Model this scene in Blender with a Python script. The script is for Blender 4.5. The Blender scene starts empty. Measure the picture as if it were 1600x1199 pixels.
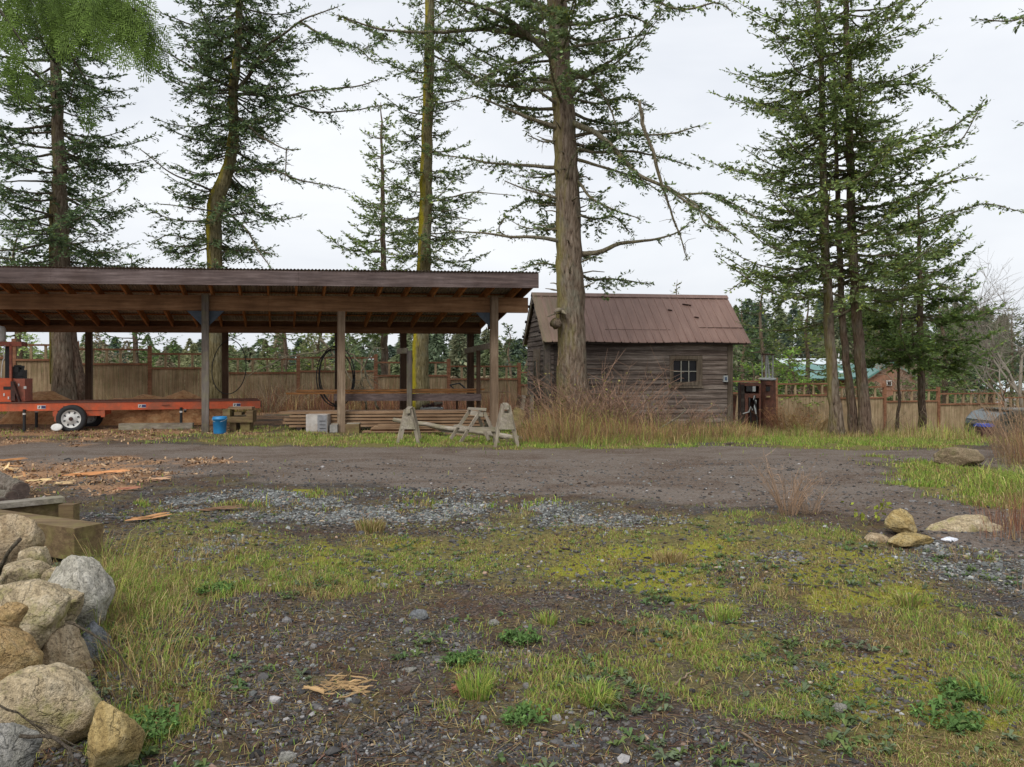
import bpy, math, random
import numpy as np
from mathutils import Vector, Matrix
random.seed(7); rng = np.random.default_rng(11)
F = 1256.0; HZ = 573.0; CH = 1.5
S = bpy.context.scene; COL = S.collection
R = math.radians

# ------------------------------------------------------------------ noise + terrain
_perm = rng.permutation(512)
_val = rng.random(512)
def vnoise(x, y, seed=0):
    x = np.asarray(x, float); y = np.asarray(y, float)
    xi = np.floor(x).astype(np.int64); yi = np.floor(y).astype(np.int64)
    fx = x-xi; fy = y-yi; fx = fx*fx*(3-2*fx); fy = fy*fy*(3-2*fy)
    def h(a, b): return _val[_perm[(_perm[(a+seed*17) & 511]+b) & 511]]
    return (h(xi, yi)*(1-fx)+h(xi+1, yi)*fx)*(1-fy)+(h(xi, yi+1)*(1-fx)+h(xi+1, yi+1)*fx)*fy
def fbm(x, y, o=4, seed=0):
    r = 0; a = .5; t = 0
    for i in range(o):
        r = r+a*vnoise(np.asarray(x)*2**i, np.asarray(y)*2**i, seed+i); t += a; a *= .5
    return r/t
def sstep(a, b, x):
    t = np.clip((np.asarray(x, float)-a)/(b-a), 0, 1); return t*t*(3-2*t)
def terr(x, y):
    x = np.asarray(x, float); y = np.asarray(y, float)
    zf = np.interp(x, [-60, -16, -8, -2, 1, 10, 16, 30, 80], [.8, .4, .2, 0, -.35, -1.0, -1.4, -1.8, -2.4])
    z = zf*sstep(14, 30, y)
    z = z+.34*np.exp(-(((x+3.0)/.75)**2+((y-4.2)/1.3)**2))+.25*np.exp(-(((x+2.5)/.6)**2+((y-3.1)/.6)**2))
    z = z+.07*(fbm(x*.5+3, y*.5, 3, 3)-.5)*sstep(2, 5, y)
    return z
def terr_s(x, y): return float(terr(x, y))
def W(px, py, Y): return np.array([(px-800)*Y/F, Y, CH-(py-HZ)*Y/F])
def flat(px, py):
    Y = CH*F/(py-HZ); return np.array([(px-800)*Y/F, Y])
def G(px, py):
    Y = 2.2
    while Y < 60:
        if CH-(py-HZ)*Y/F <= terr_s((px-800)*Y/F, Y): break
        Y += .03
    X = (px-800)*Y/F
    return np.array([X, Y, terr_s(X, Y)])

# ------------------------------------------------------------------ mesh builder
class MB:
    def __init__(s): s.v = []; s.f = {}; s.n = 0; s.c = []
    def add(s, V, Fa, col=None):
        V = np.asarray(V, float).reshape(-1, 3)
        if not isinstance(Fa, list) or (len(Fa) and np.isscalar(Fa[0])): Fa = [Fa]
        if isinstance(Fa, list) and len(Fa) and not isinstance(Fa[0], np.ndarray):
            groups = {}
            for f in Fa: groups.setdefault(len(f), []).append(f)
            Fa = [np.array(g) for g in groups.values()]
        for A in Fa:
            s.f.setdefault(A.shape[1], []).append(A+s.n)
        s.v.append(V); s.n += len(V)
        if col is None: col = (1, 1, 1)
        col = np.asarray(col, float)
        if col.ndim == 1: col = np.tile(col, (len(V), 1))
        s.c.append(col)
        return s
    def box(s, c, size, rot=None, taper=1.0, col=None):
        x, y, z = [k/2 for k in size]
        V = np.array([[-x, -y, -z], [x, -y, -z], [x, y, -z], [-x, y, -z], [-x*taper, -y*taper, z], [x*taper, -y*taper, z], [x*taper, y*taper, z], [-x*taper, y*taper, z]])
        if rot is not None: V = V @ np.array(rot).T
        return s.add(V+np.asarray(c), [np.array([[0, 3, 2, 1], [4, 5, 6, 7], [0, 1, 5, 4], [1, 2, 6, 5], [2, 3, 7, 6], [3, 0, 4, 7]])], col)
    def bar(s, a, b, w, h, up=(0, 0, 1), col=None):
        a = np.asarray(a, float); b = np.asarray(b, float); d = b-a; L = np.linalg.norm(d); d = d/L
        u = np.asarray(up, float)
        if abs(d @ u) > .95: u = np.array([0, 1., 0]) if abs(d[1]) < .9 else np.array([1., 0, 0])
        sd = np.cross(d, u); sd /= np.linalg.norm(sd); u = np.cross(sd, d)
        M = np.stack([d, -sd, u], 1)
        return s.box((a+b)/2, (L, w, h), M, col=col)
    def tube(s, P, rad, n=8, cap=True, col=None, jit=0, seed=0):
        P = np.asarray(P, float); k = len(P)
        rad = np.broadcast_to(np.asarray(rad, float), (k,))
        T = np.gradient(P, axis=0); T /= np.linalg.norm(T, axis=1, keepdims=True)+1e-9
        ref = np.array([0, 0, 1.]) if abs(T[:, 2]).mean() < .8 else np.array([1., 0, 0])
        A = np.cross(T, ref); A /= np.linalg.norm(A, axis=1, keepdims=True)+1e-9; B = np.cross(T, A)
        th = np.arange(n)*2*math.pi/n
        rr = rad[:, None]*np.ones((1, n))
        if jit:
            aa, bb = np.meshgrid(th, np.arange(k), indexing='xy')
            rr = rr*(1+jit*(2*fbm(np.cos(aa)*3+seed*3.1+9, np.sin(aa)*3+bb*.35+20, 3, 5)-1))
        V = P[:, None]+A[:, None]*(rr*np.cos(th))[:, :, None]+B[:, None]*(rr*np.sin(th))[:, :, None]
        i = np.arange(k-1)[:, None]; j = np.arange(n)[None]
        q = np.stack([i*n+j, (i+1)*n+j, (i+1)*n+(j+1) % n, i*n+(j+1) % n], -1).reshape(-1, 4)
        Fs = [q]
        if cap: Fs += [np.arange(n)[None, :], ((k-1)*n+np.arange(n))[::-1][None, :]]
        if col is not None and np.ndim(col) == 2: col = np.repeat(col, n, axis=0)
        return s.add(V.reshape(-1, 3), Fs, col)
    def quads(s, Q, col=None):
        Q = np.asarray(Q, float); m = Q.shape[1]; k = len(Q)
        if col is not None and np.ndim(col) == 2: col = np.repeat(np.asarray(col), m, axis=0)
        return s.add(Q.reshape(-1, 3), [np.arange(k*m).reshape(k, m)], col)
    def prism(s, poly, h, M=None, col=None):
        # poly in local xz, extruded along y by h (centred)
        n = len(poly); V = [(p[0], -h/2, p[1]) for p in poly]+[(p[0], h/2, p[1]) for p in poly]
        V = np.array(V, float)
        if M is not None: V = V @ np.array(M[0]).T+np.array(M[1])
        fs = [tuple(range(n)), tuple(range(2*n-1, n-1, -1))]+[(i, i+n, (i+1) % n+n, (i+1) % n) for i in range(n)]
        return s.add(V, fs, col)
    def build(s, name, mat, parent=None, loc=None, rotz=0, smooth=False, tint=False, local=False):
        V = np.concatenate(s.v) if s.v else np.zeros((0, 3))
        if parent is not None:
            L = np.array(parent['_l']) if '_l' in parent else np.zeros(3); a = parent['_r'] if '_r' in parent else 0
        else:
            L = np.zeros(3) if loc is None else np.asarray(loc, float); a = rotz
        if local and parent is not None and '_sh' in parent: V = np.stack([V[:, 0]-math.sin(parent['_sh'])*V[:, 1], V[:, 1]*math.cos(parent['_sh']), V[:, 2]], 1)
        if not local:
            V = V-L
            if a:
                c, t = math.cos(-a), math.sin(-a)
                V = V @ np.array([[c, -t, 0], [t, c, 0], [0, 0, 1]]).T
        me = bpy.data.meshes.new(name)
        tot = []; st = []; idx = []; k = 0
        for m, As in s.f.items():
            A = np.concatenate(As); idx.append(A.ravel()); tot.append(np.full(len(A), m)); st.append(k+np.arange(len(A))*m); k += A.size
        if idx:
            idx = np.concatenate(idx).astype(np.int32); tot = np.concatenate(tot).astype(np.int32); st = np.concatenate(st).astype(np.int32)
            me.vertices.add(len(V)); me.vertices.foreach_set('co', V.astype(np.float32).ravel())
            me.loops.add(len(idx)); me.loops.foreach_set('vertex_index', idx)
            me.polygons.add(len(st)); me.polygons.foreach_set('loop_start', st); me.polygons.foreach_set('loop_total', tot)
            me.polygons.foreach_set('use_smooth', np.full(len(st), smooth))
            if tint:
                C = np.concatenate(s.c); C = np.concatenate([C, np.ones((len(C), 1))], 1).astype(np.float32)
                at = me.color_attributes.new('tint', 'FLOAT_COLOR', 'POINT'); at.data.foreach_set('color', C.ravel())
            me.update(calc_edges=True)
        me.materials.append(mat)
        o = bpy.data.objects.new(name, me); COL.objects.link(o)
        if parent is not None: o.parent = PAR[parent.name]
        else: o.location = L; o.rotation_euler = (0, 0, a); 
        return o
PAR = {}
class P_(dict):
    pass
def tag(o, label=None, cat=None, group=None, kind=None):
    if label: o['label'] = label
    if cat: o['category'] = cat
    if group: o['group'] = group
    if kind: o['kind'] = kind
    return o
class Thing(dict):
    def __init__(s, name, label, cat, loc, rotz=0, group=None):
        o = bpy.data.objects.new(name, None); COL.objects.link(o); o.empty_display_size = .2
        o.location = loc; o.rotation_euler = (0, 0, rotz)
        tag(o, label, cat, group)
        s.o = o; s.name = o.name; s['_l'] = list(loc); s['_r'] = rotz; PAR[o.name] = o
    def w(s, p):
        p = np.asarray(p, float); c, t = math.cos(s['_r']), math.sin(s['_r'])
        return p @ np.array([[c, -t, 0], [t, c, 0], [0, 0, 1]]).T+np.array(s['_l'])
def sub(mb, name, mat, parent_obj, thing, **k):
    o = mb.build(name, mat, thing, **k); o.parent = parent_obj; return o

# ------------------------------------------------------------------ materials
def nmat(name):
    m = bpy.data.materials.new(name); m.use_nodes = True; nt = m.node_tree; b = nt.nodes['Principled BSDF']
    return m, nt, b
def N(nt, t, **k):
    n = nt.nodes.new(t)
    for a, v in k.items():
        if a[0] == '_': n.inputs[a[1:].replace('_', ' ')].default_value = v
        else: setattr(n, a, v)
    return n
def ramp(nt, src, stops):
    r = nt.nodes.new('ShaderNodeValToRGB'); e = r.color_ramp.elements
    while len(e) < len(stops): e.new(.5)
    for q, (p, c) in zip(e, stops): q.position = p; q.color = (*c, 1) if len(c) == 3 else c
    nt.links.new(src, r.inputs[0]); return r.outputs[0]
def coords(nt, scale=(1, 1, 1), kind='Object'):
    t = nt.nodes.new('ShaderNodeTexCoord'); m = nt.nodes.new('ShaderNodeMapping'); m.inputs['Scale'].default_value = scale
    nt.links.new(t.outputs[kind], m.inputs[0]); return m.outputs[0]
def noise(nt, co, scale, detail=4, rough=.6, dist=0):
    n = N(nt, 'ShaderNodeTexNoise', _Scale=scale, _Detail=detail, _Roughness=rough, _Distortion=dist); nt.links.new(co, n.inputs['Vector']); return n.outputs[0]
def mix(nt, f, a, b, mode='MIX'):
    m = nt.nodes.new('ShaderNodeMix'); m.data_type = 'RGBA'; m.blend_type = mode
    for i, x in ((0, f), (6, a), (7, b)):
        if isinstance(x, (int, float)): m.inputs[i].default_value = x
        elif isinstance(x, tuple): m.inputs[i].default_value = (*x, 1)
        else: nt.links.new(x, m.inputs[i])
    return m.outputs[2]
def bump(nt, b, h, st=.5, dist=.02):
    n = N(nt, 'ShaderNodeBump', _Strength=st, _Distance=dist); nt.links.new(h, n.inputs['Height']); nt.links.new(n.outputs[0], b.inputs['Normal'])
def mth(nt, op, a, b=None):
    m = nt.nodes.new('ShaderNodeMath'); m.operation = op
    for i, x in enumerate((a, b)):
        if x is None: continue
        if isinstance(x, (int, float)): m.inputs[i].default_value = x
        else: nt.links.new(x, m.inputs[i])
    return m.outputs[0]
def wood(name, ca, cb, axis='x', sc=1.0, rough=.85, moss=None, mossamt=.5):
    m, nt, b = nmat(name)
    s = {'x': (1.2, 22, 22), 'y': (22, 1.2, 22), 'z': (22, 22, 1.2)}[axis]
    co = coords(nt, tuple(k*sc for k in s)); g = noise(nt, co, 1.0, 6, .7, .3)
    co2 = coords(nt); g2 = noise(nt, co2, 1.3, 4, .6); g3 = noise(nt, co2, 9, 3, .6)
    c = ramp(nt, g, [(.3, tuple(k*.55 for k in ca)), (.5, ca), (.72, cb)])
    c = mix(nt, ramp(nt, g2, [(.35, (0, 0, 0)), (.65, (1, 1, 1))]), c, mix(nt, 1.0, c, (.62, .58, .55), 'MULTIPLY'))
    c = mix(nt, ramp(nt, g3, [(.62, (0, 0, 0)), (.8, (.6, .6, .6))]), c, tuple(k*.4 for k in ca))
    if moss:
        c = mix(nt, mth(nt, 'MULTIPLY', ramp(nt, noise(nt, co2, 4, 5, .7), [(.45, (0, 0, 0)), (.62, (1, 1, 1))]), mossamt), c, moss)
    nt.links.new(c, b.inputs['Base Color']); b.inputs['Roughness'].default_value = rough; b.inputs['Specular IOR Level'].default_value = .2
    bump(nt, b, g, .35, .006); return m
def tinted(name, base=(1, 1, 1), rough=.8, trans=0, nscale=None, spec=.2):
    m, nt, b = nmat(name)
    a = N(nt, 'ShaderNodeAttribute', attribute_name='tint'); c = mix(nt, 1.0, a.outputs['Color'], base, 'MULTIPLY')
    if nscale:
        g = noise(nt, coords(nt), nscale, 4, .65)
        c = mix(nt, 1.0, c, ramp(nt, g, [(.25, (.45, .45, .45)), (.5, (1, 1, 1)), (.75, (1.45, 1.4, 1.35))]), 'MULTIPLY')
        bump(nt, b, g, .4, .01)
    nt.links.new(c, b.inputs['Base Color']); b.inputs['Roughness'].default_value = rough; b.inputs['Specular IOR Level'].default_value = spec
    if trans:
        t = nt.nodes.new('ShaderNodeBsdfTranslucent'); nt.links.new(c, t.inputs[0]); mx = nt.nodes.new('ShaderNodeMixShader'); mx.inputs[0].default_value = trans
        out = nt.nodes['Material Output']; nt.links.new(b.outputs[0], mx.inputs[1]); nt.links.new(t.outputs[0], mx.inputs[2]); nt.links.new(mx.outputs[0], out.inputs[0])
    return m
def plain(name, col, rough=.6, metal=0, var=.25, nscale=12, rust=None, rustamt=.5, spec=.4):
    m, nt, b = nmat(name)
    g = noise(nt, coords(nt), nscale, 5, .65)
    c = mix(nt, ramp(nt, g, [(.3, (0, 0, 0)), (.7, (1, 1, 1))]), tuple(k*(1-var) for k in col), tuple(min(1, k*(1+var)) for k in col))
    if rust:
        c = mix(nt, mth(nt, 'MULTIPLY', ramp(nt, noise(nt, coords(nt), nscale*.4, 6, .7), [(.45, (0, 0, 0)), (.6, (1, 1, 1))]), rustamt), c, rust)
    nt.links.new(c, b.inputs['Base Color']); b.inputs['Roughness'].default_value = rough; b.inputs['Metallic'].default_value = metal
    b.inputs['Specular IOR Level'].default_value = spec
    bump(nt, b, g, .15, .01)
    return m
def bark(name, ca, cb, moss=(.28, .24, .02), amt=.6, side=-1, sc=1.0):
    m, nt, b = nmat(name)
    co = coords(nt, (13*sc, 13*sc, 2.6*sc)); v = N(nt, 'ShaderNodeTexVoronoi', feature='DISTANCE_TO_EDGE', _Scale=1.6)
    d = nt.nodes.new('ShaderNodeMix'); d.data_type = 'VECTOR'; d.inputs[0].default_value = .45
    nz = N(nt, 'ShaderNodeTexNoise', _Scale=1.4, _Detail=4); nt.links.new(co, nz.inputs[0]); nt.links.new(co, d.inputs[4]); nt.links.new(nz.outputs[1], d.inputs[5]); nt.links.new(d.outputs[1], v.inputs['Vector'])
    g = noise(nt, co, 2.2, 6, .7); g2 = noise(nt, coords(nt), 1.7, 5, .65)
    h = mth(nt, 'ADD', mth(nt, 'MULTIPLY', v.outputs[0], .7), mth(nt, 'MULTIPLY', g, .95))
    c = ramp(nt, h, [(.34, tuple(k*.22 for k in ca)), (.5, ca), (.85, cb)])
    c = mix(nt, ramp(nt, g2, [(.5, (0, 0, 0)), (.7, (.55, .55, .55))]), c, (.24, .25, .19))
    geo = nt.nodes.new('ShaderNodeNewGeometry'); sx = nt.nodes.new('ShaderNodeSeparateXYZ'); nt.links.new(geo.outputs['Normal'], sx.inputs[0])
    k = mth(nt, 'ADD', mth(nt, 'MULTIPLY', sx.outputs[0], side*.16), noise(nt, coords(nt, (2.2, 2.2, .5)), 1.8, 7, .75))
    c = mix(nt, mth(nt, 'MULTIPLY', ramp(nt, k, [(.54, (0, 0, 0)), (.76, (1, 1, 1))]), amt), c, moss)
    nt.links.new(c, b.inputs['Base Color']); b.inputs['Roughness'].default_value = .95; b.inputs['Specular IOR Level'].default_value = .1
    bump(nt, b, h, 1.0, .07); return m
M = {}
M['beam'] = wood('beam_wood', (.30, .165, .085), (.42, .25, .14), 'x')
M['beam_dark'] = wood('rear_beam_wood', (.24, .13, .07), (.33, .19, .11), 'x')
M['rafter'] = wood('rafter_wood', (.45, .21, .085), (.58, .31, .15), 'y')
M['fascia'] = wood('weathered_fascia', (.13, .098, .093), (.23, .18, .17), 'x')
M['post'] = wood('grey_post_wood', (.15, .13, .115), (.25, .21, .19), 'z', moss=(.2, .19, .09), mossamt=.3)
M['post_tan'] = wood('tan_post_wood', (.26, .19, .13), (.38, .3, .22), 'z')
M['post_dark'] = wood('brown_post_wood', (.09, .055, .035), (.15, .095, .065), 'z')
M['cedar'] = wood('cedar_boards', (.31, .2, .12), (.44, .32, .21), 'x')
M['trim'] = wood('cabin_trim_wood', (.15, .12, .09), (.26, .22, .17), 'z')
M['cedar2'] = wood('orange_cedar_boards', (.3, .14, .05), (.45, .22, .1), 'x')
M['fence'] = wood('fence_picket_wood', (.37, .27, .165), (.52, .41, .27), 'z', moss=(.15, .15, .06), mossamt=.25)
M['rail'] = wood('stained_rail_wood', (.26, .125, .07), (.37, .19, .115), 'x')
M['oldwood'] = wood('old_grey_wood', (.3, .265, .215), (.5, .455, .39), 'x', moss=(.26, .25, .13), mossamt=.35)
M['oldwood_z'] = wood('old_grey_wood_upright', (.29, .25, .2), (.47, .42, .35), 'z', moss=(.24, .23, .12), mossamt=.35)
M['mosswood'] = wood('mossy_timber', (.16, .11, .06), (.28, .21, .11), 'x', moss=(.2, .18, .06), mossamt=.5)
M['darkwood'] = wood('dark_wood', (.05, .04, .035), (.1, .085, .07), 'x')
M['orange'] = plain('orange_paint', (.56, .1, .035), .5, 0, .22, 5, (.2, .1, .06), .6)
M['orange_dull'] = plain('dusty_orange_paint', (.4, .12, .075), .65, 0, .25, 8, (.16, .09, .06), .6)
M['black'] = plain('black_metal', (.02, .02, .02), .5)
M['rubber'] = plain('tyre_rubber', (.025, .025, .026), .8)
M['white'] = plain('white_paint', (.62, .62, .6), .5, 0, .1, 20, (.35, .28, .2), .3)
M['rustm'] = plain('rusty_iron', (.17, .07, .045), .8, .1, .35, 9, (.09, .05, .04), .7)
M['rustd'] = plain('dark_rusty_iron', (.06, .035, .03), .8, .1, .35, 14, (.14, .06, .04), .6)
M['steel'] = plain('pale_galvanized_steel', (.42, .44, .43), .5, .3, .2, 20)
M['blue'] = plain('blue_plastic', (.02, .19, .42), .5, 0, .15, 9)
M['bluelid'] = plain('blue_lid_plastic', (.015, .06, .4), .45, 0, .1, 9)
M['gusset'] = plain('slate_blue_gusset', (.05, .065, .085), .7)
M['glass'] = plain('dark_window_glass', (.012, .012, .014), .25, 0, .2, 3, spec=.22)
M['leaf'] = tinted('needle_foliage', (1, 1, 1), .75, .4)
M['grassm'] = tinted('grass_blades', (1, 1, 1), .8, .3)
M['stem'] = tinted('dry_stems', (1, 1, 1), .85, 0)
M['stones'] = tinted('loose_stones', (1, 1, 1), .8, 0, 40)
M['limb'] = bark('limb_bark', (.19, .16, .11), (.33, .29, .21), (.22, .2, .06), .6, -1, 1.2)
M['limb_dark'] = bark('dark_limb_bark', (.13, .105, .075), (.23, .19, .14), (.15, .14, .06), .5, -1, 1.2)
M['twig'] = bark('twig_bark', (.16, .13, .1), (.3, .26, .2), (.2, .2, .1), .2, -1, 3)
# ------------------------------------------------------------------ ground masks
def blob(x, y, px, py, rx, ry, k=1.0, seed=0):
    c = flat(px, py); rX = rx*c[1]/F; rY = abs(flat(px, py-ry)[1]-flat(px, py+ry)[1])/2
    d = ((x-c[0])/rX)**2+((y-c[1])/rY)**2
    n = fbm(x*1.7+seed, y*1.7+seed*2, 4, 9+seed)
    return k*np.clip(1.35-d*.8+(n-.5)*2.2, 0, 1)
def mx(*a):
    r = a[0]
    for q in a[1:]: r = np.maximum(r, q)
    return r
def roadmask(x, y):
    yn = np.interp(x, [-14, -7.3, -5.1, -3.3, -.77, 1.4, 2.64, 3.4, 3.8, 4.2, 6, 30], [13, 11.6, 10.9, 10.5, 9.7, 8.9, 8.3, 7.7, 6.8, 6.0, 4, 2])
    yf = np.interp(x, [-30, -10.3, -4.8, .5, 3.6, 6.8, 30], [17, 16.1, 15.2, 14.5, 15.3, 14.4, 15])
    n = (fbm(x*.9, y*.9, 4, 21)-.5)*1.8
    return sstep(-.35, .35, y-yn+n)*sstep(-.35, .35, yf-y+n*.7)
def masks(x, y):
    n1 = fbm(x*2.3, y*2.3, 4, 31); n2 = fbm(x*.8, y*.8, 4, 33)
    bank = mx(blob(x, y, 1560, 762, 130, 34, 1, 1), blob(x, y, 1480, 735, 90, 22, 1, 2), blob(x, y, 1590, 790, 60, 12, .7, 3))
    road = roadmask(x, y)*(1-bank)
    saw = mx(blob(x, y, 70, 742, 180, 27, .95, 4), blob(x, y, 130, 768, 70, 10, .6, 5), blob(x, y, 330, 722, 60, 4, .6, 6),
             blob(x, y, 40, 672, 330, 18, .8, 7), blob(x, y, 200, 655, 240, 18, 1, 8))
    grav = mx(blob(x, y, 330, 790, 130, 22, .9, 10), blob(x, y, 520, 792, 190, 20, 1, 11), blob(x, y, 780, 805, 190, 22, 1, 12),
              blob(x, y, 950, 815, 110, 15, .7, 13), blob(x, y, 1520, 885, 110, 34, 1.1, 14), blob(x, y, 1480, 862, 60, 14, 1, 15),
              blob(x, y, 330, 855, 50, 20, .7, 16), blob(x, y, 1210, 868, 50, 12, .5, 17), blob(x, y, 700, 770, 160, 8, .6, 18))
    grass = mx(blob(x, y, 720, 862, 200, 34, .75, 20), blob(x, y, 960, 840, 200, 42, .8, 21), blob(x, y, 1170, 845, 190, 46, .95, 22),
               blob(x, y, 1330, 890, 130, 40, .8, 23), blob(x, y, 240, 920, 110, 120, 1, 24), blob(x, y, 300, 830, 130, 34, .7, 25),
               blob(x, y, 480, 890, 170, 36, .75, 26), blob(x, y, 1520, 1140, 190, 80, .85, 27), blob(x, y, 1130, 1000, 130, 40, .75, 28), blob(x, y, 790, 1080, 110, 50, .45, 35), blob(x, y, 700, 870, 260, 44, .6, 36), blob(x, y, 1400, 980, 200, 60, .5, 38),
               blob(x, y, 600, 690, 300, 9, .9, 29), blob(x, y, 1060, 702, 320, 9, .8, 30), blob(x, y, 880, 1090, 130, 50, .45, 31),
               blob(x, y, 240, 1130, 60, 50, .7, 32), blob(x, y, 1250, 1060, 240, 50, .5, 33), blob(x, y, 1330, 692, 160, 9, .8, 34), bank)
    back = sstep(15.6, 17.5, y)*(.35+.5*n2)
    grass = np.maximum(grass, back*(1-saw))
    moss = mx(blob(x, y, 1000, 880, 150, 34, .8, 40), blob(x, y, 1300, 1020, 190, 34, .9, 41), blob(x, y, 1100, 850, 120, 24, .6, 42),
              blob(x, y, 1160, 1070, 150, 18, .5, 43), blob(x, y, 820, 850, 90, 18, .5, 44), blob(x, y, 1000, 1000, 300, 40, .4, 46), blob(x, y, 1250, 900, 250, 50, .6, 47), blob(x, y, 1450, 1080, 200, 60, .7, 48), blob(x, y, 620, 850, 200, 30, .6, 49), blob(x, y, 480, 770, 60, 5, .7, 45))
    shadowless = 1
    gn = sstep(.36, .56, fbm(x*1.9+31, y*1.9, 3, 37)); grav = np.where(y < 13, grav*(.25+.75*gn), grav)
    grass = np.clip(np.maximum(grass, (1-gn)*.45*(grav > .2))*(1-.9*saw)*(1-road*.85)*(1-grav*.6), 0, 1)
    return dict(road=road, saw=saw*(.45+.55*sstep(.35, .6, n1)), grav=grav*(1-.5*grass)*(1-road*.5), grass=grass, moss=moss*(1-road)*sstep(.3, .6, n1))

# ground sheet -----------------------------------------------------------
def sinhgrid(n, L, a, c):
    k = math.asinh(L/a); u = np.linspace(-1, 1, n); return c+a*np.sinh(k*u)
xs = sinhgrid(1300, 1500, 1.3, 0); ys = sinhgrid(1000, 1500, 1.0, 3.2)
gx, gy = np.meshgrid(xs, ys); gx = gx.ravel(); gy = gy.ravel()
gz = terr(gx, gy)
mk = masks(gx, gy)
near = np.exp(-((gx/12)**2+((gy-4)/14)**2))
gz = gz+near*(.05*(fbm(gx*3, gy*3, 4, 50)-.5)+.022*(fbm(gx*14, gy*14, 3, 51)-.5)*(1-.7*mk['road'])+.012*(vnoise(gx*40, gy*40, 60)-.5)*(1-.5*mk['road']))
g = MB(); nx, ny = len(xs), len(ys)
i = np.arange(ny-1)[:, None]; j = np.arange(nx-1)[None]
q = np.stack([i*nx+j, i*nx+j+1, (i+1)*nx+j+1, (i+1)*nx+j], -1).reshape(-1, 4)
g.add(np.stack([gx, gy, gz], 1), [q], np.stack([mk['grass'], mk['grav'], mk['saw']], 1))
mg, nt, b = nmat('ground_soil')
a1 = N(nt, 'ShaderNodeAttribute', attribute_name='tint'); a2 = N(nt, 'ShaderNodeAttribute', attribute_name='tint2')
s1 = nt.nodes.new('ShaderNodeSeparateColor'); nt.links.new(a1.outputs['Color'], s1.inputs[0]); s2 = nt.nodes.new('ShaderNodeSeparateColor'); nt.links.new(a2.outputs['Color'], s2.inputs[0])
co = coords(nt)
nA = noise(nt, co, 3, 8, .72); nB = noise(nt, co, 26, 8, .75); nC = noise(nt, co, 90, 5, .7); nD = noise(nt, co, .7, 5, .6)
vo = N(nt, 'ShaderNodeTexVoronoi', _Scale=46); nt.links.new(co, vo.inputs['Vector']); vo2 = N(nt, 'ShaderNodeTexVoronoi', _Scale=95); nt.links.new(co, vo2.inputs['Vector'])
vs = nt.nodes.new('ShaderNodeSeparateColor'); nt.links.new(vo.outputs['Color'], vs.inputs[0]); vs2 = nt.nodes.new('ShaderNodeSeparateColor'); nt.links.new(vo2.outputs['Color'], vs2.inputs[0])
soil = ramp(nt, nB, [(.3, (.026, .02, .015)), (.48, (.062, .046, .035)), (.6, (.11, .08, .056)), (.75, (.22, .18, .14))])
soil = mix(nt, ramp(nt, nA, [(.42, (0, 0, 0)), (.6, (1, 1, 1))]), soil, ramp(nt, vs2.outputs[0], [(.0, (.03, .028, .028)), (.6, (.075, .07, .068)), (1, (.2, .19, .185))]))
soil = mix(nt, ramp(nt, nD, [(.42, (0, 0, 0)), (.6, (.8, .8, .8))]), soil, mix(nt, 1.0, soil, (1.25, .98, .78), 'MULTIPLY'))
rd = ramp(nt, nB, [(.3, (.068, .052, .042)), (.5, (.15, .12, .098)), (.7, (.25, .21, .178))])
rd = mix(nt, ramp(nt, nC, [(.35, (0, 0, 0)), (.7, (.6, .6, .6))]), rd, (.2, .17, .145))
rcs = coords(nt, (.5, 1.1, 1)); rs = noise(nt, rcs, 1.1, 8, .78, .6)
rd = mix(nt, ramp(nt, rs, [(.38, (1, 1, 1)), (.56, (0, 0, 0))]), rd, mix(nt, 1.0, rd, (.62, .52, .45), 'MULTIPLY'))
rd = mix(nt, ramp(nt, vs2.outputs[0], [(.9, (0, 0, 0)), (.93, (1, 1, 1))]), rd, (.24, .22, .2))
gv = ramp(nt, vs.outputs[0], [(0, (.05, .052, .048)), (.5, (.14, .147, .138)), (1, (.29, .3, .285))])
gv = mix(nt, ramp(nt, vo.outputs['Distance'], [(.35, (0, 0, 0)), (.75, (1, 1, 1))]), gv, (.04, .035, .03))
sd = ramp(nt, nB, [(.3, (.11, .07, .045)), (.5, (.32, .18, .095)), (.7, (.5, .32, .19))])
gr = ramp(nt, nB, [(.3, (.06, .055, .02)), (.5, (.17, .15, .045)), (.7, (.29, .25, .1))])
ms = ramp(nt, nC, [(.3, (.13, .12, .012)), (.5, (.27, .26, .025)), (.7, (.38, .37, .04))])
def edge(mask, lo=.25, hi=.6, nz=nB, amt=.9):
    v = mth(nt, 'ADD', mask, mth(nt, 'MULTIPLY', mth(nt, 'SUBTRACT', nz, .5), amt)); return ramp(nt, v, [(lo, (0, 0, 0)), (hi, (1, 1, 1))])
soil = mix(nt, mth(nt, 'MULTIPLY', ramp(nt, noise(nt, co, 2.3, 7, .75), [(.48, (0, 0, 0)), (.62, (1, 1, 1))]), .35), soil, gr)
c = mix(nt, edge(s2.outputs[0], .3, .7, nA), soil, rd)
c = mix(nt, mth(nt, 'MULTIPLY', edge(s1.outputs[0], .3, .75), .8), c, gr)
c = mix(nt, edge(s1.outputs[1], .4, .7, nB, 1.4), c, gv)
c = mix(nt, mth(nt, 'MULTIPLY', edge(s2.outputs[1], .24, .62, nB, 1.5), .85), c, ms)
c = mix(nt, edge(s1.outputs[2], .2, .6, nB, 1.3), c, sd)
nt.links.new(c, b.inputs['Base Color']); b.inputs['Roughness'].default_value = .95; b.inputs['Specular IOR Level'].default_value = .15
hh = mth(nt, 'ADD', mth(nt, 'ADD', nB, mth(nt, 'MULTIPLY', nC, .5)), mth(nt, 'MULTIPLY', vo.outputs['Distance'], -.5)); bump(nt, b, hh, .9, .02)
go = g.build('ground', mg, smooth=True, tint=True); tag(go, kind='structure')
at = go.data.color_attributes.new('tint2', 'FLOAT_COLOR', 'POINT')
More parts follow.
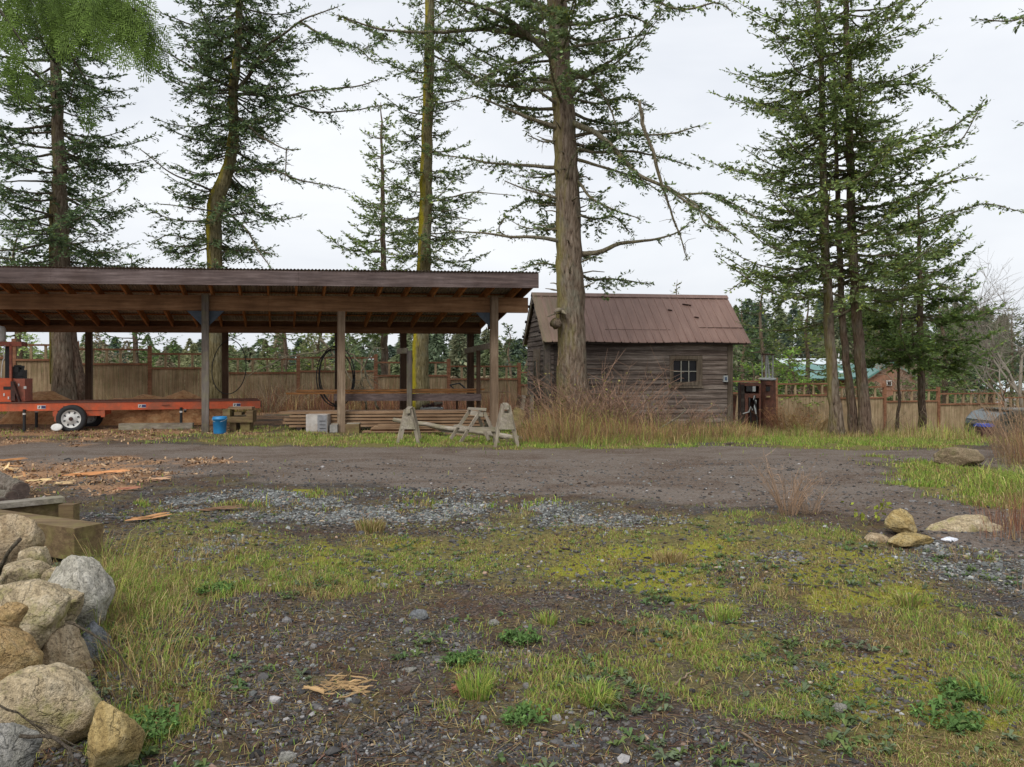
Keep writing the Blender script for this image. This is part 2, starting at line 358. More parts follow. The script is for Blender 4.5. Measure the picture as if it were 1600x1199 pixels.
at.data.foreach_set('color', np.stack([mk['road'], mk['moss'], mk['grass']*0, np.ones_like(gx)], 1).astype(np.float32).ravel())

# ------------------------------------------------------------------ scatter
def gz_at(x, y):
    near = np.exp(-((x/12)**2+((y-4)/14)**2)); return terr(x, y)+near*(.05*(fbm(x*3, y*3, 4, 50)-.5)+.01*(fbm(x*14, y*14, 3, 51)-.5))
def sample(n, y0, y1, fn, pw=1.6, xr=.72):
    """n points over the ground between y0 and y1, denser near the camera, kept with probability fn"""
    out = []; tot = 0
    for _ in range(60):
        m = n*2; u = rng.random(m)
        e = 2-pw
        y = (y0**e+u*(y1**e-y0**e))**(1/e) if abs(e) > 1e-3 else y0*(y1/y0)**u
        x = (rng.random(m)*2-1)*xr*y
        k = rng.random(m) < fn(x, y); out.append(np.stack([x[k], y[k]], 1)); tot += k.sum()
        if tot >= n: break
    return np.concatenate(out)[:n]
def ico():
    t = (1+5**.5)/2
    V = np.array([[-1, t, 0], [1, t, 0], [-1, -t, 0], [1, -t, 0], [0, -1, t], [0, 1, t], [0, -1, -t], [0, 1, -t], [t, 0, -1], [t, 0, 1], [-t, 0, -1], [-t, 0, 1]], float)
    V /= np.linalg.norm(V[0])
    Fc = np.array([[0, 11, 5], [0, 5, 1], [0, 1, 7], [0, 7, 10], [0, 10, 11], [1, 5, 9], [5, 11, 4], [11, 10, 2], [10, 7, 6], [7, 1, 8], [3, 9, 4], [3, 4, 2], [3, 2, 6], [3, 6, 8], [3, 8, 9], [4, 9, 5], [2, 4, 11], [6, 2, 10], [8, 6, 7], [9, 8, 1]])
    return V, Fc
IV, IF = ico()
def stones(mb, P, size, colf):
    n = len(P); V = IV[None]*(1+rng.uniform(-.28, .28, (n, 12, 1)))
    V = V*np.stack([size*rng.uniform(.8, 1.5, n), size*rng.uniform(.7, 1.2, n), size*rng.uniform(.4, .8, n)], 1)[:, None]
    a = rng.random(n)*6.283; tl = rng.normal(0, .35, n)
    ca, sa, ct, st = np.cos(a), np.sin(a), np.cos(tl), np.sin(tl); Z0 = 0*a
    Rt = np.stack([np.stack([ca, -sa*ct, sa*st], 1), np.stack([sa, ca*ct, -ca*st], 1), np.stack([Z0, st, ct], 1)], 1)
    V = np.einsum('nij,nkj->nki', Rt, V)+P[:, None]
    Fc = (IF[None]+(np.arange(n)*12)[:, None, None]).reshape(-1, 3)
    mb.add(V.reshape(-1, 3), [Fc], np.repeat(colf, 12, axis=0))
def dens_st(x, y):
    m = masks(x, y); n = fbm(x*1.3, y*1.3, 3, 70)
    return np.clip((.25+1.1*sstep(.4, .65, n))*(1-m['grass']*.85)*(1-m['road']*.93)*(1-m['saw']*.8)+m['grav']*.7, .01, 1)*.9
def stone_cols(p, grav):
    n = len(p); v = np.exp(rng.normal(0, .42, n))*.07; v = np.where(rng.random(n) < .05, v*3, v)
    c = np.stack([v*1.02, v*.98, v*.97], 1)
    g2 = np.exp(rng.normal(0, .42, n))*.155; c2 = np.stack([g2*.96, g2*1.0, g2*.965], 1)
    k = (rng.random(n) < grav)[:, None]; c = np.where(k, c2, c)
    br = (rng.random(n) < .12)[:, None]; return np.clip(np.where(br, c*np.array([1.4, 1.0, .75]), c), .01, .42)
for nm, N0, y0, y1, s0, sg, lab in (('gravel', 42000, 2.3, 6.5, .0052, .5, 'dark loose gravel strewn over the foreground soil'), ('gravel', 26000, 5.5, 13, .011, .35, 'grey crushed gravel in bands between grass and road')):
    p = sample(N0, y0, y1, dens_st if y0 < 4 else (lambda x, y: np.clip(masks(x, y)['grav']*1.2*sstep(.3, .55, fbm(x*1.4+9, y*1.4, 3, 77))+.05, 0, 1)), 1.9)
    sz = np.exp(rng.normal(math.log(s0), sg, len(p))); sz = np.clip(sz, .0035, .035)
    gm = masks(p[:, 0], p[:, 1])['grav']
    mb = MB(); stones(mb, np.stack([p[:, 0], p[:, 1], gz_at(p[:, 0], p[:, 1])+sz*.15], 1), sz, stone_cols(p, np.clip(gm*1.5, .1, .9)))
    tag(mb.build(nm, M['stones'], tint=True), lab, kind='stuff')
def blades(mb, P, h, w, lean, cols, seg=2, dirs=None):
    n = len(P); a = rng.random(n)*6.283 if dirs is None else dirs
    d = np.stack([np.cos(a), np.sin(a), 0*a], 1); sd = np.stack([-np.sin(a), np.cos(a), 0*a], 1)
    b2 = rng.random(n)*6.283; sd = np.stack([np.cos(b2), np.sin(b2)*.4, 0*a], 1)
    h = h[:, None]; w = w[:, None]; ln = lean[:, None]; up = np.array([0, 0, 1.])
    p0 = P; p1 = P+up*h*.55+d*h*ln*.3; p2 = P+up*h*np.clip(1-ln*.45, .15, 1)+d*h*ln
    V = np.stack([p0-sd*w/2, p0+sd*w/2, p1+sd*w*.4, p1-sd*w*.4, p2], 1)
    base = (np.arange(n)*5)[:, None]
    mb.add(V.reshape(-1, 3), [base+np.array([[0, 1, 2, 3]]), base+np.array([[3, 2, 4]])], np.repeat(cols, 5, axis=0))
GREEN = np.array([[.2, .31, .05], [.29, .37, .075], [.14, .23, .04], [.35, .37, .09]]); DRY = np.array([[.36, .27, .12], [.27, .19, .08], [.45, .36, .18], [.2, .13, .06]])
RED = np.array([[.22, .1, .055], [.3, .15, .08], [.14, .07, .045], [.25, .13, .1]])
def pal(n, fr, A=GREEN, B=DRY):
    k = rng.random(n) < fr; i = rng.integers(0, 4, n); c = np.where(k[:, None], B[i], A[i]); return c*np.exp(rng.normal(0, .22, (n, 1)))
# short grass, tufted
def gmask(x, y):
    m = masks(x, y); t = fbm(x*6, y*6, 3, 80); return np.clip(m['grass']*1.4*sstep(.4, .6, t)+m['moss']*.22+.03*(1-m['road']), 0, 1)*(1-.93*m['road'])
p = sample(105000, 2.3, 9, gmask, 1.9); n = len(p); x, y = p.T
t2 = fbm(x*1.1+5, y*1.1, 3, 81); left = np.exp(-(((x+1.75)/.75)**2+((y-4.6)/1.6)**2))
h = (.011+.024*rng.random(n))*(1+2.2*left)*(1+.8*sstep(.5, .7, t2))*np.exp(rng.normal(0, .25, n))
mb = MB(); blades(mb, np.stack([x, y, gz_at(x, y)-.004], 1), h, .0028+.0007*y*rng.random(n)+0*y, np.abs(rng.normal(.8, .45, n)), pal(n, .36+.4*sstep(.42, .62, fbm(x*1.6, y*1.6, 3, 82))))
tag(mb.build('grass', M['grassm'], tint=True), 'short mixed green and straw grass in the foreground', kind='stuff')
# mid distance grass
def gm2(x, y):
    m = masks(x, y); t = fbm(x*3, y*3, 3, 84); return np.clip(m['grass']*1.2*sstep(.4, .62, t)+.004, 0, 1)*(1-.97*m['road'])*(1-.6*m['saw'])
p = sample(60000, 8.5, 19.5, gm2, 1.3); n = len(p); x, y = p.T
h = (.03+.05*rng.random(n))*np.exp(rng.normal(0, .25, n)); 
mb = MB(); blades(mb, np.stack([x, y, gz_at(x, y)-.004], 1), h, .009+.006*rng.random(n), np.abs(rng.normal(.4, .3, n)), pal(n, .15+.4*sstep(.42, .62, fbm(x*.9, y*.9, 3, 85))))
tag(mb.build('verge_grass', M['grassm'], tint=True), 'green grass along the far edge of the road', kind='stuff')
# needles and straw litter lying flat
p = sample(15000, 2.3, 8, lambda x, y: np.clip((.2+fbm(x*2, y*2, 3, 90))*(1-masks(x, y)['road']), 0, 1)*.8, 1.9); n = len(p); x, y = p.T
a = rng.random(n)*6.283; L = .012+.05*rng.random(n)**2; w = .0006+.0009*rng.random(n)+.0001*y
d = np.stack([np.cos(a)*L, np.sin(a)*L, rng.normal(0, .004, n)], 1); sd = np.stack([-np.sin(a)*w, np.cos(a)*w, 0*a], 1); c0 = np.stack([x, y, gz_at(x, y)+.006], 1)
mb = MB(); mb.quads(np.stack([c0-d-sd, c0+d-sd, c0+d+sd, c0-d+sd], 1), pal(n, .45, RED*.5, DRY*.75))
tag(mb.build('leaf_litter', M['stem'], tint=True), 'dead needles and straw bits lying on the soil', kind='stuff')
# sawdust chips
p = sample(6500, 8, 19, lambda x, y: np.clip(masks(x, y)['saw']*.95*sstep(.34, .58, fbm(x*2.5, y*2.5, 3, 78)), 0, 1), 1.2, 1.0); n = len(p); x, y = p.T
a = rng.random(n)*6.283; L = .008+.05*rng.random(n)**4; w = .005+.01*rng.random(n)
d = np.stack([np.cos(a)*L, np.sin(a)*L, rng.normal(0, .012, n)], 1); sd = np.stack([-np.sin(a)*w, np.cos(a)*w, rng.normal(0, .006, n)], 1); c0 = np.stack([x, y, gz_at(x, y)+.015], 1)
mb = MB(); mb.quads(np.stack([c0-d-sd, c0+d-sd, c0+d+sd, c0-d+sd], 1), np.array([[.36, .22, .12], [.23, .14, .085], [.44, .3, .18], [.13, .09, .06]])[rng.integers(0, 4, n)])
tag(mb.build('wood_chips', M['stem'], tint=True), 'orange bark and wood chips spread on the left of the road', kind='stuff')
# weeds: rosettes of small leaves
def rosettes(mb, P, rad, nl, cols, upf=.35):
    n = len(P)
    for k in range(nl):
        a = rng.random(n)*6.283; r = rad*rng.uniform(.5, 1.1, n); d = np.stack([np.cos(a), np.sin(a), 0*a], 1); sd = np.stack([-np.sin(a), np.cos(a), 0*a], 1)
        u = np.array([0, 0, 1.])*(r*rng.uniform(.1, upf*2, n))[:, None]; r = r[:, None]
        V = np.stack([P, P+d*r*.55+sd*r*.2+u, P+d*r+u*.8, P+d*r*.55-sd*r*.2+u], 1)
        mb.quads(V, cols*np.exp(rng.normal(0, .2, (n, 1))))
def wm(x, y):
    m = masks(x, y); t = fbm(x*2.1+40, y*2.1, 3, 95); return np.clip(sstep(.55, .68, t)*(1-m['road'])*.8+m['grass']*.12, 0, 1)
p = sample(1500, 2.3, 8, wm, 1.7); n = len(p); x, y = p.T
mb = MB(); rosettes(mb, np.stack([x, y, gz_at(x, y)+.002], 1), rng.uniform(.02, .055, n), 9, np.array([[.1, .165, .06], [.14, .19, .06], [.08, .12, .045], [.14, .18, .1]])[rng.integers(0, 4, n)])
tag(mb.build('ground_weeds', M['grassm'], tint=True), 'small green leafy weeds dotted over the soil', kind='stuff')
# tufts: compact bunches of upright blades
def tuft(px, py, rad, hgt, n, fr, spread=.5, A=GREEN, B=DRY, name='grass_tuft', label=None, group='grass tufts on the clearing'):
    c = G(px, py); r = rad*np.sqrt(rng.random(n)); a = rng.random(n)*6.283
    x = c[0]+r*np.cos(a); y = c[1]+r*np.sin(a)
    mb = MB(); blades(mb, np.stack([x, y, gz_at(x, y)-.004], 1), hgt*rng.uniform(.5, 1.15, n), np.full(n, .0025+.0006*c[1]), np.abs(rng.normal(spread, .25, n)), pal(n, fr, A, B), dirs=a+rng.normal(0, .5, n))
    return tag(mb.build(name, M['grassm'], loc=c, tint=True), label, 'grass tuft', group)
tuft(1046, 878, .12, .11, 420, .95, .5, label='round straw coloured grass tuft on yellow moss right of centre')
tuft(580, 828, .13, .13, 420, .85, .4, label='straw coloured grass tuft at the near edge of the grey gravel')
tuft(745, 1088, .07, .14, 260, .1, .5, label='bright green grass tuft among weeds at bottom centre')
tuft(930, 1100, .07, .12, 220, .2, .8, label='green grass tuft with a reddish base right of bottom centre')
tuft(855, 975, .05, .09, 140, .3, .6, label='small olive grass tuft beside loose stones at centre')
tuft(1420, 946, .07, .11, 200, .4, .5, label='yellowish grass tuft at the edge of blue grey gravel on the right')
tuft(1130, 965, .10, .09, 300, .2, .6, label='low light green grass tuft in the right middle foreground')
tuft(1550, 1090, .12, .12, 320, .25, .6, label='green grass tuft near the lower right edge')
# ------------------------------------------------------------------ shared helpers for placing
class Frame:
    def __init__(s, o, ang, sh=0): s.o = np.array(o, float); s.a = ang; s.u = np.array([math.cos(ang), math.sin(ang), 0]); s.v = np.array([-math.sin(ang+sh), math.cos(ang+sh), 0])
    def p(s, x, y, z): return s.o+s.u*x+s.v*y+np.array([0, 0, z])
    def xat(s, px, y=0):                      # local x where the column px of the view meets the line at local y
        o = s.o+s.v*y; k = (px-800)/F
        return (k*o[1]-o[0])/(s.u[0]-k*s.u[1])
    def zat(s, px, py, y=0):
        x = s.xat(px, y); w = s.p(x, y, 0); return CH-(py-HZ)*w[1]/F
def jline(a, b, n, j, seed=0):
    a = np.asarray(a, float); b = np.asarray(b, float); t = np.linspace(0, 1, n)[:, None]
    P = a+(b-a)*t; P[1:-1] += rng.normal(0, j, (n-2, 3)); return P
# ------------------------------------------------------------------ open shed (carport)
CF = Frame((-6.89, 18.1, 0), R(5.5), R(10.5))
T = Thing('open_shed', 'long open wooden pole shed with a corrugated metal lean-to roof over lumber and sawmill', 'shed', CF.p(0, 0, 0), CF.a)
def LB(mb, x0, x1, y0, y1, z0, z1): mb.box(((x0+x1)/2, (y0+y1)/2, (z0+z1)/2), (x1-x0, y1-y0, z1-z0))
T['_sh'] = R(10.5)
XL, XR = -10.0, CF.xat(841, -1.2)
roofz = lambda y: 3.315-.19*y
mb = MB(); LB(mb, XL, CF.xat(420), -.075, .075, 2.76, 3.10); LB(mb, CF.xat(420)+.004, 7.28, -.073, .077, 2.755, 3.105); mb.build('front_beam', M['beam'], T, local=True)
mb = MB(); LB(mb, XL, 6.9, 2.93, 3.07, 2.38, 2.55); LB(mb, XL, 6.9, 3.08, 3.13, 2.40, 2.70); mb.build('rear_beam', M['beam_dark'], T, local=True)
mb = MB()
for a_, b_ in ((XL, CF.xat(80, -1.2)), (CF.xat(80, -1.2)+.003, CF.xat(466, -1.2)), (CF.xat(466, -1.2)+.003, XR)): LB(mb, a_, b_, -1.235, -1.195, 3.22, 3.535)
mb.build('fascia_board', M['fascia'], T, local=True)
for k, x in enumerate(np.arange(-9.7, XR-.25, .615)):
    m2 = MB(); s = .19; a = math.atan(s); L = 4.3
    yc = .98; zc = roofz(yc)-.035-.095
    m2.box((x, yc, zc), (.045, L, .185), np.array([[1, 0, 0], [0, math.cos(a), math.sin(a)], [0, -math.sin(a), math.cos(a)]]))
    m2.build('rafter', M['rafter'], T, local=True)
m2 = MB(); m2.box((XR-.03, .98, roofz(.98)-.13), (.04, 4.36, .2), np.array([[1, 0, 0], [0, math.cos(a), math.sin(a)], [0, -math.sin(a), math.cos(a)]])); m2.build('barge_board', M['beam_dark'], T, local=True)
for yy in (-.85, -.25, .45, 1.15, 1.85, 2.5):
    m2 = MB(); m2.box(((XL+XR)/2, yy, roofz(yy)-.017), (XR-XL-.1, .085, .03)); m2.build('purlin', M['rafter'], T, local=True)
def corr(x0, x1, ya, yb, per, amp, zf, up=.0):
    xs_ = np.arange(x0, x1, per/8); ph = (xs_-x0)/per*2*math.pi; n = len(xs_); V = []
    for y in np.linspace(ya, yb, 4):
        V.append(np.stack([xs_, np.full(n, y)+.01*np.sin(xs_*1.1)*(y == ya), zf(y)+amp*np.sin(ph)], 1))
    V = np.concatenate(V); i = np.arange(3)[:, None]; j = np.arange(n-1)[None]
    q = np.stack([i*n+j, i*n+j+1, (i+1)*n+j+1, (i+1)*n+j], -1).reshape(-1, 4); m3 = MB(); m3.add(V, [q]); V2 = V.copy(); V2[:, 2] += .0015; m3.add(V2, [q[:, ::-1]]); return m3
mc, nt, b = nmat('galvanized_corrugated'); g_ = noise(nt, coords(nt, (3, 1, 1)), 2, 6, .7)
c_ = ramp(nt, g_, [(.35, (.25, .22, .19)), (.55, (.42, .4, .37)), (.75, (.55, .54, .52))]); nt.links.new(c_, b.inputs['Base Color']); b.inputs['Metallic'].default_value = .1; b.inputs['Roughness'].default_value = .55
corr(XL, XR+.03, -1.27, 3.3, .074, .011, lambda y: roofz(y)+.013).build('metal_roof', mc, T, local=True)
def post(x, y, w, z1, mat, z0=-.1, name='post', tw=None):
    m2 = MB(); m2.box((x, y, (z0+z1)/2), (w, w, z1-z0)); return m2.build(name, mat, T, local=True)
x = 0
post(0, -.155, .155, 3.12, M['post']); xd = CF.xat(772, -.155)
post(xd, -.155, .16, 3.12, M['post_tan']); post(CF.xat(533), 0, .17, 2.755, M['post_tan']); post(-6.5, -.155, .155, 3.12, M['post'])
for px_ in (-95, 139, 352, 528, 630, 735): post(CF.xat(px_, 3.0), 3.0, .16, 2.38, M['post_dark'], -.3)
def gus(x, s):
    m2 = MB()
    for yy in (-.09,): m2.prism([(x, 2.75), (x+.33*s, 2.75), (x, 2.42)] if s > 0 else [(x, 2.42), (x+.33*s, 2.75), (x, 2.75)], .02, (np.eye(3), (0, yy, 0)))
    m2.build('gusset', M['gusset'], T, local=True)
gus(.08, 1); gus(-.08, -1); gus(xd-.085, -1)

# ------------------------------------------------------------------ the lumber rack inside and beside it
def wbar(px0, py0, Y0, px1, py1, Y1, w, h, mb=None):
    mb = mb or MB(); return mb.bar(W(px0, py0, Y0), W(px1, py1, Y1), w, h)
T2 = Thing('lumber_rack', 'rough rack of grey upright posts and a long grey rail inside the open shed', 'rack', G(640, 655), 0)
for (px_, a_, b_, Y_, w_, mt) in ((640, 548, 660, 18.9, .115, 'post'), (747.5, 548, 660, 19.5, .1, 'post_dark')):
    m2 = MB(); m2.bar(W(px_, b_, Y_), W(px_, a_, Y_), w_, w_); m2.build('upright', M[mt], T2)
wbar(522, 621, 18.75, 752, 621, 19.35, .06, .165).build('rail', M['fascia'], T2)
wbar(621, 549, 19.2, 637, 548, 19.0, .05, .13).build('cross_piece', M['oldwood'], T2)
wbar(727, 549, 21.0, 767, 540, 18.85, .05, .14).build('cross_piece', M['oldwood'], T2)
m2 = MB(); m2.bar(W(714, 645, 21), W(714, 626, 21), .05, .05); m2.build('brace', M['post_dark'], T2)
for k, (p0, p1, dy, lab) in enumerate((((448, 615), (748, 612), 0, 'long orange cedar board on top of the grey rail, lower of two'), ((464, 611), (756, 608.5), .06, 'long orange cedar board on top of the grey rail, upper of two'))):
    m2 = MB(); a_ = W(*p0, 18.9+dy); b_ = W(*p1, 19.6+dy); b_[2] = b_[2]; m2.bar(a_, b_, .28, .04); tag(m2.build('cedar_board', M['cedar2'], loc=a_), lab, 'board', 'boards stored on the rack')
m2 = MB(); m2.bar(W(752, 613, 20.4), W(797, 613, 20.4), .1, .03); tag(m2.build('cedar_board', M['cedar'], loc=W(752, 613, 20.4)), 'short thin brown board poking out behind the right end post', 'board', 'boards stored on the rack')
# main lumber stack: layers of long planks
T3 = Thing('lumber_stack', 'long low stack of reddish brown planks on the ground in the shed', 'lumber stack', W(600, 665, 19.0)*[1, 1, 0], CF.a)
for k in range(5):
    zt = .135+.075*k; x0 = -2.25+(.06*k if k % 2 else 0)+rng.normal(0, .04); x1 = 2.45+rng.normal(0, .08)-.12*(k == 4)
    for r_ in range(4):
        m2 = MB(); m2.box(((x0+x1)/2+rng.normal(0, .04), -.3+r_*.2+rng.normal(0, .008), zt), (x1-x0, .19, .052)); m2.build('plank', M['cedar'], T3, local=True)
    if k < 4:
        for xx in (-1.9, -.6, .7, 2.0):
            m2 = MB(); m2.box((xx, 0, zt+.037), (.06, .78, .022)); m2.build('spacer', M['darkwood'], T3, local=True)
for xx in (-1.9, 0, 2.0):
    m2 = MB(); m2.box((xx, 0, .045), (.12, .8, .128)); m2.build('bearer', M['darkwood'], T3, local=True)
# second lower pile in front (reddish planks)
T4 = Thing('plank_pile', 'small pile of red stained planks on the grass right of the middle post', 'plank pile', G(565, 677), R(3))
for k in range(5):
    m2 = MB(); L = 1.75-.13*k+rng.normal(0, .06); m2.box((.95+rng.normal(0, .05), .1+rng.normal(0, .02), .03+.036*k), (L, .3, .028), np.array(Matrix.Rotation(rng.normal(0, .015), 3, 'Z'))); m2.build('plank', M['cedar'] if k != 1 else M['rail'], T4, local=True)
# grey planks thrown behind the sawhorses
T5 = Thing('plank_heap', 'heap of weathered planks lying crosswise behind the sawhorses', 'plank heap', G(705, 682), 0)
for k in range(7):
    a_ = W(668+5*k, 664+2.0*k+rng.normal(0, 1), 17.9-.05*k); b_ = W(724+5*k, 678+1.2*k, 17.4-.05*k); m2 = MB(); m2.bar(a_, b_, .13, .028); m2.build('plank', M['oldwood'] if k % 2 else M['cedar'], T5)
m2 = MB(); P = jline(W(615, 656, 17.9), W(822, 687, 16.9), 9, .008); m2.tube(P, np.linspace(.048, .062, 9), 10); tag(m2.build('pole', M['oldwood'], loc=P[0], smooth=True), 'long bleached peeled pole leaning through the sawhorses', 'pole')

# blocks and boxes around the middle post
def blk(name, lab, cat, px0, px1, py0, py1, Y, depth, mat, group=None, rot=0):
    c = (W(px0, py1, Y)+W(px1, py0, Y))/2; w = (px1-px0)*Y/F; h = (py1-py0)*Y/F
    T = Thing(name, lab, cat, (c[0], Y+depth/2, c[2]-h/2), R(rot), group); T.sz = (w, depth, h); return T
T6 = blk('appliance_box', 'square grey and white two tone metal box standing beside the middle post', 'box', 478, 511.5, 648, 677, 18.15, .42, None)
w, d, h = T6.sz
m2 = MB(); m2.box((0, 0, h/2), (w, d, h)); m2.build('case', plain('faded_white_panel', (.42, .39, .36), .6, 0, .2, 6, (.25, .17, .11), .5), T6, local=True)
m2 = MB(); m2.box((w*.26, -d/2-.004, h*.52), (w*.44, .008, h*.9)); m2.build('front_panel', plain('grey_panel', (.2, .2, .21), .5), T6, local=True)
for k in range(3):
    m2 = MB(); m2.box((w*.28, -d/2-.01, h*(.25+.2*k)), (w*.28, .006, .012)); m2.build('vent_slot', M['black'], T6, local=True)
for (nm, lab, a_, b_, c_, d_, Y_, mt) in (('concrete_block', 'rough grey concrete block left of the middle post', 515, 527, 664, 676, 18.2, 'oldwood'), ('timber_block', 'short pale timber block at the foot of the middle post', 539, 561, 663, 677, 18.2, 'mosswood')):
    T = blk(nm, lab, 'block', a_, b_, c_, d_, Y_, .22, None); w, d, h = T.sz
    m2 = MB(); m2.box((0, 0, h/2), (w, d, h), taper=.96); m2.build('block_body', M[mt] if mt != 'oldwood' else plain('rough_concrete', (.25, .24, .22), .9, 0, .3, 8), T, local=True)
    m2 = MB(); m2.box((.02, .01, h+.012), (w*.9, d*.9, .02)); m2.build('cap_board', M['oldwood'], T, local=True)
# blue bucket
c = G(343.5, 677.5); T7 = Thing('bucket', 'bright blue plastic five gallon bucket beside the left post', 'bucket', c)
m2 = MB(); pr = [(.128, 0), (.133, .02), (.148, .30), (.158, .305), (.158, .335), (.148, .34), (.150, .365), (.143, .37), (.125, .02), (0, .015)]
th = np.arange(32)*2*math.pi/32; V = np.concatenate([np.stack([r_*np.cos(th), r_*np.sin(th), 0*th+z_], 1) for r_, z_ in pr]); i = np.arange(len(pr)-1)[:, None]; j = np.arange(32)[None]
m2.add(V, [np.stack([i*32+j, i*32+(j+1) % 32, (i+1)*32+(j+1) % 32, (i+1)*32+j], -1).reshape(-1, 4)]); m2.build('pail', M['blue'], T7, local=True, smooth=True)
m2 = MB(); t_ = np.linspace(0, math.pi, 14); m2.tube(np.stack([.16*np.cos(t_), -.02-.12*np.sin(t_), .33-.12*np.sin(t_)*.6], 1), .0035, 6); m2.build('handle', M['steel'], T7, local=True)
# greenish blocks stack (right of bucket)
T8 = Thing('timber_blocks', 'stack of mossy green timber blocks and boards right of the blue bucket', 'timber stack', G(376, 674), R(4))
for (x, z, sx, sz, y) in ((0, .27, .62, .13, 0), (-.27, .42, .16, .17, 0), (-.03, .4, .16, .06, .02), (.24, .4, .14, .14, 0), (-.14, .1, .14, .2, .05), (.13, .1, .2, .2, .05), (.0, .52, .52, .05, .1)):
    m2 = MB(); m2.box((x, y, z), (sx, .35 if sz > .1 else .3, sz)); m2.build('block', M['mosswood'] if z < .5 else M['cedar'], T8, local=True)
m2 = MB(); m2.bar(W(187, 667, 18.6), W(302, 666, 18.9), .2, .15); tag(m2.build('squared_log', M['oldwood'], loc=W(187, 671, 18.6)), 'grey squared log lying under the orange sawmill bed', 'log')

# ------------------------------------------------------------------ sawmill on a trailer bed
SF = Frame((W(0, 636, 18.0)[0], 18.0, 0), math.atan2(1.45, 5.4))
T9 = Thing('sawmill', 'orange portable band sawmill on a long wheeled track bed under the shed', 'sawmill', SF.p(0, 0, 0), SF.a)
XE = SF.xat(407); zb = .585
def LBs(name, mt, *a): m2 = MB(); LB(m2, *a); return m2.build(name, M[mt], T9, local=True)
LBs('bed_rail', 'orange', -1.6, XE, 0, .07, zb-.09, zb+.085); LBs('bed_rail', 'orange', -1.6, XE-.1, .92, .99, zb-.09, zb+.085)
LBs('track', 'rustm', -1.6, XE-.02, -.015, .085, zb+.088, zb+.115); LBs('track', 'rustm', -1.6, XE-.1, .9, 1.0, zb+.088, zb+.115)
for x in np.arange(.2, XE, .75): LBs('cross_bunk', 'orange_dull', x, x+.08, .09, .9, zb-.02, zb+.08)
LBs('end_cap', 'black', XE+.002, XE+.02, .0, .07, zb-.07, zb+.07)
LBs('axle_box', 'orange', SF.xat(82), SF.xat(160), .02, .95, zb-.22, zb-.093)
LBs('fender_bracket', 'orange', SF.xat(86), SF.xat(91), -.06, .02, zb-.33, zb-.095)
LBs('clamp_bracket', 'orange', SF.xat(158), SF.xat(164), -.02, .05, zb-.25, zb-.095)
for px_ in (65, 222, 370):
    x = SF.xat(px_); o1 = LBs('sticker', 'white', x-.085, x+.085, -.006, -.001, zb-.045, zb+.035)
    m2 = MB(); LB(m2, x-.005, x+.082, -.009, -.007, zb-.035, zb+.025); sub(m2, 'sticker_print', plain('sticker_navy', (.04, .05, .14), .5), o1, T9, local=True)
    m2 = MB(); m2.box((x-.045, -.008, zb-.005), (.022, .003, .05), np.array(Matrix.Rotation(.4, 3, 'Y'))); sub(m2, 'sticker_mark', M['black'], o1, T9, local=True)
for px_ in (105, 259): x = SF.xat(px_); m2 = MB(); m2.tube([(x-.08, -.012, zb+.01), (x-.06, -.03, zb+.01), (x+.06, -.03, zb+.01), (x+.08, -.012, zb+.01)], .008, 6); m2.build('grab_handle', M['rustm'], T9, local=True)
for (px_, y, z0) in ((38, -.04, .04), (57, .95, .05), (283, -.03, .06), (289.5, .97, .06)):
    x = SF.xat(px_, y); m2 = MB(); m2.tube([(x, y, zb-.05), (x, y, z0)], .033, 12); m2.tube([(x, y, z0), (x, y, z0-.03)], .05, 12); o1 = m2.build('jack_leg', M['black'], T9, local=True, smooth=False)
    m2 = MB(); m2.tube([(x, y, zb-.17), (x, y, zb-.13)], .035, 12); sub(m2, 'band', M['white'], o1, T9, local=True)
def lathe(mb, prof, c, ax='y', n=32):
    th = np.arange(n)*2*math.pi/n; V = []
    for r_, t_ in prof:
        if ax == 'y': V.append(np.stack([c[0]+r_*np.cos(th), c[1]+0*th+t_, c[2]+r_*np.sin(th)], 1))
        else: V.append(np.stack([c[0]+r_*np.cos(th), c[1]+r_*np.sin(th), c[2]+0*th+t_], 1))
    k = len(prof); i = np.arange(k-1)[:, None]; j = np.arange(n)[None]
    mb.add(np.concatenate(V), [np.stack([i*n+j, i*n+(j+1) % n, (i+1)*n+(j+1) % n, (i+1)*n+j], -1).reshape(-1, 4)]); return mb
for (px_, y) in ((112, -.14), (139, 1.05)):
    x = SF.xat(px_, y); rr = .315; z = rr-.0; s = -1 if y < 0 else 1
    mw = Thing.__new__(Thing)
    m2 = MB(); lathe(m2, [(.19, s*.0), (.20, s*.05), (.235, s*.075), (rr-.02, s*.07), (rr, s*.04), (rr, -s*.06), (rr-.03, -s*.085), (.2, -s*.08)], (x, y, z)); ty = m2.build('wheel', M['rubber'], T9, local=True, smooth=True)
    m2 = MB(); lathe(m2, [(.205, s*.055), (.185, s*.045), (.175, s*.02), (.12, s*.03), (.1, s*.055), (.05, s*.06), (.0001, s*.06)], (x, y, z)); rim = sub(m2, 'rim', M['white'], ty, T9, local=True, smooth=True)
    m2 = MB()
    for k in range(8):
        a = k*math.pi/4+.3; m2.box((x+.147*math.cos(a), y+s*.031, z+.147*math.sin(a)), (.045, .012, .028), np.array(Matrix.Rotation(-a, 3, 'Y')))
    sub(m2, 'rim_slot', M['black'], ty, T9, local=True)
    m2 = MB(); lathe(m2, [(.045, s*.06), (.04, s*.1), (.0001, s*.105)], (x, y, z)); sub(m2, 'hub', M['rustd'], ty, T9, local=True)
x = SF.xat(112, .4); m2 = MB(); m2.tube([(x, -.1, .31), (x, 1.05, .31)], .03, 10); m2.build('axle', M['black'], T9, local=True)
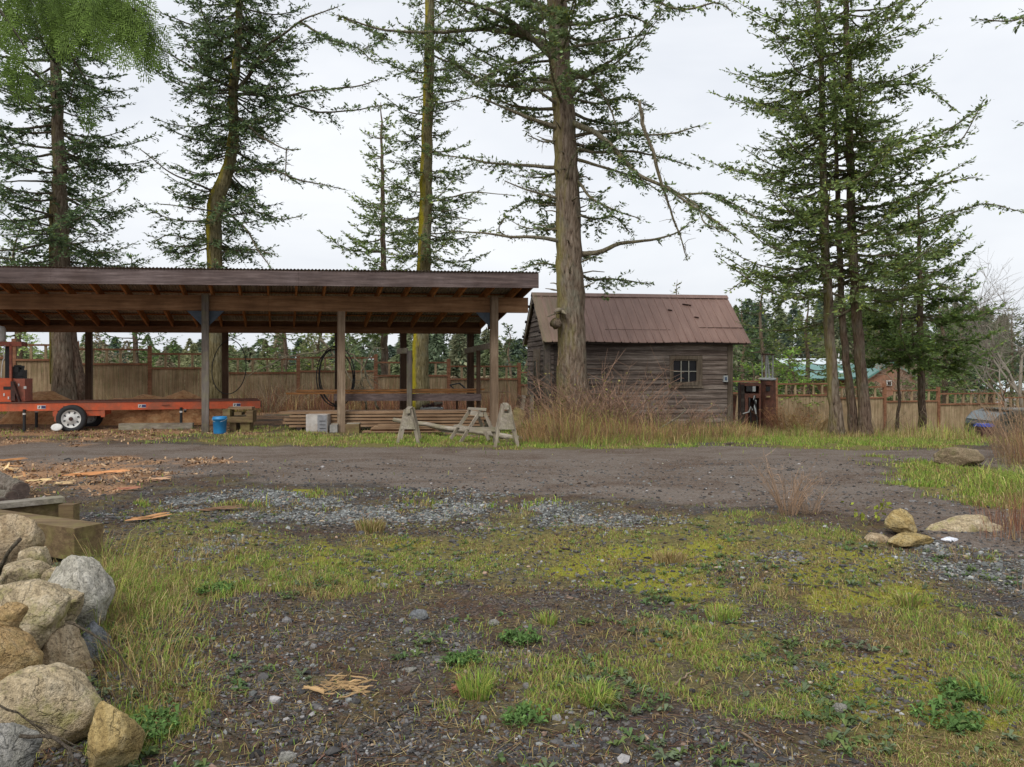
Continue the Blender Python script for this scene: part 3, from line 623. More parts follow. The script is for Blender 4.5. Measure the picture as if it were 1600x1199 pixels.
# mill head (left edge)
zt = lambda px, py: SF.zat(px, py, .2)
xa, xb = SF.xat(-75, .2), SF.xat(39, .2)
LBs('engine_cabinet', 'orange_dull', SF.xat(20, .2), xb, .2, .75, zb+.12, zt(30, 592)); LBs('blade_cover', 'orange', xa, SF.xat(20, .2)-.004, .12, .8, zb+.12, zt(30, 591))
LBs('cover_slot', 'rustd', SF.xat(17, .1), SF.xat(24, .1), .08, .118, zb+.14, zt(20, 596))
LBs('name_plate', 'black', SF.xat(5, .1), SF.xat(16, .1), .11, .118, zt(10, 609), zt(10, 604))
m2 = MB(); x = SF.xat(22, .15)
m2.bar((x, .1, zt(20, 597)), (SF.xat(32, .15), .14, zt(20, 629)), .03, .13); m2.build('guard_strip', M['rustd'], T9, local=True)
LBs('gantry_post', 'black', SF.xat(9, .5), SF.xat(17, .5), .45, .55, zb+.12, SF.zat(12, 537, .5)); LBs('gantry_post', 'orange_dull', SF.xat(14.5, .2), SF.xat(18, .2), .2, .27, zb+.5, SF.zat(12, 537, .2))
LBs('gantry_beam', 'orange_dull', SF.xat(-70, .2), SF.xat(34, .2), .2, .6, SF.zat(12, 541, .2), SF.zat(12, 534, .2))
m2 = MB(); m2.tube(jline((SF.xat(8, .1), .1, SF.zat(8, 540)), (SF.xat(2, .1), .1, SF.zat(8, 590)), 9, .02), .012, 8); m2.build('hose', M['white'], T9, local=True, smooth=True)
m2 = MB(); x0, x1 = SF.xat(18, .4), SF.xat(38, .4); zc = SF.zat(28, 592, .4)
for k in range(14): m2.box((rng.uniform(x0+.05, x1-.04), rng.uniform(.3, .6), zc+rng.uniform(.05, .27)), rng.uniform(.06, .14, 3))
LB(m2, x0, x1, .32, .6, zc, zc+.2); m2.build('engine', M['black'], T9, local=True)
m2 = MB(); lathe(m2, [(.0001, 0), (.14, .01), (.155, .05), (.155, .3), (.12, .36), (.04, .38), (.0001, .39)], (SF.xat(-3, .3), .3, SF.zat(0, 535, .3)), 'z'); m2.build('water_tank', M['white'], T9, local=True, smooth=True)
for k, (px_, py_) in enumerate(((36, 606), (38, 606), (27, 602), (6, 617), (13, 622))): x = SF.xat(px_, .1); z = SF.zat(px_, py_, .1); LBs('decal', 'white', x-.014, x+.014, .105 if px_ < 20 else .19, .118 if px_ < 20 else .198, z-.03, z+.03)
c = G(102, 673); m2 = MB(); lathe(m2, [(.0001, -.012), (.1, -.012), (.13, -.004), (.13, .008), (.11, .01), (.0001, .006)], (0, 0, 0), 'y', 28)
Vv = m2.v[0]; a = R(-18); Vv[:] = (Vv*np.array([1, 1, .65])) @ np.array([[1, 0, 0], [0, math.cos(a), -math.sin(a)], [0, math.sin(a), math.cos(a)]]).T+np.array([0, 0, .1]); tag(m2.build('white_disc', M['white'], loc=(c[0], 18.05, c[2]), local=True, smooth=True), 'round white plastic lid propped against the trailer wheel', 'lid')

# sawdust heaps (solid mounds)
ms_, nt, b = nmat('sawdust'); g_ = noise(nt, coords(nt), 7, 8, .75); c_ = ramp(nt, g_, [(.3, (.25, .11, .045)), (.46, (.6, .3, .13)), (.62, (.75, .46, .23)), (.8, (.85, .62, .38))]); nt.links.new(c_, b.inputs['Base Color']); b.inputs['Roughness'].default_value = 1; bump(nt, b, g_, 1, .05)
def heap(lab, prof, Y, dep, base_py, group=None, name='sawdust_heap'):
    # ridge heights given along the heap, real depth dep
    n = 90; px = np.linspace(prof[0][0], prof[-1][0], n); top = np.interp(px, [p[0] for p in prof], [p[1] for p in prof]); r = 15
    V = []
    for k in range(r):
        t = (k/(r-1))*2-1; f = 1-abs(t)**1.7
        X = (px-800)*Y/F; Z0 = terr(X, np.full(n, Y))-.05; ZT = CH-(top-HZ)*Y/F
        z = Z0+(ZT-Z0)*f*(1+.14*(fbm(px*.12, np.full(n, k*.7), 3, 12)-.5)*(abs(t) > .05)); yy = Y+t*dep/2
        V.append(np.stack([X+.05*(fbm(px*.3, np.full(n, k*.9), 2, 8)-.5), np.full(n, yy), z], 1))
    V = np.concatenate(V); i = np.arange(r-1)[:, None]; j = np.arange(n-1)[None]; m2 = MB(); m2.add(V, [np.stack([i*n+j, i*n+j+1, (i+1)*n+j+1, (i+1)*n+j], -1).reshape(-1, 4)])
    return tag(m2.build(name, ms_, loc=(V[:, 0].mean(), Y, 0), smooth=True), lab, 'sawdust', group)
heap('low mound of orange sawdust behind the left end of the sawmill bed', [(30, 640), (42, 618), (60, 612), (82, 611), (98, 620), (118, 628), (150, 634), (175, 655)], 20.6, 2.0, 655, 'sawdust heaps')
heap('long mound of orange sawdust with a peaked right end behind the sawmill bed', [(140, 655), (158, 630), (180, 622), (205, 622), (225, 616), (255, 621), (270, 616), (287, 609), (305, 617), (325, 626), (350, 645), (362, 660)], 20.55, 1.9, 655, 'sawdust heaps')

# ------------------------------------------------------------------ black hose coils on rear posts
def coil(lab, cx, cy, rx, ry, Y, n, r=.012, js=2.2, mat='black'):
    m2 = MB()
    for k in range(n):
        t = np.linspace(0, 2*math.pi, 60); a = rng.uniform(-.12, .12); X = cx+rng.normal(0, js)+(rx+rng.normal(0, js))*np.cos(t+a); Z = cy+rng.normal(0, js*.6)+(ry+rng.normal(0, js))*np.sin(t)
        P = np.stack([(X-800)*Y/F, Y+.04*np.sin(t*2+k)+k*.015, CH-(Z-HZ)*Y/F], 1); m2.tube(P, r, 6)
    tag(m2.build('hose_coil', M[mat], loc=W(cx, cy, Y), smooth=True), lab, 'hose', 'coiled black hoses')
coil('thick coil of black hose hung on the post behind the middle post', 524, 589, 27, 44, 20.9, 4, .013)
coil('single thin loop of black hose hung on the second rear post', 358, 574, 27, 43, 20.7, 1, .012, .5)
# oddments on the lumber
c = W(675, 640, 20.4); T = Thing('scrap_box', 'pale tray full of black scrap resting behind the lumber stack', 'scrap box', c)
m2 = MB(); m2.box((0, 0, .02), (.55, .4, .06)); m2.build('tray', M['steel'], T, local=True)
m2 = MB()
for k in range(16): m2.box((rng.uniform(-.22, .22), rng.uniform(-.15, .1), .08+rng.uniform(0, .07)), (rng.uniform(.06, .2), .1, rng.uniform(.02, .06)), np.array(Matrix.Rotation(rng.normal(0, .4), 3, 'Y')))
m2.build('scrap', M['rustd'], T, local=True); m2 = MB(); m2.box((.16, 0, .15), (.2, .2, .09)); m2.build('wood_offcut', M['oldwood'], T, local=True)
m2 = MB(); Y = 20.3; Q = [(703, 602), (718, 599), (728, 608), (711, 609)]
for k in range(4): m2.bar(W(*Q[k], Y+(.25 if k in (1,) else 0)), W(*Q[(k+1) % 4], Y+(.25 if (k+1) % 4 == 1 else 0)), .03, .03)
tag(m2.build('metal_frame', M['black'], loc=W(715, 608, Y)), 'small empty black frame tilted like a diamond above the rail', 'frame')
# posts need support for the lumber oddments
m2 = MB(); m2.box((0, 0, .28), (.9, .5, .56)); 
T = Thing('old_crate', 'old brown wooden crate hidden among the dry weeds behind the lumber', 'crate', (c[0], c[1], c[2]-.57))
for z in (.08, .25, .42, .52):
    m2 = MB(); m2.box((0, -.24, z), (.8, .03, .08)); m2.box((0, .24, z), (.8, .03, .08)); m2.build('slat', M['darkwood'], T, local=True)
for x_ in (-.38, .38): m2 = MB(); m2.box((x_, 0, .28), (.04, .45, .56)); m2.build('side', M['darkwood'], T, local=True)

# ------------------------------------------------------------------ sawhorses
def sawhorse(lab, px, py0, py1, ang, L=.9, spread=.27, topw=.1, group='weathered sawhorses'):
    c = G(px, py1); Y = c[1]; h = (py1-py0)*Y/F; T = Thing('sawhorse', lab, 'sawhorse', c, ang, group)
    m2 = MB(); m2.box((0, 0, h-.045), (L, .09, .09)); m2.build('top_beam', M['oldwood'], T, local=True)
    for s in (-1, 1):
        xe = s*(L/2-.07)
        for t in (-1, 1):
            m2 = MB(); m2.bar((xe+s*.05, t*spread, .0), (xe, t*.05, h-.02), .06, .025, up=(1, 0, 0)); m2.build('leg', M['oldwood_z'], T, local=True)
        ht = h*.8; hb = h*.42; wt = .05+(spread-.05)*(1-ht/h); wb = .05+(spread-.05)*(1-hb/h)
        m2 = MB(); m2.prism([(-wb, hb), (wb, hb), (wt, ht), (-wt, ht)], .02, (np.array([[0, -1, 0], [1, 0, 0], [0, 0, 1]]), (xe+s*.06, 0, 0))); m2.build('end_plate', M['oldwood'], T, local=True)
    return T
sawhorse('weathered sawhorse seen end on, left one with a grey end plate', 639.5, 637, 691, R(93.5), .85, .2)
sawhorse('weathered sawhorse seen end on, right one beside the bleached pole', 790, 631, 696, R(93), .85, .22)
c = G(742, 692); Y = c[1]; T = Thing('step_trestle', 'folding wooden step trestle with crossed legs between the two sawhorses', 'trestle', c, 0, 'weathered sawhorses')
def pb(name, a_, b_, w, h, Ya, Yb, mt='oldwood'): m2 = MB(); m2.bar(W(*a_, Ya), W(*b_, Yb), w, h); m2.build(name, M[mt], T)
pb('leg', (704, 686), (735, 640), .03, .06, Y-.05, Y+.1, 'oldwood_z'); pb('leg', (719, 692), (752, 640), .03, .06, Y-.35, Y-.1, 'oldwood_z')
pb('leg', (779, 693), (756, 643), .03, .06, Y-.3, Y-.1, 'oldwood_z'); pb('leg', (764, 688), (744, 645), .03, .06, Y, Y+.15, 'oldwood_z')
pb('top_board', (731, 638.5), (760, 640), .3, .035, Y, Y); pb('apron', (735, 645), (755, 648), .03, .09, Y-.14, Y-.12); pb('step', (712, 665), (736, 670), .22, .03, Y-.1, Y-.2); pb('spreader', (733, 671), (774, 671), .03, .085, Y-.28, Y-.28)

# ------------------------------------------------------------------ pallet of slats leaning at the shed
c = G(822, 672); Y = 19.2; T = Thing('slatted_pallet', 'blackened slatted pallet leaning against the cabin beside a mossy board', 'pallet', (c[0], Y, c[2]))
for k in range(5):
    m2 = MB(); m2.bar(W(803+9*k, 668, 19.0+.1*k), W(812+6.3*k, 619-.5*k, 19.6+.1*k), .11, .03, up=(0, -1, 0)); m2.build('slat', M['oldwood_z'] if k % 2 else M['post_dark'], T)
for py_ in (622, 640, 664): m2 = MB(); m2.bar(W(803+(668-py_)*.16, py_, 19.1+(668-py_)*.012), W(842, py_-1, 19.5+(668-py_)*.012), .08, .05, up=(0, -1, 0)); m2.build('cross_bar', M['black'], T)
m2 = MB(); a_ = W(799, 667, 18.5); m2.bar(a_, W(814, 640, 18.9), .3, .035, up=(0, -1, .3)); tag(m2.build('mossy_board', M['mosswood'], loc=a_), 'short yellow green mossy board leaning on the blackened pallet', 'board')
# ------------------------------------------------------------------ the cabin
HF = Frame((.874, 20.67, 0), R(9.3)); HD = 2.56; HL = 5.06; SLP = .886; RY = 1.28
T = Thing('cabin', 'small weathered grey board cabin with a rusty brown metal gable roof', 'cabin', HF.p(0, 0, 0), HF.a)
msd, nt, b = nmat('weathered_siding'); co = coords(nt, (1.2, 14, 26)); g_ = noise(nt, co, 1.5, 8, .75, .1); co1 = coords(nt)
sz = nt.nodes.new('ShaderNodeSeparateXYZ'); nt.links.new(co1, sz.inputs[0]); co3 = coords(nt, (.55, .5, 8)); g3 = noise(nt, co3, .9, 3, .6)
c_ = ramp(nt, g_, [(.3, (.045, .036, .031)), (.5, (.14, .115, .098)), (.66, (.24, .21, .185)), (.8, (.36, .33, .3))])
c_ = mix(nt, ramp(nt, g3, [(.4, (0, 0, 0)), (.62, (1, 1, 1))]), mix(nt, 1.0, c_, (.5, .46, .46), 'MULTIPLY'), c_)
wx = mth(nt, 'ADD', mth(nt, 'MULTIPLY', sz.outputs[0], .09), noise(nt, co1, .8, 4, .6)); c_ = mix(nt, ramp(nt, wx, [(.55, (0, 0, 0)), (.95, (.75, .75, .75))]), c_, mix(nt, 1.0, c_, (1.9, 1.85, 1.8), 'MULTIPLY'))
ndk = noise(nt, coords(nt), 14, 4, .7); c_ = mix(nt, ramp(nt, ndk, [(.6, (0, 0, 0)), (.75, (.6, .6, .6))]), c_, (.03, .022, .018))
nt.links.new(c_, b.inputs['Base Color']); b.inputs['Roughness'].default_value = .9; b.inputs['Specular IOR Level'].default_value = .15; bump(nt, b, g_, .7, .015)
def sidingboards(mb, L, z0, z1, step, place, holes=()):
    """lap boards as wedges; place(x0,x1,z,h) adds a board"""
    z = z0; k = 0
    while z < z1-.01:
        h = min(step, z1-z); segs = [(0, L)]
        for (a_, b_, c_, d_) in holes:
            if z+h > c_+.01 and z < d_-.01:
                ns = []
                for s0, s1 in segs:
                    if a_ > s0: ns.append((s0, min(a_, s1)))
                    if b_ < s1: ns.append((max(b_, s0), s1))
                segs = [q for q in ns if q[1]-q[0] > .03]
        for s0, s1 in segs:
            cut = [s0, s1]
            if s1-s0 > 2: cut = [s0, s0+(s1-s0)*rng.uniform(.3, .7), s1]
            for a0, a1 in zip(cut[:-1], cut[1:]): place(a0, a1-.004, z, h, k)
        z += step; k += 1
wx0, wx1, wz0, wz1 = HF.xat(1047), HF.xat(1096), .93, 1.72
m2 = MB()
def pf(x0, x1, z, h, k):
    o = .012+rng.uniform(0, .012); dz = rng.normal(0, .004)
    V = [(x0, -.012-o, z+dz), (x1, -.012-o, z+dz+rng.normal(0, .002)), (x1, -.004, z+h+.01), (x0, -.004, z+h+.01), (x0, .02, z), (x1, .02, z), (x1, .02, z+h+.01), (x0, .02, z+h+.01)]
    m2.add(V, [(0, 1, 2, 3), (5, 4, 7, 6), (0, 4, 5, 1), (3, 2, 6, 7), (0, 3, 7, 4), (1, 5, 6, 2)])
sidingboards(m2, HL, -.5, 2.12, .128, pf, [(wx0, wx1, wz0, wz1)]); m2.build('front_wall', msd, T, local=True)
m2 = MB()
def pg(y0, y1, z, h, k):
    zt_ = z+h/2
    ya = max(y0, RY-(3.42-zt_)/SLP); yb = min(y1, RY+(3.42-zt_)/SLP)
    if yb-ya < .05: return
    o = .012+rng.uniform(0, .01); V = [(-.012-o, ya, z), (-.012-o, yb, z), (-.004, yb, z+h+.01), (-.004, ya, z+h+.01), (.02, ya, z), (.02, yb, z), (.02, yb, z+h+.01), (.02, ya, z+h+.01)]
    m2.add(V, [(3, 2, 1, 0), (6, 7, 4, 5), (1, 5, 4, 0), (7, 6, 2, 3), (4, 7, 3, 0), (2, 6, 5, 1)])
sidingboards(m2, HD, -.5, 3.5, .135, pg, [(.55, .64, -.5, 2.0)]); m2.build('gable_wall', msd, T, local=True)
for nm, bx in (('right_wall', (HL, HL+.04, 0, HD, -.5, 3.0)), ('rear_wall', (0, HL, HD, HD+.04, -.5, 2.1)), ('floor', (.05, HL-.05, .05, HD-.05, -.3, -.2))):
    m2 = MB(); LB(m2, *bx) if nm != 'right_wall' else m2.prism([(0, -.5), (HD, -.5), (HD, 2.2), (RY, 3.35), (0, 2.2)], .04, (np.array([[0, -1, 0], [1, 0, 0], [0, 0, 1]]), (HL-.02, 0, 0))); m2.build(nm, msd, T, local=True)
for (x0, x1, y0, y1) in ((-.035, .11, -.05, -.028), (-.05, -.03, -.05, .1), (HL-.13, HL+.02, -.05, -.028)): m2 = MB(); LB(m2, x0, x1, y0, y1, -.5, 2.14); m2.build('corner_board', M['trim'] if x0 > 1 else M['post'], T, local=True)
# dark recess board left of trunk
m2 = MB(); LB(m2, .2, .32, -.045, -.03, -.4, 2.1); m2.build('batten', M['darkwood'], T, local=True)
# door slit
m2 = MB(); LB(m2, .0, .02, .55, .64, -.4, 2.0); m2.build('door_gap', M['black'], T, local=True)
m2 = MB(); LB(m2, -.05, -.027, .65, 1.5, -.35, 1.98); d_ = m2.build('door', M['trim'], T, local=True)
m2 = MB(); m2.tube([(-.09, .72, .6), (-.09, .85, .6), (-.05, .85, .6)], .015, 8); sub(m2, 'handle', M['rustd'], d_, T, local=True)
m2 = MB(); LB(m2, -.062, -.052, .98, 1.34, 1.05, 1.65); o1 = m2.build('side_window', M['glass'], T, local=True)
m2 = MB(); LB(m2, -.075, -.052, .93, .98, 1.0, 1.7); LB(m2, -.075, -.052, 1.34, 1.39, 1.0, 1.7); LB(m2, -.075, -.052, .98, 1.34, 1.65, 1.7); LB(m2, -.075, -.052, .98, 1.34, 1.0, 1.05); sub(m2, 'frame', M['trim'], o1, T, local=True)
# front window
a0, a1 = HF.xat(1052), HF.xat(1088); z0, z1 = HF.zat(1070, 597), HF.zat(1070, 564)
m2 = MB(); LB(m2, wx0, wx1, .02, .03, wz0, wz1); win = m2.build('window', M['glass'], T, local=True)
for nm, bx, mt in (('casing', (wx0-.02, a0-.035, -.045, .015, wz0+.05, wz1-.03), 'trim'), ('casing', (a1+.035, wx1+.01, -.045, .015, wz0+.05, wz1-.03), 'trim'), ('casing', (wx0-.02, wx1+.01, -.047, .015, wz1-.03, wz1+.07), 'trim'), ('sill', (wx0-.04, wx1+.03, -.09, .015, wz0-.0, wz0+.05), 'trim'),
                   ('sash', (a0-.035, a0, -.02, .01, z0-.1, z1+.05), 'trim'), ('sash', (a1, a1+.035, -.02, .01, z0-.1, z1+.05), 'trim'), ('sash', (a0, a1, -.02, .01, z0-.1, z0), 'trim'), ('sash', (a0, a1, -.018, .01, z1, z1+.05), 'trim')):
    m2 = MB(); LB(m2, *bx); sub(m2, nm, M[mt], win, T, local=True)
pw = plain('pale_muntin_paint', (.27, .26, .22), .8)
m2 = MB()
for k in (1, 2): x = a0+(a1-a0)*k/3; LB(m2, x-.011, x+.011, -.015, .012, z0, z1)
z = (z0+z1)/2
for k in range(3): LB(m2, a0+(a1-a0)*k/3+.0115*(k > 0), a0+(a1-a0)*(k+1)/3-.0115*(k < 2), -.015, .012, z-.011, z+.011)
sub(m2, 'muntins', pw, win, T, local=True)
m2 = MB(); m2.bar((a0+.04, .014, z0+.17), (a0+.1, .012, z0+.01), .012, .004); sub(m2, 'stick_inside', M['post'], win, T, local=True)
# roof
mr, nt, b = nmat('rusty_brown_roof'); co = coords(nt); g_ = noise(nt, coords(nt, (3.5, .5, .5)), 2, 6, .7); g4 = noise(nt, co, 1.1, 4, .6); g5 = noise(nt, coords(nt, (1, 1, 1)), 9, 5, .7)
c_ = ramp(nt, g_, [(.3, (.22, .135, .108)), (.5, (.275, .168, .136)), (.72, (.33, .215, .175))])
sx = nt.nodes.new('ShaderNodeSeparateXYZ'); nt.links.new(co, sx.inputs[0]); lk = mth(nt, 'ADD', mth(nt, 'MULTIPLY', sx.outputs[0], -.18), noise(nt, coords(nt, (6, .5, .5)), 1.5, 5, .7))
c_ = mix(nt, ramp(nt, lk, [(.3, (0, 0, 0)), (.62, (.8, .8, .8))]), c_, (.17, .15, .08)); rk = mth(nt, 'ADD', mth(nt, 'MULTIPLY', sx.outputs[0], .16), noise(nt, coords(nt, (5, .5, .5)), 1.5, 5, .7))
c_ = mix(nt, ramp(nt, rk, [(1.15, (0, 0, 0)), (1.4, (.7, .7, .7))]), c_, (.2, .155, .085)); c_ = mix(nt, ramp(nt, g5, [(.6, (0, 0, 0)), (.8, (.4, .4, .4))]), c_, (.09, .05, .04))
nt.links.new(c_, b.inputs['Base Color']); b.inputs['Roughness'].default_value = .6; b.inputs['Metallic'].default_value = .1; bump(nt, b, g5, .1, .005)
RL, RR = -.13, 5.5
def rz(y): return 3.49-abs(y-RY)*SLP
for s, ye in ((-1, -.25), (1, 2.8)):
    m2 = MB(); xs_ = []; 
    x = RL
    prof = []
    while x < RR-.02:
        prof += [(x, 0), (x+.012, .022), (x+.028, .022), (x+.04, 0), (x+.1, .0), (x+.112, .006), (x+.122, 0)]; x += .2286 if (int((x-RL)/.2286+.5) % 4) else .226
    prof.append((RR, 0)); prof = [p_ for p_ in prof if p_[0] <= RR]
    pa = np.array(prof); n = len(pa); rows = np.linspace(RY, ye, 9); V = []
    for y in rows: V.append(np.stack([pa[:, 0], np.full(n, y)+(rng.normal(0, .006, n) if y == ye else 0), rz(y)+pa[:, 1]+.01*np.sin(pa[:, 0]*2+y)], 1))
    V = np.concatenate(V); i = np.arange(8)[:, None]; j = np.arange(n-1)[None]; q = np.stack([i*n+j, i*n+j+1, (i+1)*n+j+1, (i+1)*n+j], -1).reshape(-1, 4)
    if s < 0: q = q[:, ::-1]
    m2.add(V, [q]); V2 = V.copy(); V2[:, 2] -= .012; m2.add(V2, [q[:, ::-1]]); ro = m2.build('roof_sheet', mr, T, local=True)
    if s < 0:
        m4 = MB(); sl = -SLP
        def strip(x0, x1, y, w=.02, h=.006): m4.bar((x0, y, rz(y)+.012), (x1, y, rz(y)+.012), w, h, up=(0, -sl, 1))
        strip(4.2, RR-.02, .2)
        m4.build('roof_seam', M['rustd'], T, local=True); m4 = MB(); strip(1.6, 3.4, .12, .008, .004); m4.build('roof_seam', M['rustd'], T, local=True); m4 = MB()
        for y_, x_ in ((.95, 4.05), (.93, 4.17), (.75, 3.55), (.52, 4.22)): m4.bar((x_, y_, rz(y_)+.026), (x_+.12, y_-.02, rz(y_-.02)+.024), .06, .012, up=(0, -sl, 1)); m4.build('roof_patch', M['rustd'], T, local=True); m4 = MB()
m2 = MB()
for s in (-1, 1): m2.bar((RL-.01, RY+s*.06, 3.49-.053+.035), (RR+.01, RY+s*.06, 3.472), .15, .008, up=(0, s*SLP, 1))
m2.build('ridge_cap', mr, T, local=True)
m2 = MB()
for s, ye in ((-1, -.2), (1, 2.75)): m2.bar((RL+.03, RY, 3.41), (RL+.03, ye, rz(ye)-.07), .03, .09)
m2.build('barge_board', M['oldwood'], T, local=True)
m2 = MB()
for y in (.1, .55, 1.0, 1.6, 2.05, 2.5): m2.box((RL+.1, y, rz(y)-.05), (.3, .07, .04), np.array(Matrix.Rotation(-math.copysign(.72, y-RY), 3, 'X')))
m2.build('purlin_end', M['darkwood'], T, local=True)
m2 = MB(); LB(m2, RL+.05, RR-.05, -.2, -.16, 2.08, 2.14); m2.build('eave_board', M['darkwood'], T, local=True)
x = HF.xat(1132); c = HF.p(x, -.06, HF.zat(1132, 592))
T = Thing('outlet_box', 'small pale grey electrical box on the right end of the cabin wall', 'electrical box', c, HF.a)
m2 = MB(); LB(m2, -.06, .06, -.03, .035, -.085, .085); m2.build('case', M['steel'], T, local=True)
m2 = MB(); LB(m2, -.03, .03, -.036, -.031, -.045, .045); m2.build('face_plate', plain('slate_face', (.07, .1, .16), .4), T, local=True)
m2 = MB(); m2.tube([(0, 0, .085), (0, .0, .13)], .012, 8); m2.tube([(0, 0, -.085), (0, .0, -.12)], .012, 8); m2.build('conduit', M['darkwood'], T, local=True)

# ------------------------------------------------------------------ old fuel pumps
Y = 22.6; b0 = W(1200, 690, Y); T = Thing('round_fuel_pump', 'tall rusty cylindrical visible fuel pump with a bare cage top behind the cabin', 'fuel pump', b0)
H1 = (690-594.5)*Y/F; r = 11.7*Y/F
m2 = MB(); lathe(m2, [(.0001, 0), (r*1.22, 0), (r*1.2, .1), (r*1.1, .16), (r*1.07, .3), (r*.97, H1-.1), (r*.97, H1)], (0, 0, 0), 'z', 40); m2.build('column', M['rustm'], T, local=True, smooth=True)
m2 = MB(); lathe(m2, [(r*.97, H1), (r*1.12, H1+.005), (r*1.1, H1+.05), (r*.8, H1+.07), (.0001, H1+.075)], (0, 0, 0), 'z', 40); m2.build('top_plate', M['steel'], T, local=True, smooth=True)
hc = (594-554)*Y/F
for k in range(5):
    a = k*2*math.pi/5+.4; m2 = MB(); m2.tube([(r*.75*math.cos(a), r*.75*math.sin(a), H1+.05), (r*.75*math.cos(a), r*.75*math.sin(a), H1+hc)], .013, 6); m2.build('cage_rod', M['steel'], T, local=True)
m2 = MB(); m2.tube([(.04, 0, H1+.05), (-.02, 0, H1+hc-.03)], .028, 8); m2.build('centre_pipe', M['steel'], T, local=True)
m2 = MB(); lathe(m2, [(.0001, H1+hc-.012), (r*.85, H1+hc-.012), (r*.85, H1+hc+.02), (.0001, H1+hc+.03)], (0, 0, 0), 'z', 28); m2.build('cage_ring', M['rustd'], T, local=True)
m2 = MB(); LB(m2, -.12, -.01, -r*1.02, -r*.8, H1-.3, H1-.17); m2.build('dial_window', M['black'], T, local=True)
m2 = MB(); LB(m2, -.15, .0, -r*1.15, -r*.8, H1-.5, H1-.4); m2.build('hand_bracket', M['rustm'], T, local=True); m2 = MB(); LB(m2, -.14, .03, -r*1.2, -r*.8, H1-.13, H1-.1); m2.build('hood', M['rustm'], T, local=True)
m2 = MB(); m2.box((-.07, -r*1.17, H1-.45), (.1, .02, .04)); m2.build('badge', plain('dull_yellow', (.4, .33, .15), .6), T, local=True)
b0 = W(1170, 688, 22.3); T = Thing('square_fuel_pump', 'rusted open square fuel pump cabinet with hanging hoses beside the round pump', 'fuel pump', b0, R(-8))
Y = 22.3; k = Y/F; H2 = 90*k; w = 28*k
def bq(name, mt, *a): m2 = MB(); LB(m2, *a); return m2.build(name, M[mt], T, local=True)
bq('back_panel', 'rustd', -w/2, w/2, .18, .2, 0, H2); bq('side_panel', 'rustd', -w/2-.02, -w/2, -.2, .2, .1, H2); bq('side_panel', 'rustm', w/2, w/2+.04, -.2, .2, 0, H2-.02)
bq('top_hood', 'rustm', -w/2, w/2, -.2, .18, H2-.09, H2); bq('shelf', 'rustm', -w/2+.1, w/2, -.19, .18, H2-.42, H2-.3); bq('grille', 'darkwood', -w/2, -w/2+.1, -.24, -.2, .5, H2-.05)
bq('face_strip', 'rustm', -w/2+.12, -.05, -.21, -.19, .25, H2-.42); bq('dial', 'steel', .07, .15, -.215, -.2, H2-.24, H2-.1); bq('counter', 'black', -.1, .06, -.215, -.195, H2-.24, H2-.1)
bq('base', 'rustm', -w/2, w/2, -.2, .2, 0, .25)
for (x, z0, z1) in ((-.02, .2, H2-.4), (.14, .15, H2-.35)): m2 = MB(); m2.tube(jline((x, -.24, z1), (x+.05, -.26, z0), 10, .012), .022, 8); m2.build('hose', M['black'], T, local=True, smooth=True)
m2 = MB(); m2.tube([(-.2, -.3, .75), (-.05, -.34, .8), (0, -.34, .95), (.05, -.32, .85)], .018, 8); m2.build('nozzle', M['steel'], T, local=True)
m2 = MB(); m2.tube(jline((.12, -.24, H2-.35), (.15, -.25, H2-.85), 7, .015), .025, 8); m2.build('nozzle', M['steel'], T, local=True)
m2 = MB(); m2.bar(W(1143, 672, 22.2), W(1148, 618, 22.5), .12, .03, up=(0, -1, 0)); tag(m2.build('rusty_strip', M['rustm'], loc=W(1143, 676, 22.2)), 'narrow rusty metal strip leaning between cabin and pumps', 'metal strip')

# ------------------------------------------------------------------ fence
FA = np.array([-14.3, 24.4, 0]); FB = np.array([16., 33.8, 0]); FF = Frame((0, 28.84, 0), math.atan2(9.4, 30.3))
T = Thing('fence', 'long stepped cedar board fence with an open lattice top behind the yard', 'fence', FF.p(0, 0, 0), FF.a)
pp = [-170, -75, 22, 120, 234, 345, 466, 587, 701, 811, 925, 1035, 1127, 1212, 1300, 1382, 1466, 1567, 1665, 1770]
tp = [530, 534, 538, 545, 552, 560, 558, 565.5, 571.5, 581, 586, 590, 595, 599, 604, 609.5, 614, 620, 626]
lh = .42
for k, px_ in enumerate(pp):
    x = FF.xat(px_); tt = tp[max(0, k-1)] if k else tp[0]; zt_ = FF.zat(px_, min(tt, tp[min(k, len(tp)-1)])-4.5); wz = FF.p(x, 0, 0)
    m2 = MB(); gzz = terr_s(wz[0], wz[1]); m2.box((x, 0, (zt_+gzz-.2)/2), (.115, .115, zt_-gzz+.2)); m2.build('post', M['rail'], T, local=True)
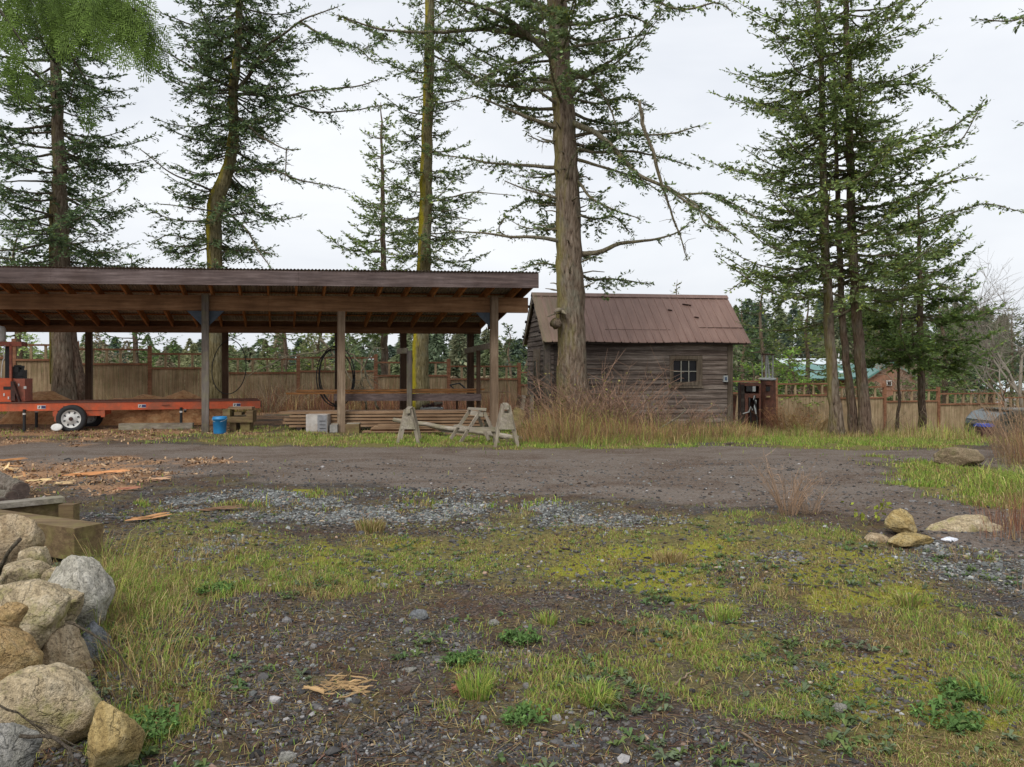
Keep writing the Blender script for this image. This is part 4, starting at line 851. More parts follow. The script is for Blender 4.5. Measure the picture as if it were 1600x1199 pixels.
for k in range(len(pp)-1):
    x0, x1 = FF.xat(pp[k])+.06, FF.xat(pp[k+1])-.06; xm = (x0+x1)/2; zt_ = FF.zat((pp[k]+pp[k+1])/2, tp[k]); wz = FF.p(xm, 0, 0); gzz = terr_s(wz[0], wz[1])-.12
    m2 = MB(); LB(m2, x0, x1, -.045, .045, zt_-.055, zt_+.0); m2.build('top_rail', M['rail'], T, local=True)
    m2 = MB(); LB(m2, x0, x1, -.055, .055, zt_-lh-.09, zt_-lh-.03); m2.build('mid_rail', M['rail'], T, local=True)
    nb = max(2, round((x1-x0)/.42)); 
    for j in range(1, nb):
        x = x0+(x1-x0)*j/nb; m2 = MB(); LB(m2, x-.035, x+.035, -.03, .03, zt_-lh-.03, zt_-.055); m2.build('spindle', M['fence'], T, local=True) if -100 < pp[k] < 1600 else None
    m2 = MB(); x = x0
    while x < x1-.05:
        w = .138; e = min(x+w, x1); LB(m2, x+rng.uniform(.001, .005), e-rng.uniform(.002, .007), -.01+rng.uniform(-.004, .004), .01, gzz+rng.uniform(-.01, .02), zt_-lh-.088); x += w
    m2.build('picket_panel', M['fence'], T, local=True)
    m2 = MB(); LB(m2, x0, x1, .012, .05, gzz+.25, gzz+.33); m2.build('back_rail', M['rail'], T, local=True)

# ------------------------------------------------------------------ houses beyond
def wallmat(name, c1, c2, sc):
    m, nt, b = nmat(name); w = N(nt, 'ShaderNodeTexBrick', _Scale=sc); w.inputs['Color1'].default_value = (*c1, 1); w.inputs['Color2'].default_value = (*c2, 1); w.inputs['Mortar'].default_value = (*[k*.55 for k in c1], 1)
    nt.links.new(coords(nt), w.inputs[0]); nt.links.new(w.outputs[0], b.inputs[0]); b.inputs['Roughness'].default_value = .9; return m
Y = 62; c = W(1330, 600, Y); c[2] = -2.5; T = Thing('green_roofed_house', 'brown shingled house with a teal metal roof beyond the fence behind the fir trunks', 'house', c)
k = Y/F; tz = lambda py: CH-(py-HZ)*k-c[2]; tx = lambda px: (px-1330)*k
teal = plain('teal_metal_roof', (.11, .24, .21), .35, .3, .12, 2); palef = plain('pale_and_sky_sheen_roof', (.62, .68, .7), .35, .2, .08, 2); brw = wallmat('brown_shingle_wall', (.3, .15, .09), (.22, .11, .07), 2.2)
m2 = MB(); LB(m2, tx(1275), tx(1372), 1.5, 7, 0, tz(590)); m2.build('wall', brw, T, local=True)
m2 = MB(); m2.add([(tx(1258), 0.5, tz(592)), (tx(1400), .5, tz(592)), (tx(1372), 4.2, tz(569)), (tx(1258), 4.2, tz(569))], [(0, 1, 2, 3)]); m2.add([(tx(1258), .5, tz(592)-.1), (tx(1400), .5, tz(592)-.1), (tx(1372), 4.2, tz(569)-.1), (tx(1258), 4.2, tz(569)-.1)], [(3, 2, 1, 0)]); m2.build('roof', teal, T, local=True)
m2 = MB(); m2.add([(tx(1254), 4.2, tz(569.5)), (tx(1374), 4.2, tz(569.5)), (tx(1364), 6.5, tz(559)), (tx(1254), 6.5, tz(559)), (tx(1254), 9, tz(590)), (tx(1374), 9, tz(590))], [(0, 1, 2, 3), (3, 2, 5, 4)]); m2.build('upper_roof', palef, T, local=True)  # pale colour paints the sky reflected in the metal of this upper slope
m2 = MB(); m2.prism([(tx(1342), 0), (tx(1414), 0), (tx(1414), tz(588)), (tx(1377), tz(568)), (tx(1342), tz(590))], 4.0, (np.eye(3), (0, .5, 0))); o1 = m2.build('gable_wall', brw, T, local=True)
for (x0, x1) in ((1377, 1340), (1377, 1417)): m2 = MB(); m2.bar((tx(x0), .5, tz(566.5)), (tx(x1), .5, tz(590.5)), 4.6, .12, up=(0, 0, 1)); m2.build('wing_roof', teal, T, local=True)
m2 = MB(); LB(m2, tx(1370), tx(1378), -1.62, -1.55, tz(602), tz(594)); o2 = m2.build('window_frame', M['white'], T, local=True); m2 = MB(); LB(m2, tx(1371.5), tx(1376.5), -1.66, -1.63, tz(601), tz(595.5)); sub(m2, 'pane', M['glass'], o2, T, local=True)
m2 = MB(); m2.tube([(tx(1363), 6.4, tz(559)), (tx(1364), 6.4, tz(546))], .05, 6); m2.build('vent_pipe', M['white'], T, local=True)
m2 = MB(); m2.add([(tx(1328), 1.9, tz(583)), (tx(1338), 1.9, tz(583)), (tx(1337), 2.6, tz(579)), (tx(1330), 2.6, tz(579))], [(0, 1, 2, 3)]); m2.build('skylight', palef, T, local=True)
Y = 70; c = W(1590, 610, Y); c[2] = -3; T = Thing('white_roofed_house', 'low house with a whitish roof far behind the right end of the fence', 'house', c); k = Y/F; tz = lambda py: CH-(py-HZ)*k-c[2]; tx = lambda px: (px-1590)*k
m2 = MB(); LB(m2, tx(1552), tx(1680), 0, 6, 0, tz(611)); m2.build('wall', plain('pale_grey_wall', (.4, .4, .42), .8), T, local=True)
m2 = MB(); m2.add([(tx(1545), -.5, tz(612)), (tx(1690), -.5, tz(612)), (tx(1685), 3, tz(596)), (tx(1556), 3, tz(596)), (tx(1545), 6.5, tz(612)), (tx(1690), 6.5, tz(612))], [(0, 1, 2, 3), (3, 2, 5, 4), (1, 0, 4, 5)]); m2.build('roof', palef, T, local=True)
m2 = MB(); LB(m2, tx(1575), tx(1583), -.06, 0, tz(622), tz(614)); m2.build('window', M['glass'], T, local=True)

# ------------------------------------------------------------------ parked car and bins on the right
Y = 25.5; c = W(1585, 690, Y); c[2] = terr_s(c[0], Y); k = Y/F; T = Thing('parked_car', 'dark green grey car half hidden by weeds at the right edge', 'car', c)
zt0 = CH-(639-HZ)*k-c[2]; xL = (1531-1585)*k
body = plain('dark_green_car_paint', (.035, .05, .05), .3, .2, .1, 3, spec=.6)
def cabin_prof(): return [(xL, .35), (xL-.02, .8), (xL+.03, zt0-.33), (xL+.22, zt0-.12), (xL+.6, zt0-.02), (xL+1.3, zt0), (xL+2.4, zt0-.04), (xL+3.0, zt0-.42), (xL+4.0, zt0-.52), (xL+4.15, .7), (xL+4.15, .35)]
m2 = MB(); m2.prism(cabin_prof(), 1.65); o1 = m2.build('body', body, T, local=True)
gl = plain('car_glass', (.02, .03, .03), .1, 0, .1, 3, spec=.8)
m2 = MB(); m2.prism([(xL+.3, zt0-.4), (xL+.42, zt0-.14), (xL+1.1, zt0-.09), (xL+1.1, zt0-.4)], 1.68); m2.build('side_window', gl, T, local=True)
m2 = MB(); m2.prism([(xL+1.2, zt0-.4), (xL+1.2, zt0-.09), (xL+2.3, zt0-.12), (xL+2.8, zt0-.4)], 1.68); m2.build('side_window', gl, T, local=True)
m2 = MB(); m2.bar((xL-.0, 0, zt0-.35), (xL+.24, 0, zt0-.1), 1.45, .03); m2.build('rear_window', plain('sky_lit_glass', (.16, .185, .18), .12, .3, .1, 3, spec=.9), T, local=True)
m2 = MB(); m2.box((xL+1.3, 0, zt0-.005), (1.7, 1.4, .03)); m2.build('roof_panel', plain('car_roof_paint', (.09, .11, .105), .18, .6, .1, 3, spec=.9), T, local=True)
for x in (xL+.75, xL+3.3):
    for s in (-1, 1):
        m2 = MB(); lathe(m2, [(.2, s*.02), (.3, s*.03), (.33, 0), (.33, -s*.18), (.2, -s*.2)], (x, s*.82, .33)); w_ = m2.build('wheel', M['rubber'], T, local=True, smooth=True); m2 = MB(); lathe(m2, [(.2, s*.02), (.1, s*.01), (.0001, s*.03)], (x, s*.82, .33)); sub(m2, 'rim', M['steel'], w_, T, local=True)
for (px0, px1, py0, Y, lab) in ((1527, 1541, 681.5, 21.3, 'brown wheeled bin with a blue lid, rear one of the pair'), (1528.5, 1548, 683.5, 20.8, 'brown wheeled bin with a blue lid, front one of the pair')):
    c = W((px0+px1)/2, py0, Y); gz_ = terr_s(c[0], Y); h = c[2]-gz_; w = (px1-px0)*Y/F; T = Thing('wheeled_bin', lab, 'bin', (c[0], Y, gz_), 0, 'blue lidded bins'); h = max(h, .45)
    m2 = MB(); m2.box((0, 0, h/2-.02), (w*.82, .3, h-.05), taper=1.12); m2.build('bin_body', plain('brown_bin_plastic', (.08, .035, .03), .5), T, local=True)
    m2 = MB(); m2.box((0, 0, h-.03), (w*1.02, .36, .05), taper=.96); m2.box((0, 0, h+.008), (w*.9, .3, .025), taper=.9); m2.build('lid', M['bluelid'], T, local=True)
    for s in (-1, 1): m2 = MB(); m2.tube([(s*w*.42, .17, .06), (s*w*.5, .17, .06)], .06, 12); m2.build('wheel', M['rubber'], T, local=True)
# ------------------------------------------------------------------ trees
def resamp(P, step):
    P = np.asarray(P, float); d = np.r_[0, np.cumsum(np.linalg.norm(np.diff(P, axis=0), axis=1))]; n = max(4, int(d[-1]/step)+1)
    # smooth by Catmull-like cubic through chordal cumulative length
    t = np.linspace(0, d[-1], n); Q = np.stack([np.interp(t, d, P[:, k]) for k in range(3)], 1)
    for _ in range(2): Q[1:-1] = (Q[:-2]+2*Q[1:-1]+Q[2:])/4
    return Q, t/d[-1], d[-1]
class Tree:
    def __init__(s, name, label, base, green, barkm, limbm=None, group=None, cl=.13, cat='tree'):
        s.T = Thing(name, label, cat, base, 0, group); s.tr = MB(); s.li = MB(); s.tw = []; s.green = np.array(green); s.bark = barkm; s.limbm = limbm or M['limb']; s.cl = cl; s.lich = 0; s.lc = []; s.fol = MB()
    def trunk(s, P, r, flare=.5, n=36, seed=0):
        Q, t, L = resamp(P, .25); pc = np.r_[0, np.cumsum(np.linalg.norm(np.diff(np.asarray(P), axis=0), axis=1))]; rad = np.interp(t*pc[-1], pc, np.interp(np.linspace(0, 1, len(pc)), np.linspace(0, 1, len(r)), r)); h = t*L
        rad = rad*(1+flare*np.exp(-h/.45)); Q[1:-1] += rng.normal(0, .012, (len(Q)-2, 3))
        s.tr.tube(Q, rad, n, jit=.09, seed=seed); s.Q = Q; s.rad = rad
    def at(s, z):
        k = np.interp(z, s.Q[:, 2], np.arange(len(s.Q))); i = int(k); i = min(i, len(s.Q)-2); f = k-i
        return s.Q[i]*(1-f)+s.Q[i+1]*f, s.rad[i]*(1-f)+s.rad[i+1]*f
    def limb(s, P, r0, r1=.008, fol=1.0, f0=.15, spread=.35, dens=1.0, droop=.15, mx=.9, wig=.02, sub=True):
        Q, t, L = resamp(P, .14); n = len(Q); Q[1:] += np.cumsum(rng.normal(0, wig*.5, (n-1, 3)), 0)*.5
        s.li.tube(Q, r0+(r1-r0)*t**.8, 6, cap=False)
        if s.lich:
            m = int(L*s.lich); k = rng.integers(0, n, m); s.lc.append(Q[k]+rng.normal(0, .03, (m, 3)))
        if fol <= 0:
            m = int(L*4*dens)
            for _ in range(m):
                k = rng.integers(max(1, n//4), n-1); d = rng.normal(0, 1, 3); d /= np.linalg.norm(d); l = rng.uniform(.08, .35); s.li.tube([Q[k], Q[k]+d*l*.5+[0, 0, .02], Q[k]+d*l+rng.normal(0, .04, 3)], [.008, .006, .003], 3, cap=False)
            return Q
        T = np.gradient(Q, axis=0); T /= np.linalg.norm(T, axis=1, keepdims=True)+1e-9
        m = int(L*9*dens*(1-f0))+3
        u = f0+(1-f0)*(np.arange(m)+rng.random(m))/m; u = np.clip(u, 0, .999); k = u*(n-1); i = k.astype(int); f = (k-i)[:, None]
        st = Q[i]*(1-f)+Q[np.minimum(i+1, n-1)]*f; d = T[i]; sd = np.cross(d, [0, 0, 1.]); sd /= np.linalg.norm(sd, axis=1, keepdims=True)+1e-9
        sg = np.where(rng.random(m) < .5, -1, 1)[:, None]; an = rng.uniform(.55, 1.15, m)[:, None]
        dr = d*np.cos(an)+sd*sg*np.sin(an)+np.array([0, 0, 1.])*rng.normal(-.08, .28, (m, 1)); dr /= np.linalg.norm(dr, axis=1, keepdims=True)
        w = np.clip((1-u)*1.25, .12, 1)*np.clip((u-f0)/(1-f0)*3+.35, 0, 1); ln = np.minimum(mx, spread*L)*w*rng.uniform(.6, 1.15, m)+.08
        keep = rng.random(m) < fol; s.tw.append(np.concatenate([st, dr, ln[:, None], np.full((m, 1), droop)], 1)[keep])
        s.tw.append(np.array([[*Q[-1], *T[-1], .18, 0], [*Q[-3], *T[-3], .25, 0]]))
        return Q
    def crown(s, z0, z1, n, Lf, az=None, e0=.1, e1=.3, **kw):
        """branches all around between heights; Lf(f) gives the length, e0/e1 the rise at bottom and top"""
        a = rng.random()*6.28
        for k in range(n):
            f = (k+rng.random())/n; nw = max(1, (z1-z0)/.62); f = min(1, max(0, (round(f*nw)+rng.normal(0, .13))/nw)); z = z0+(z1-z0)*f; a += 2.4+rng.normal(0, .5); aa = a if az is None else rng.uniform(*az)
            L = Lf(f)*rng.uniform(.6, 1.1)*(.62+.8*float(fbm(math.cos(aa)*1.1+z*.5+7, math.sin(aa)*1.1+z*.5, 2, 66))); p, r = s.at(z); el = e0+(e1-e0)*f+rng.normal(0, .1)
            d = np.array([math.cos(aa), math.sin(aa), 0]); tt = np.array([0, .25, .5, .75, 1.])
            c = kw.get('curve', .1); zz = L*(math.sin(el)*tt-c*np.sin(tt*math.pi)*.9+.06*tt**3*2)
            sw = rng.normal(0, .08)*L; P = p+d*(L*math.cos(el)*tt)[:, None]+np.array([0, 0, 1.])*zz[:, None]+np.array([-d[1], d[0], 0])*(sw*tt**2)[:, None]
            k2 = {q: v for q, v in kw.items() if q != 'curve'}; s.limb(P, min(r*.4, .012+.011*L), .006, **k2)
    def finish(s, csize=None, per=.041, far=False, tname='foliage', twigs=True):
        s.tr.build('trunk', s.bark, s.T, smooth=True); s.li.build('limbs', s.limbm, s.T, smooth=True)
        if s.tw:
            W_ = np.concatenate(s.tw); lg = W_[W_[:, 6] > .26]
            if len(lg) and not far:
                nk = np.clip((lg[:, 6]/.11).astype(int), 2, 9); ix = np.repeat(np.arange(len(lg)), nk); mm = len(ix); uu = rng.uniform(.15, .95, mm); D0 = lg[ix, 3:6]; L0 = lg[ix, 6]
                s0 = np.cross(D0, [0, 0, 1.]); s0 /= np.linalg.norm(s0, axis=1, keepdims=True)+1e-9; s1 = np.where(rng.random(mm) < .5, -1, 1)[:, None]
                d1 = D0*.75+s0*s1*rng.uniform(.4, .9, (mm, 1))+np.array([0, 0, 1.])*rng.normal(-.08, .22, (mm, 1)); d1 /= np.linalg.norm(d1, axis=1, keepdims=True)
                p1 = lg[ix, :3]+D0*(uu*L0)[:, None]-np.array([0, 0, 1.])*(lg[ix, 7]*(uu*L0)**2)[:, None]
                W_ = np.concatenate([W_, np.concatenate([p1, d1, (L0*rng.uniform(.22, .45, mm)*(1.15-uu*.6))[:, None], lg[ix, 7:8]*2], 1)])
            st, dr, ln, dp = W_[:, :3], W_[:, 3:6], W_[:, 6], W_[:, 7]; cs = csize or s.cl
            if twigs:
                w = .006+.004*ln; sd = np.cross(dr, [0, 0, 1.]); sd /= np.linalg.norm(sd, axis=1, keepdims=True)+1e-9; e = st+dr*ln[:, None]-np.array([0, 0, 1.])*(dp*ln**2)[:, None]
                tb = MB(); tb.quads(np.stack([st-sd*w[:, None], st+sd*w[:, None], e], 1)); tb.build('twigs', s.limbm, s.T)
            nk = np.maximum(2, (ln/per*(cs/.13 if False else 1)).astype(int)); idx = np.repeat(np.arange(len(ln)), nk); m = len(idx); u = rng.random(m)**.8; lt = ln[idx]; D = dr[idx]
            sd = np.cross(D, [0, 0, 1.]); sd /= np.linalg.norm(sd, axis=1, keepdims=True)+1e-9; up = np.cross(sd, D)
            pos = st[idx]+D*(u*lt)[:, None]-np.array([0, 0, 1.])*(dp[idx]*(u*lt)**2)[:, None]
            sg = np.where(rng.random(m) < .5, -1, 1)[:, None]
            d = D*rng.uniform(.35, 1.0, (m, 1))+sd*sg*rng.uniform(.2, .9, (m, 1))+up*rng.normal(.05, .28, (m, 1)); d /= np.linalg.norm(d, axis=1, keepdims=True)
            nr = up+rng.normal(0, .45, (m, 3)); b = np.cross(d, nr); b /= np.linalg.norm(b, axis=1, keepdims=True)+1e-9
            l = cs*rng.uniform(.55, 1.2, m)[:, None]*(1.1-.4*u[:, None]); w = l*rng.uniform(.17, .27, (m, 1))
            Q = np.stack([pos, pos+d*l*.45+b*w, pos+d*l, pos+d*l*.45-b*w], 1)
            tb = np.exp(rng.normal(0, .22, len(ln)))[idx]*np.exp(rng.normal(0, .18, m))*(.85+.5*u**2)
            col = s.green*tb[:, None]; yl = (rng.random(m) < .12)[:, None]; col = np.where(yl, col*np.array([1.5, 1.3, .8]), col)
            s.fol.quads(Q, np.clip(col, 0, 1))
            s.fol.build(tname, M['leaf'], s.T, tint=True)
        if s.lc:
            C = np.repeat(np.concatenate(s.lc), 7, axis=0); m = len(C); C = C+rng.normal(0, .035, (m, 3)); d = rng.normal(0, 1, (m, 3))+[0, 0, -.9]; d /= np.linalg.norm(d, axis=1, keepdims=True); b = np.cross(d, rng.normal(0, 1, (m, 3))); b /= np.linalg.norm(b, axis=1, keepdims=True); l = rng.uniform(.03, .09, (m, 1))
            lm = MB(); lm.quads(np.stack([C, C+d*l*.5+b*l*.16, C+d*l, C+d*l*.5-b*l*.16], 1), np.array([.2, .22, .11])*np.exp(rng.normal(0, .25, (m, 1)))); lm.build('lichen', M['leaf'], s.T, tint=True)
        return s.T
def PL(pts, Y0, Y1=None):
    Y1 = Y0 if Y1 is None else Y1; n = len(pts); return np.array([W(p[0], p[1], Y0+(Y1-Y0)*k/max(1, n-1)) for k, p in enumerate(pts)])
bk_grey = bark('fir_bark', (.17, .125, .09), (.32, .26, .2), (.25, .22, .05), .65, -1.2)
bk_moss = bark('mossy_fir_bark', (.17, .14, .07), (.28, .24, .14), (.34, .28, .02), 1.0, -2.2)
bk_brown = bark('brown_fir_bark', (.14, .095, .07), (.27, .2, .15), (.2, .18, .05), .35, -1, 1.3)
GD = (.165, .225, .1); GM = (.2, .27, .1); GL = (.23, .28, .085)

# big centre fir
Yc = 19.0; t = Tree('old_fir', 'big old fir with a thick furrowed trunk and dead limbs in front of the cabin', W(896, 668, Yc), GD, bk_grey, cl=.135); t.lich = 9
t.trunk(PL([(898, 676), (897, 620), (893, 560), (892, 480), (890, 400), (887, 300), (882, 200), (876, 110), (869, 0), (862, -110), (856, -300)], Yc), [.46, .39, .345, .33, .31, .285, .265, .245, .225, .2, .15], .2, 56)
# knot scar
sc = MB(); P = W(872, 505, Yc-.42); sc.tube([P+[-.06, .12, 0], P+[0, -.02, 0], P+[.02, -.06, .01]], [.13, .1, .04], 14, jit=.3, seed=4); sc.build('burl', bk_grey, t.T, smooth=True)
sc = MB(); P = W(871, 487, Yc-.42); sc.tube([P+[.1, .1, .04], P+[-.0, -.06, .03], P+[-.07, -.12, -.02]], [.06, .05, .02], 9, jit=.3, seed=6); sc.tube([P+[.12, .1, .02], P+[.14, -.06, -.02], P+[.19, -.12, -.07]], [.05, .04, .015], 9, jit=.3, seed=8); sc.build('broken_stub', M['oldwood_z'], t.T, smooth=True)
LM = [  # points, far end depth, radius, foliage, start, spread
 ([(873, 99), (833, 61), (780, 21), (716, 0), (650, -30)], 17.6, .085, .8, .2, .3), ([(872, 75), (807, 53), (757, 46), (690, 53), (640, 52), (590, 47), (525, 25)], 17.5, .085, .85, .25, .3),
 ([(868, 78), (830, 90), (807, 99), (764, 115), (727, 139)], 18, .06, .7, .2, .35), ([(880, 203), (871, 200), (823, 184), (785, 168), (748, 152), (735, 150)], 18.2, .07, .18, .5, .2),
 ([(878, 168), (865, 160), (839, 141), (807, 123)], 18.3, .055, .25, .4, .2), ([(880, 262), (868, 261), (817, 259), (769, 255), (721, 245), (685, 242)], 19.6, .055, .75, .3, .35),
 ([(885, 313), (868, 309), (828, 299), (788, 283)], 18.6, .045, 0, .3, .2), ([(886, 380), (871, 376), (828, 371), (801, 374), (764, 366), (700, 363)], 18.4, .06, .1, .5, .2),
 ([(800, 373), (775, 360), (790, 340)], 18.4, .02, .2, .3, .2),
 ([(905, 397), (940, 395), (961, 381), (1020, 376), (1063, 363), (1075, 350)], 18.2, .075, .2, .4, .25), ([(885, 105), (929, 131), (951, 165), (965, 210)], 18.2, .05, .5, .3, .4),
 ([(892, 190), (903, 197), (929, 205), (956, 229), (999, 277), (1041, 291), (1073, 315), (1116, 341), (1153, 373)], 17, .09, .8, .22, .22), ([(893, 248), (940, 259), (999, 277), (1030, 300)], 18, .05, .7, .3, .4),
 ([(880, 80), (887, 75), (940, 67), (1009, 56)], 18.3, .05, .05, .5, .2), ([(895, 278), (905, 283), (919, 309), (956, 325), (999, 341)], 18.2, .045, .6, .3, .35),
 ([(884, 290), (884, 283), (890, 251), (913, 224)], 18.2, .04, 0, 0, 0), ([(885, 160), (905, 140), (928, 105)], 18.2, .04, 0, 0, 0), ([(868, -60), (930, -40), (1015, -5), (1041, 16), (1073, 21), (1121, 8), (1143, 24)], 17.5, .07, .9, .3, .25),
 ([(890, 215), (940, 205), (1000, 212), (1060, 208), (1092, 196)], 18, .05, 1, .25, .33), ([(893, 418), (870, 415), (845, 410), (812, 418)], 19.8, .035, 1, .2, .5), ([(900, 420), (916, 437), (956, 435), (1012, 443)], 20, .04, 1, .2, .4),
 ([(884, 318), (868, 320), (830, 312), (795, 330)], 20.5, .04, 1, .2, .5), ([(878, 215), (850, 225), (825, 212)], 18.4, .03, 0, 0, 0), ([(890, 330), (930, 345), (960, 335), (985, 365)], 20, .04, .9, .2, .5),
 ([(885, 228), (930, 240), (980, 235), (1040, 250), (1080, 265)], 18.6, .05, .95, .2, .35), ([(880, 40), (930, 35), (985, 20), (1020, 40)], 18.2, .05, .8, .2, .4), ([(878, 150), (930, 165), (975, 150), (1020, 168)], 20.5, .04, .9, .2, .45),
 ([(876, 60), (830, 40), (800, 60), (760, 80)], 20.5, .04, .9, .2, .45), ([(872, 20), (820, -5), (760, 5), (700, 30)], 20, .05, .8, .2, .35), ([(880, 130), (830, 120), (790, 135), (740, 130)], 20.5, .045, .8, .2, .4), ([(1041, 291), (1090, 320), (1100, 350), (1140, 362)], 17.4, .03, .7, .2, .4), ([(1060, 305), (1110, 300), (1150, 320), (1190, 345)], 17.4, .03, .9, .2, .4)]
for P, ye, r, f, f0, sp in LM: t.limb(PL(P, Yc, ye), r, .012, fol=f, f0=f0, spread=sp*1.1, dens=1.5, mx=.75, droop=.35)
Pd = PL([(999, 157), (1007, 197), (1025, 245), (1041, 293), (1068, 363), (1081, 397)], 17.5, 17.8); Qd, td, _ = resamp(Pd, .12); Qd[1:] += np.cumsum(rng.normal(0, .016, (len(Qd)-1, 3)), 0)*.6; t.li.tube(Qd, np.interp(td, [0, .08, .5, 1], [.03, .045, .034, .01]), 8, jit=.25); t.limb(Qd[6:], .02, .006, fol=0, dens=2.5)
for k in range(34):
    z = rng.uniform(2.2, 9.5); p, r = t.at(z); a = rng.uniform(R(150), R(390)); L = rng.uniform(.12, .5); d = np.array([math.cos(a), math.sin(a), rng.uniform(-.1, .5)]); t.li.tube([p+d*r*.8, p+d*(r+L*.5), p+d*(r+L)+rng.normal(0, .04, 3)], [.022, .016, .009], 6)
t.crown(7.6, 13.5, 46, lambda f: 3.6-1.2*f, e0=.1, e1=.4, fol=.85, dens=1.2, droop=.3)
t.crown(4.3, 7.6, 20, lambda f: 1.9, az=(R(0), R(180)), e0=-.05, e1=.15, fol=.75, dens=1.2, droop=.3)
t.finish()
# far left fir
Y1 = 22.3; t = Tree('dense_fir', 'dense dark fir with a double grey trunk at the far left behind the open shed', W(100, 622, Y1), (.125, .185, .09), bk_grey, M['limb_dark'])
t.trunk(PL([(101, 640), (99, 590), (96, 520), (95, 416), (94, 287), (90, 215), (88, 108), (84, 0), (80, -150)], Y1), [.32, .27, .235, .2, .18, .155, .135, .11, .08], .42, 40, 2)
bt = MB(); bt.tube(PL([(133, 648), (122, 600), (112, 540), (104, 430), (99, 330)], Y1+.25), [.26, .22, .16, .12, .08], 24, jit=.15, seed=5); bt.build('second_stem', bk_brown, t.T, smooth=True)
bt = MB(); bt.tube(PL([(88, 600), (86, 500), (84, 400), (82, 300)], Y1+.15), [.16, .15, .13, .07], 20, jit=.1, seed=7); bt.build('mossy_stem', bk_moss, t.T, smooth=True)
for P, r in (([(92, 285), (50, 283), (0, 285)], .04), ([(92, 340), (50, 328), (0, 315)], .045), ([(94, 365), (50, 366), (0, 368)], .045), ([(94, 405), (50, 398), (0, 386)], .035), ([(90, 150), (50, 110), (0, 75)], .05), ([(90, 180), (40, 155), (0, 140)], .05), ([(95, 385), (130, 378), (165, 375)], .035)): t.limb(PL(P, Y1, Y1-1.2), r, .015, fol=.05, f0=.5)
t.crown(CH+(573-412)*Y1/F, CH+(573+60)*Y1/F, 92, lambda f: 3.1-.6*f, e0=-.12, e1=.15, fol=1, dens=1.35, droop=.4, spread=.36)
t.crown(CH+(573-470)*Y1/F, CH+(573-400)*Y1/F, 12, lambda f: 2.2, e0=-.1, e1=.0, fol=1, dens=1.3, droop=.4, spread=.36)
t.finish()
# second fir, crooked
Y2 = 23.2; t = Tree('crooked_fir', 'crooked fir with a yellow mossy trunk and sweeping limbs behind the open shed', W(338, 636, Y2), (.135, .195, .095), bk_moss, M['limb_dark']); t.lich = 3
t.trunk(PL([(336, 650), (334, 600), (334, 520), (336, 420), (334, 359), (336, 316), (350, 285), (359, 255), (366, 215), (363, 161), (369, 108), (373, 36), (375, -40), (378, -150)], Y2), [.31, .27, .24, .215, .21, .225, .2, .165, .145, .135, .12, .1, .08, .05], .35, 40, 3)
for P, ye, r, f in (([(366, 150), (384, 147), (441, 154), (477, 143), (560, 135), (600, 120)], 22, .055, .9), ([(430, 153), (495, 176), (560, 170), (602, 160)], 22, .04, .55), ([(366, 185), (377, 187), (409, 215), (448, 233), (466, 231)], 21.8, .055, .1),
                    ([(362, 262), (375, 268), (423, 265), (466, 283), (538, 298)], 22.3, .045, .75), ([(370, 140), (385, 125), (416, 72), (452, 50), (473, 32), (530, 12)], 22, .07, .6), ([(365, 140), (359, 136), (316, 115), (273, 90), (230, 65)], 22, .05, .5),
                    ([(335, 300), (305, 287), (265, 269), (222, 233)], 22, .035, .1), ([(364, 226), (355, 226), (301, 219), (251, 197)], 24, .04, .9), ([(336, 332), (334, 330), (287, 323), (244, 319)], 22.2, .03, .1), ([(345, 330), (359, 334), (387, 359), (405, 395), (427, 425)], 22.2, .045, .2), ([(448, 233), (447, 260), (446, 285)], 21.9, .02, .0),
                    ([(385, 60), (300, 40), (250, 20)], 22, .04, .8), ([(540, 30), (600, 60), (560, 80)], 21.5, .03, 1), ([(470, 35), (510, 60), (560, 75), (580, 95)], 21.5, .04, 1), ([(345, 340), (400, 330), (440, 345), (470, 340)], 22.4, .03, .9), ([(340, 370), (300, 375), (260, 365), (240, 380)], 22.4, .03, 1), ([(338, 395), (400, 390), (430, 400)], 22.5, .03, 1)):
    t.limb(PL(P, Y2, ye), r, .012, fol=f, f0=.12, spread=.32, dens=1.3, droop=.5, mx=.8)
for a_, b_, nn, L_ in ((412, 300, 26, 1.9), (300, 180, 30, 1.8), (180, 0, 56, 2.3), (0, -120, 24, 2.2)): t.crown(CH+(573-a_)*Y2/F, CH+(573-b_)*Y2/F, nn, lambda f, L_=L_: L_, e0=-.15, e1=.0, fol=.95, dens=1.3, droop=.5, spread=.4)
t.finish()
# third fir
Y3 = 24.5; t = Tree('slim_fir', 'slim upright fir with a yellow streaked trunk behind the right half of the open shed', W(657, 628, Y3), GD, bk_moss)
t.trunk(PL([(656, 640), (657, 560), (659, 500), (662, 420), (665, 300), (668, 200), (671, 50), (673, -80), (675, -160)], Y3), [.27, .24, .23, .21, .19, .17, .15, .11, .09], .2, 36, 4)
t.crown(CH+(573-430)*Y3/F, CH+(573-60)*Y3/F, 74, lambda f: 1.75-.35*f+.3*math.sin(f*9), e0=-.02, e1=.12, fol=1, dens=1.35, droop=.25, spread=.42)
t.crown(CH+(573-60)*Y3/F, CH+(573+130)*Y3/F, 26, lambda f: 1.2, e0=.1, e1=.2, fol=1, dens=1.2, droop=.25, spread=.42)
for P in ([(665, 318), (700, 310), (740, 300), (808, 308)], [(663, 345), (700, 338), (745, 345)], [(668, 165), (730, 155), (748, 150)]): t.limb(PL(P, Y3, Y3-1), .03, .01, fol=.2)
t.finish()
Y3 = 31; t = Tree('young_fir', 'slender young fir with an airy tip left of the slim yellow streaked fir', W(598, 640, Y3), GM, bk_brown)
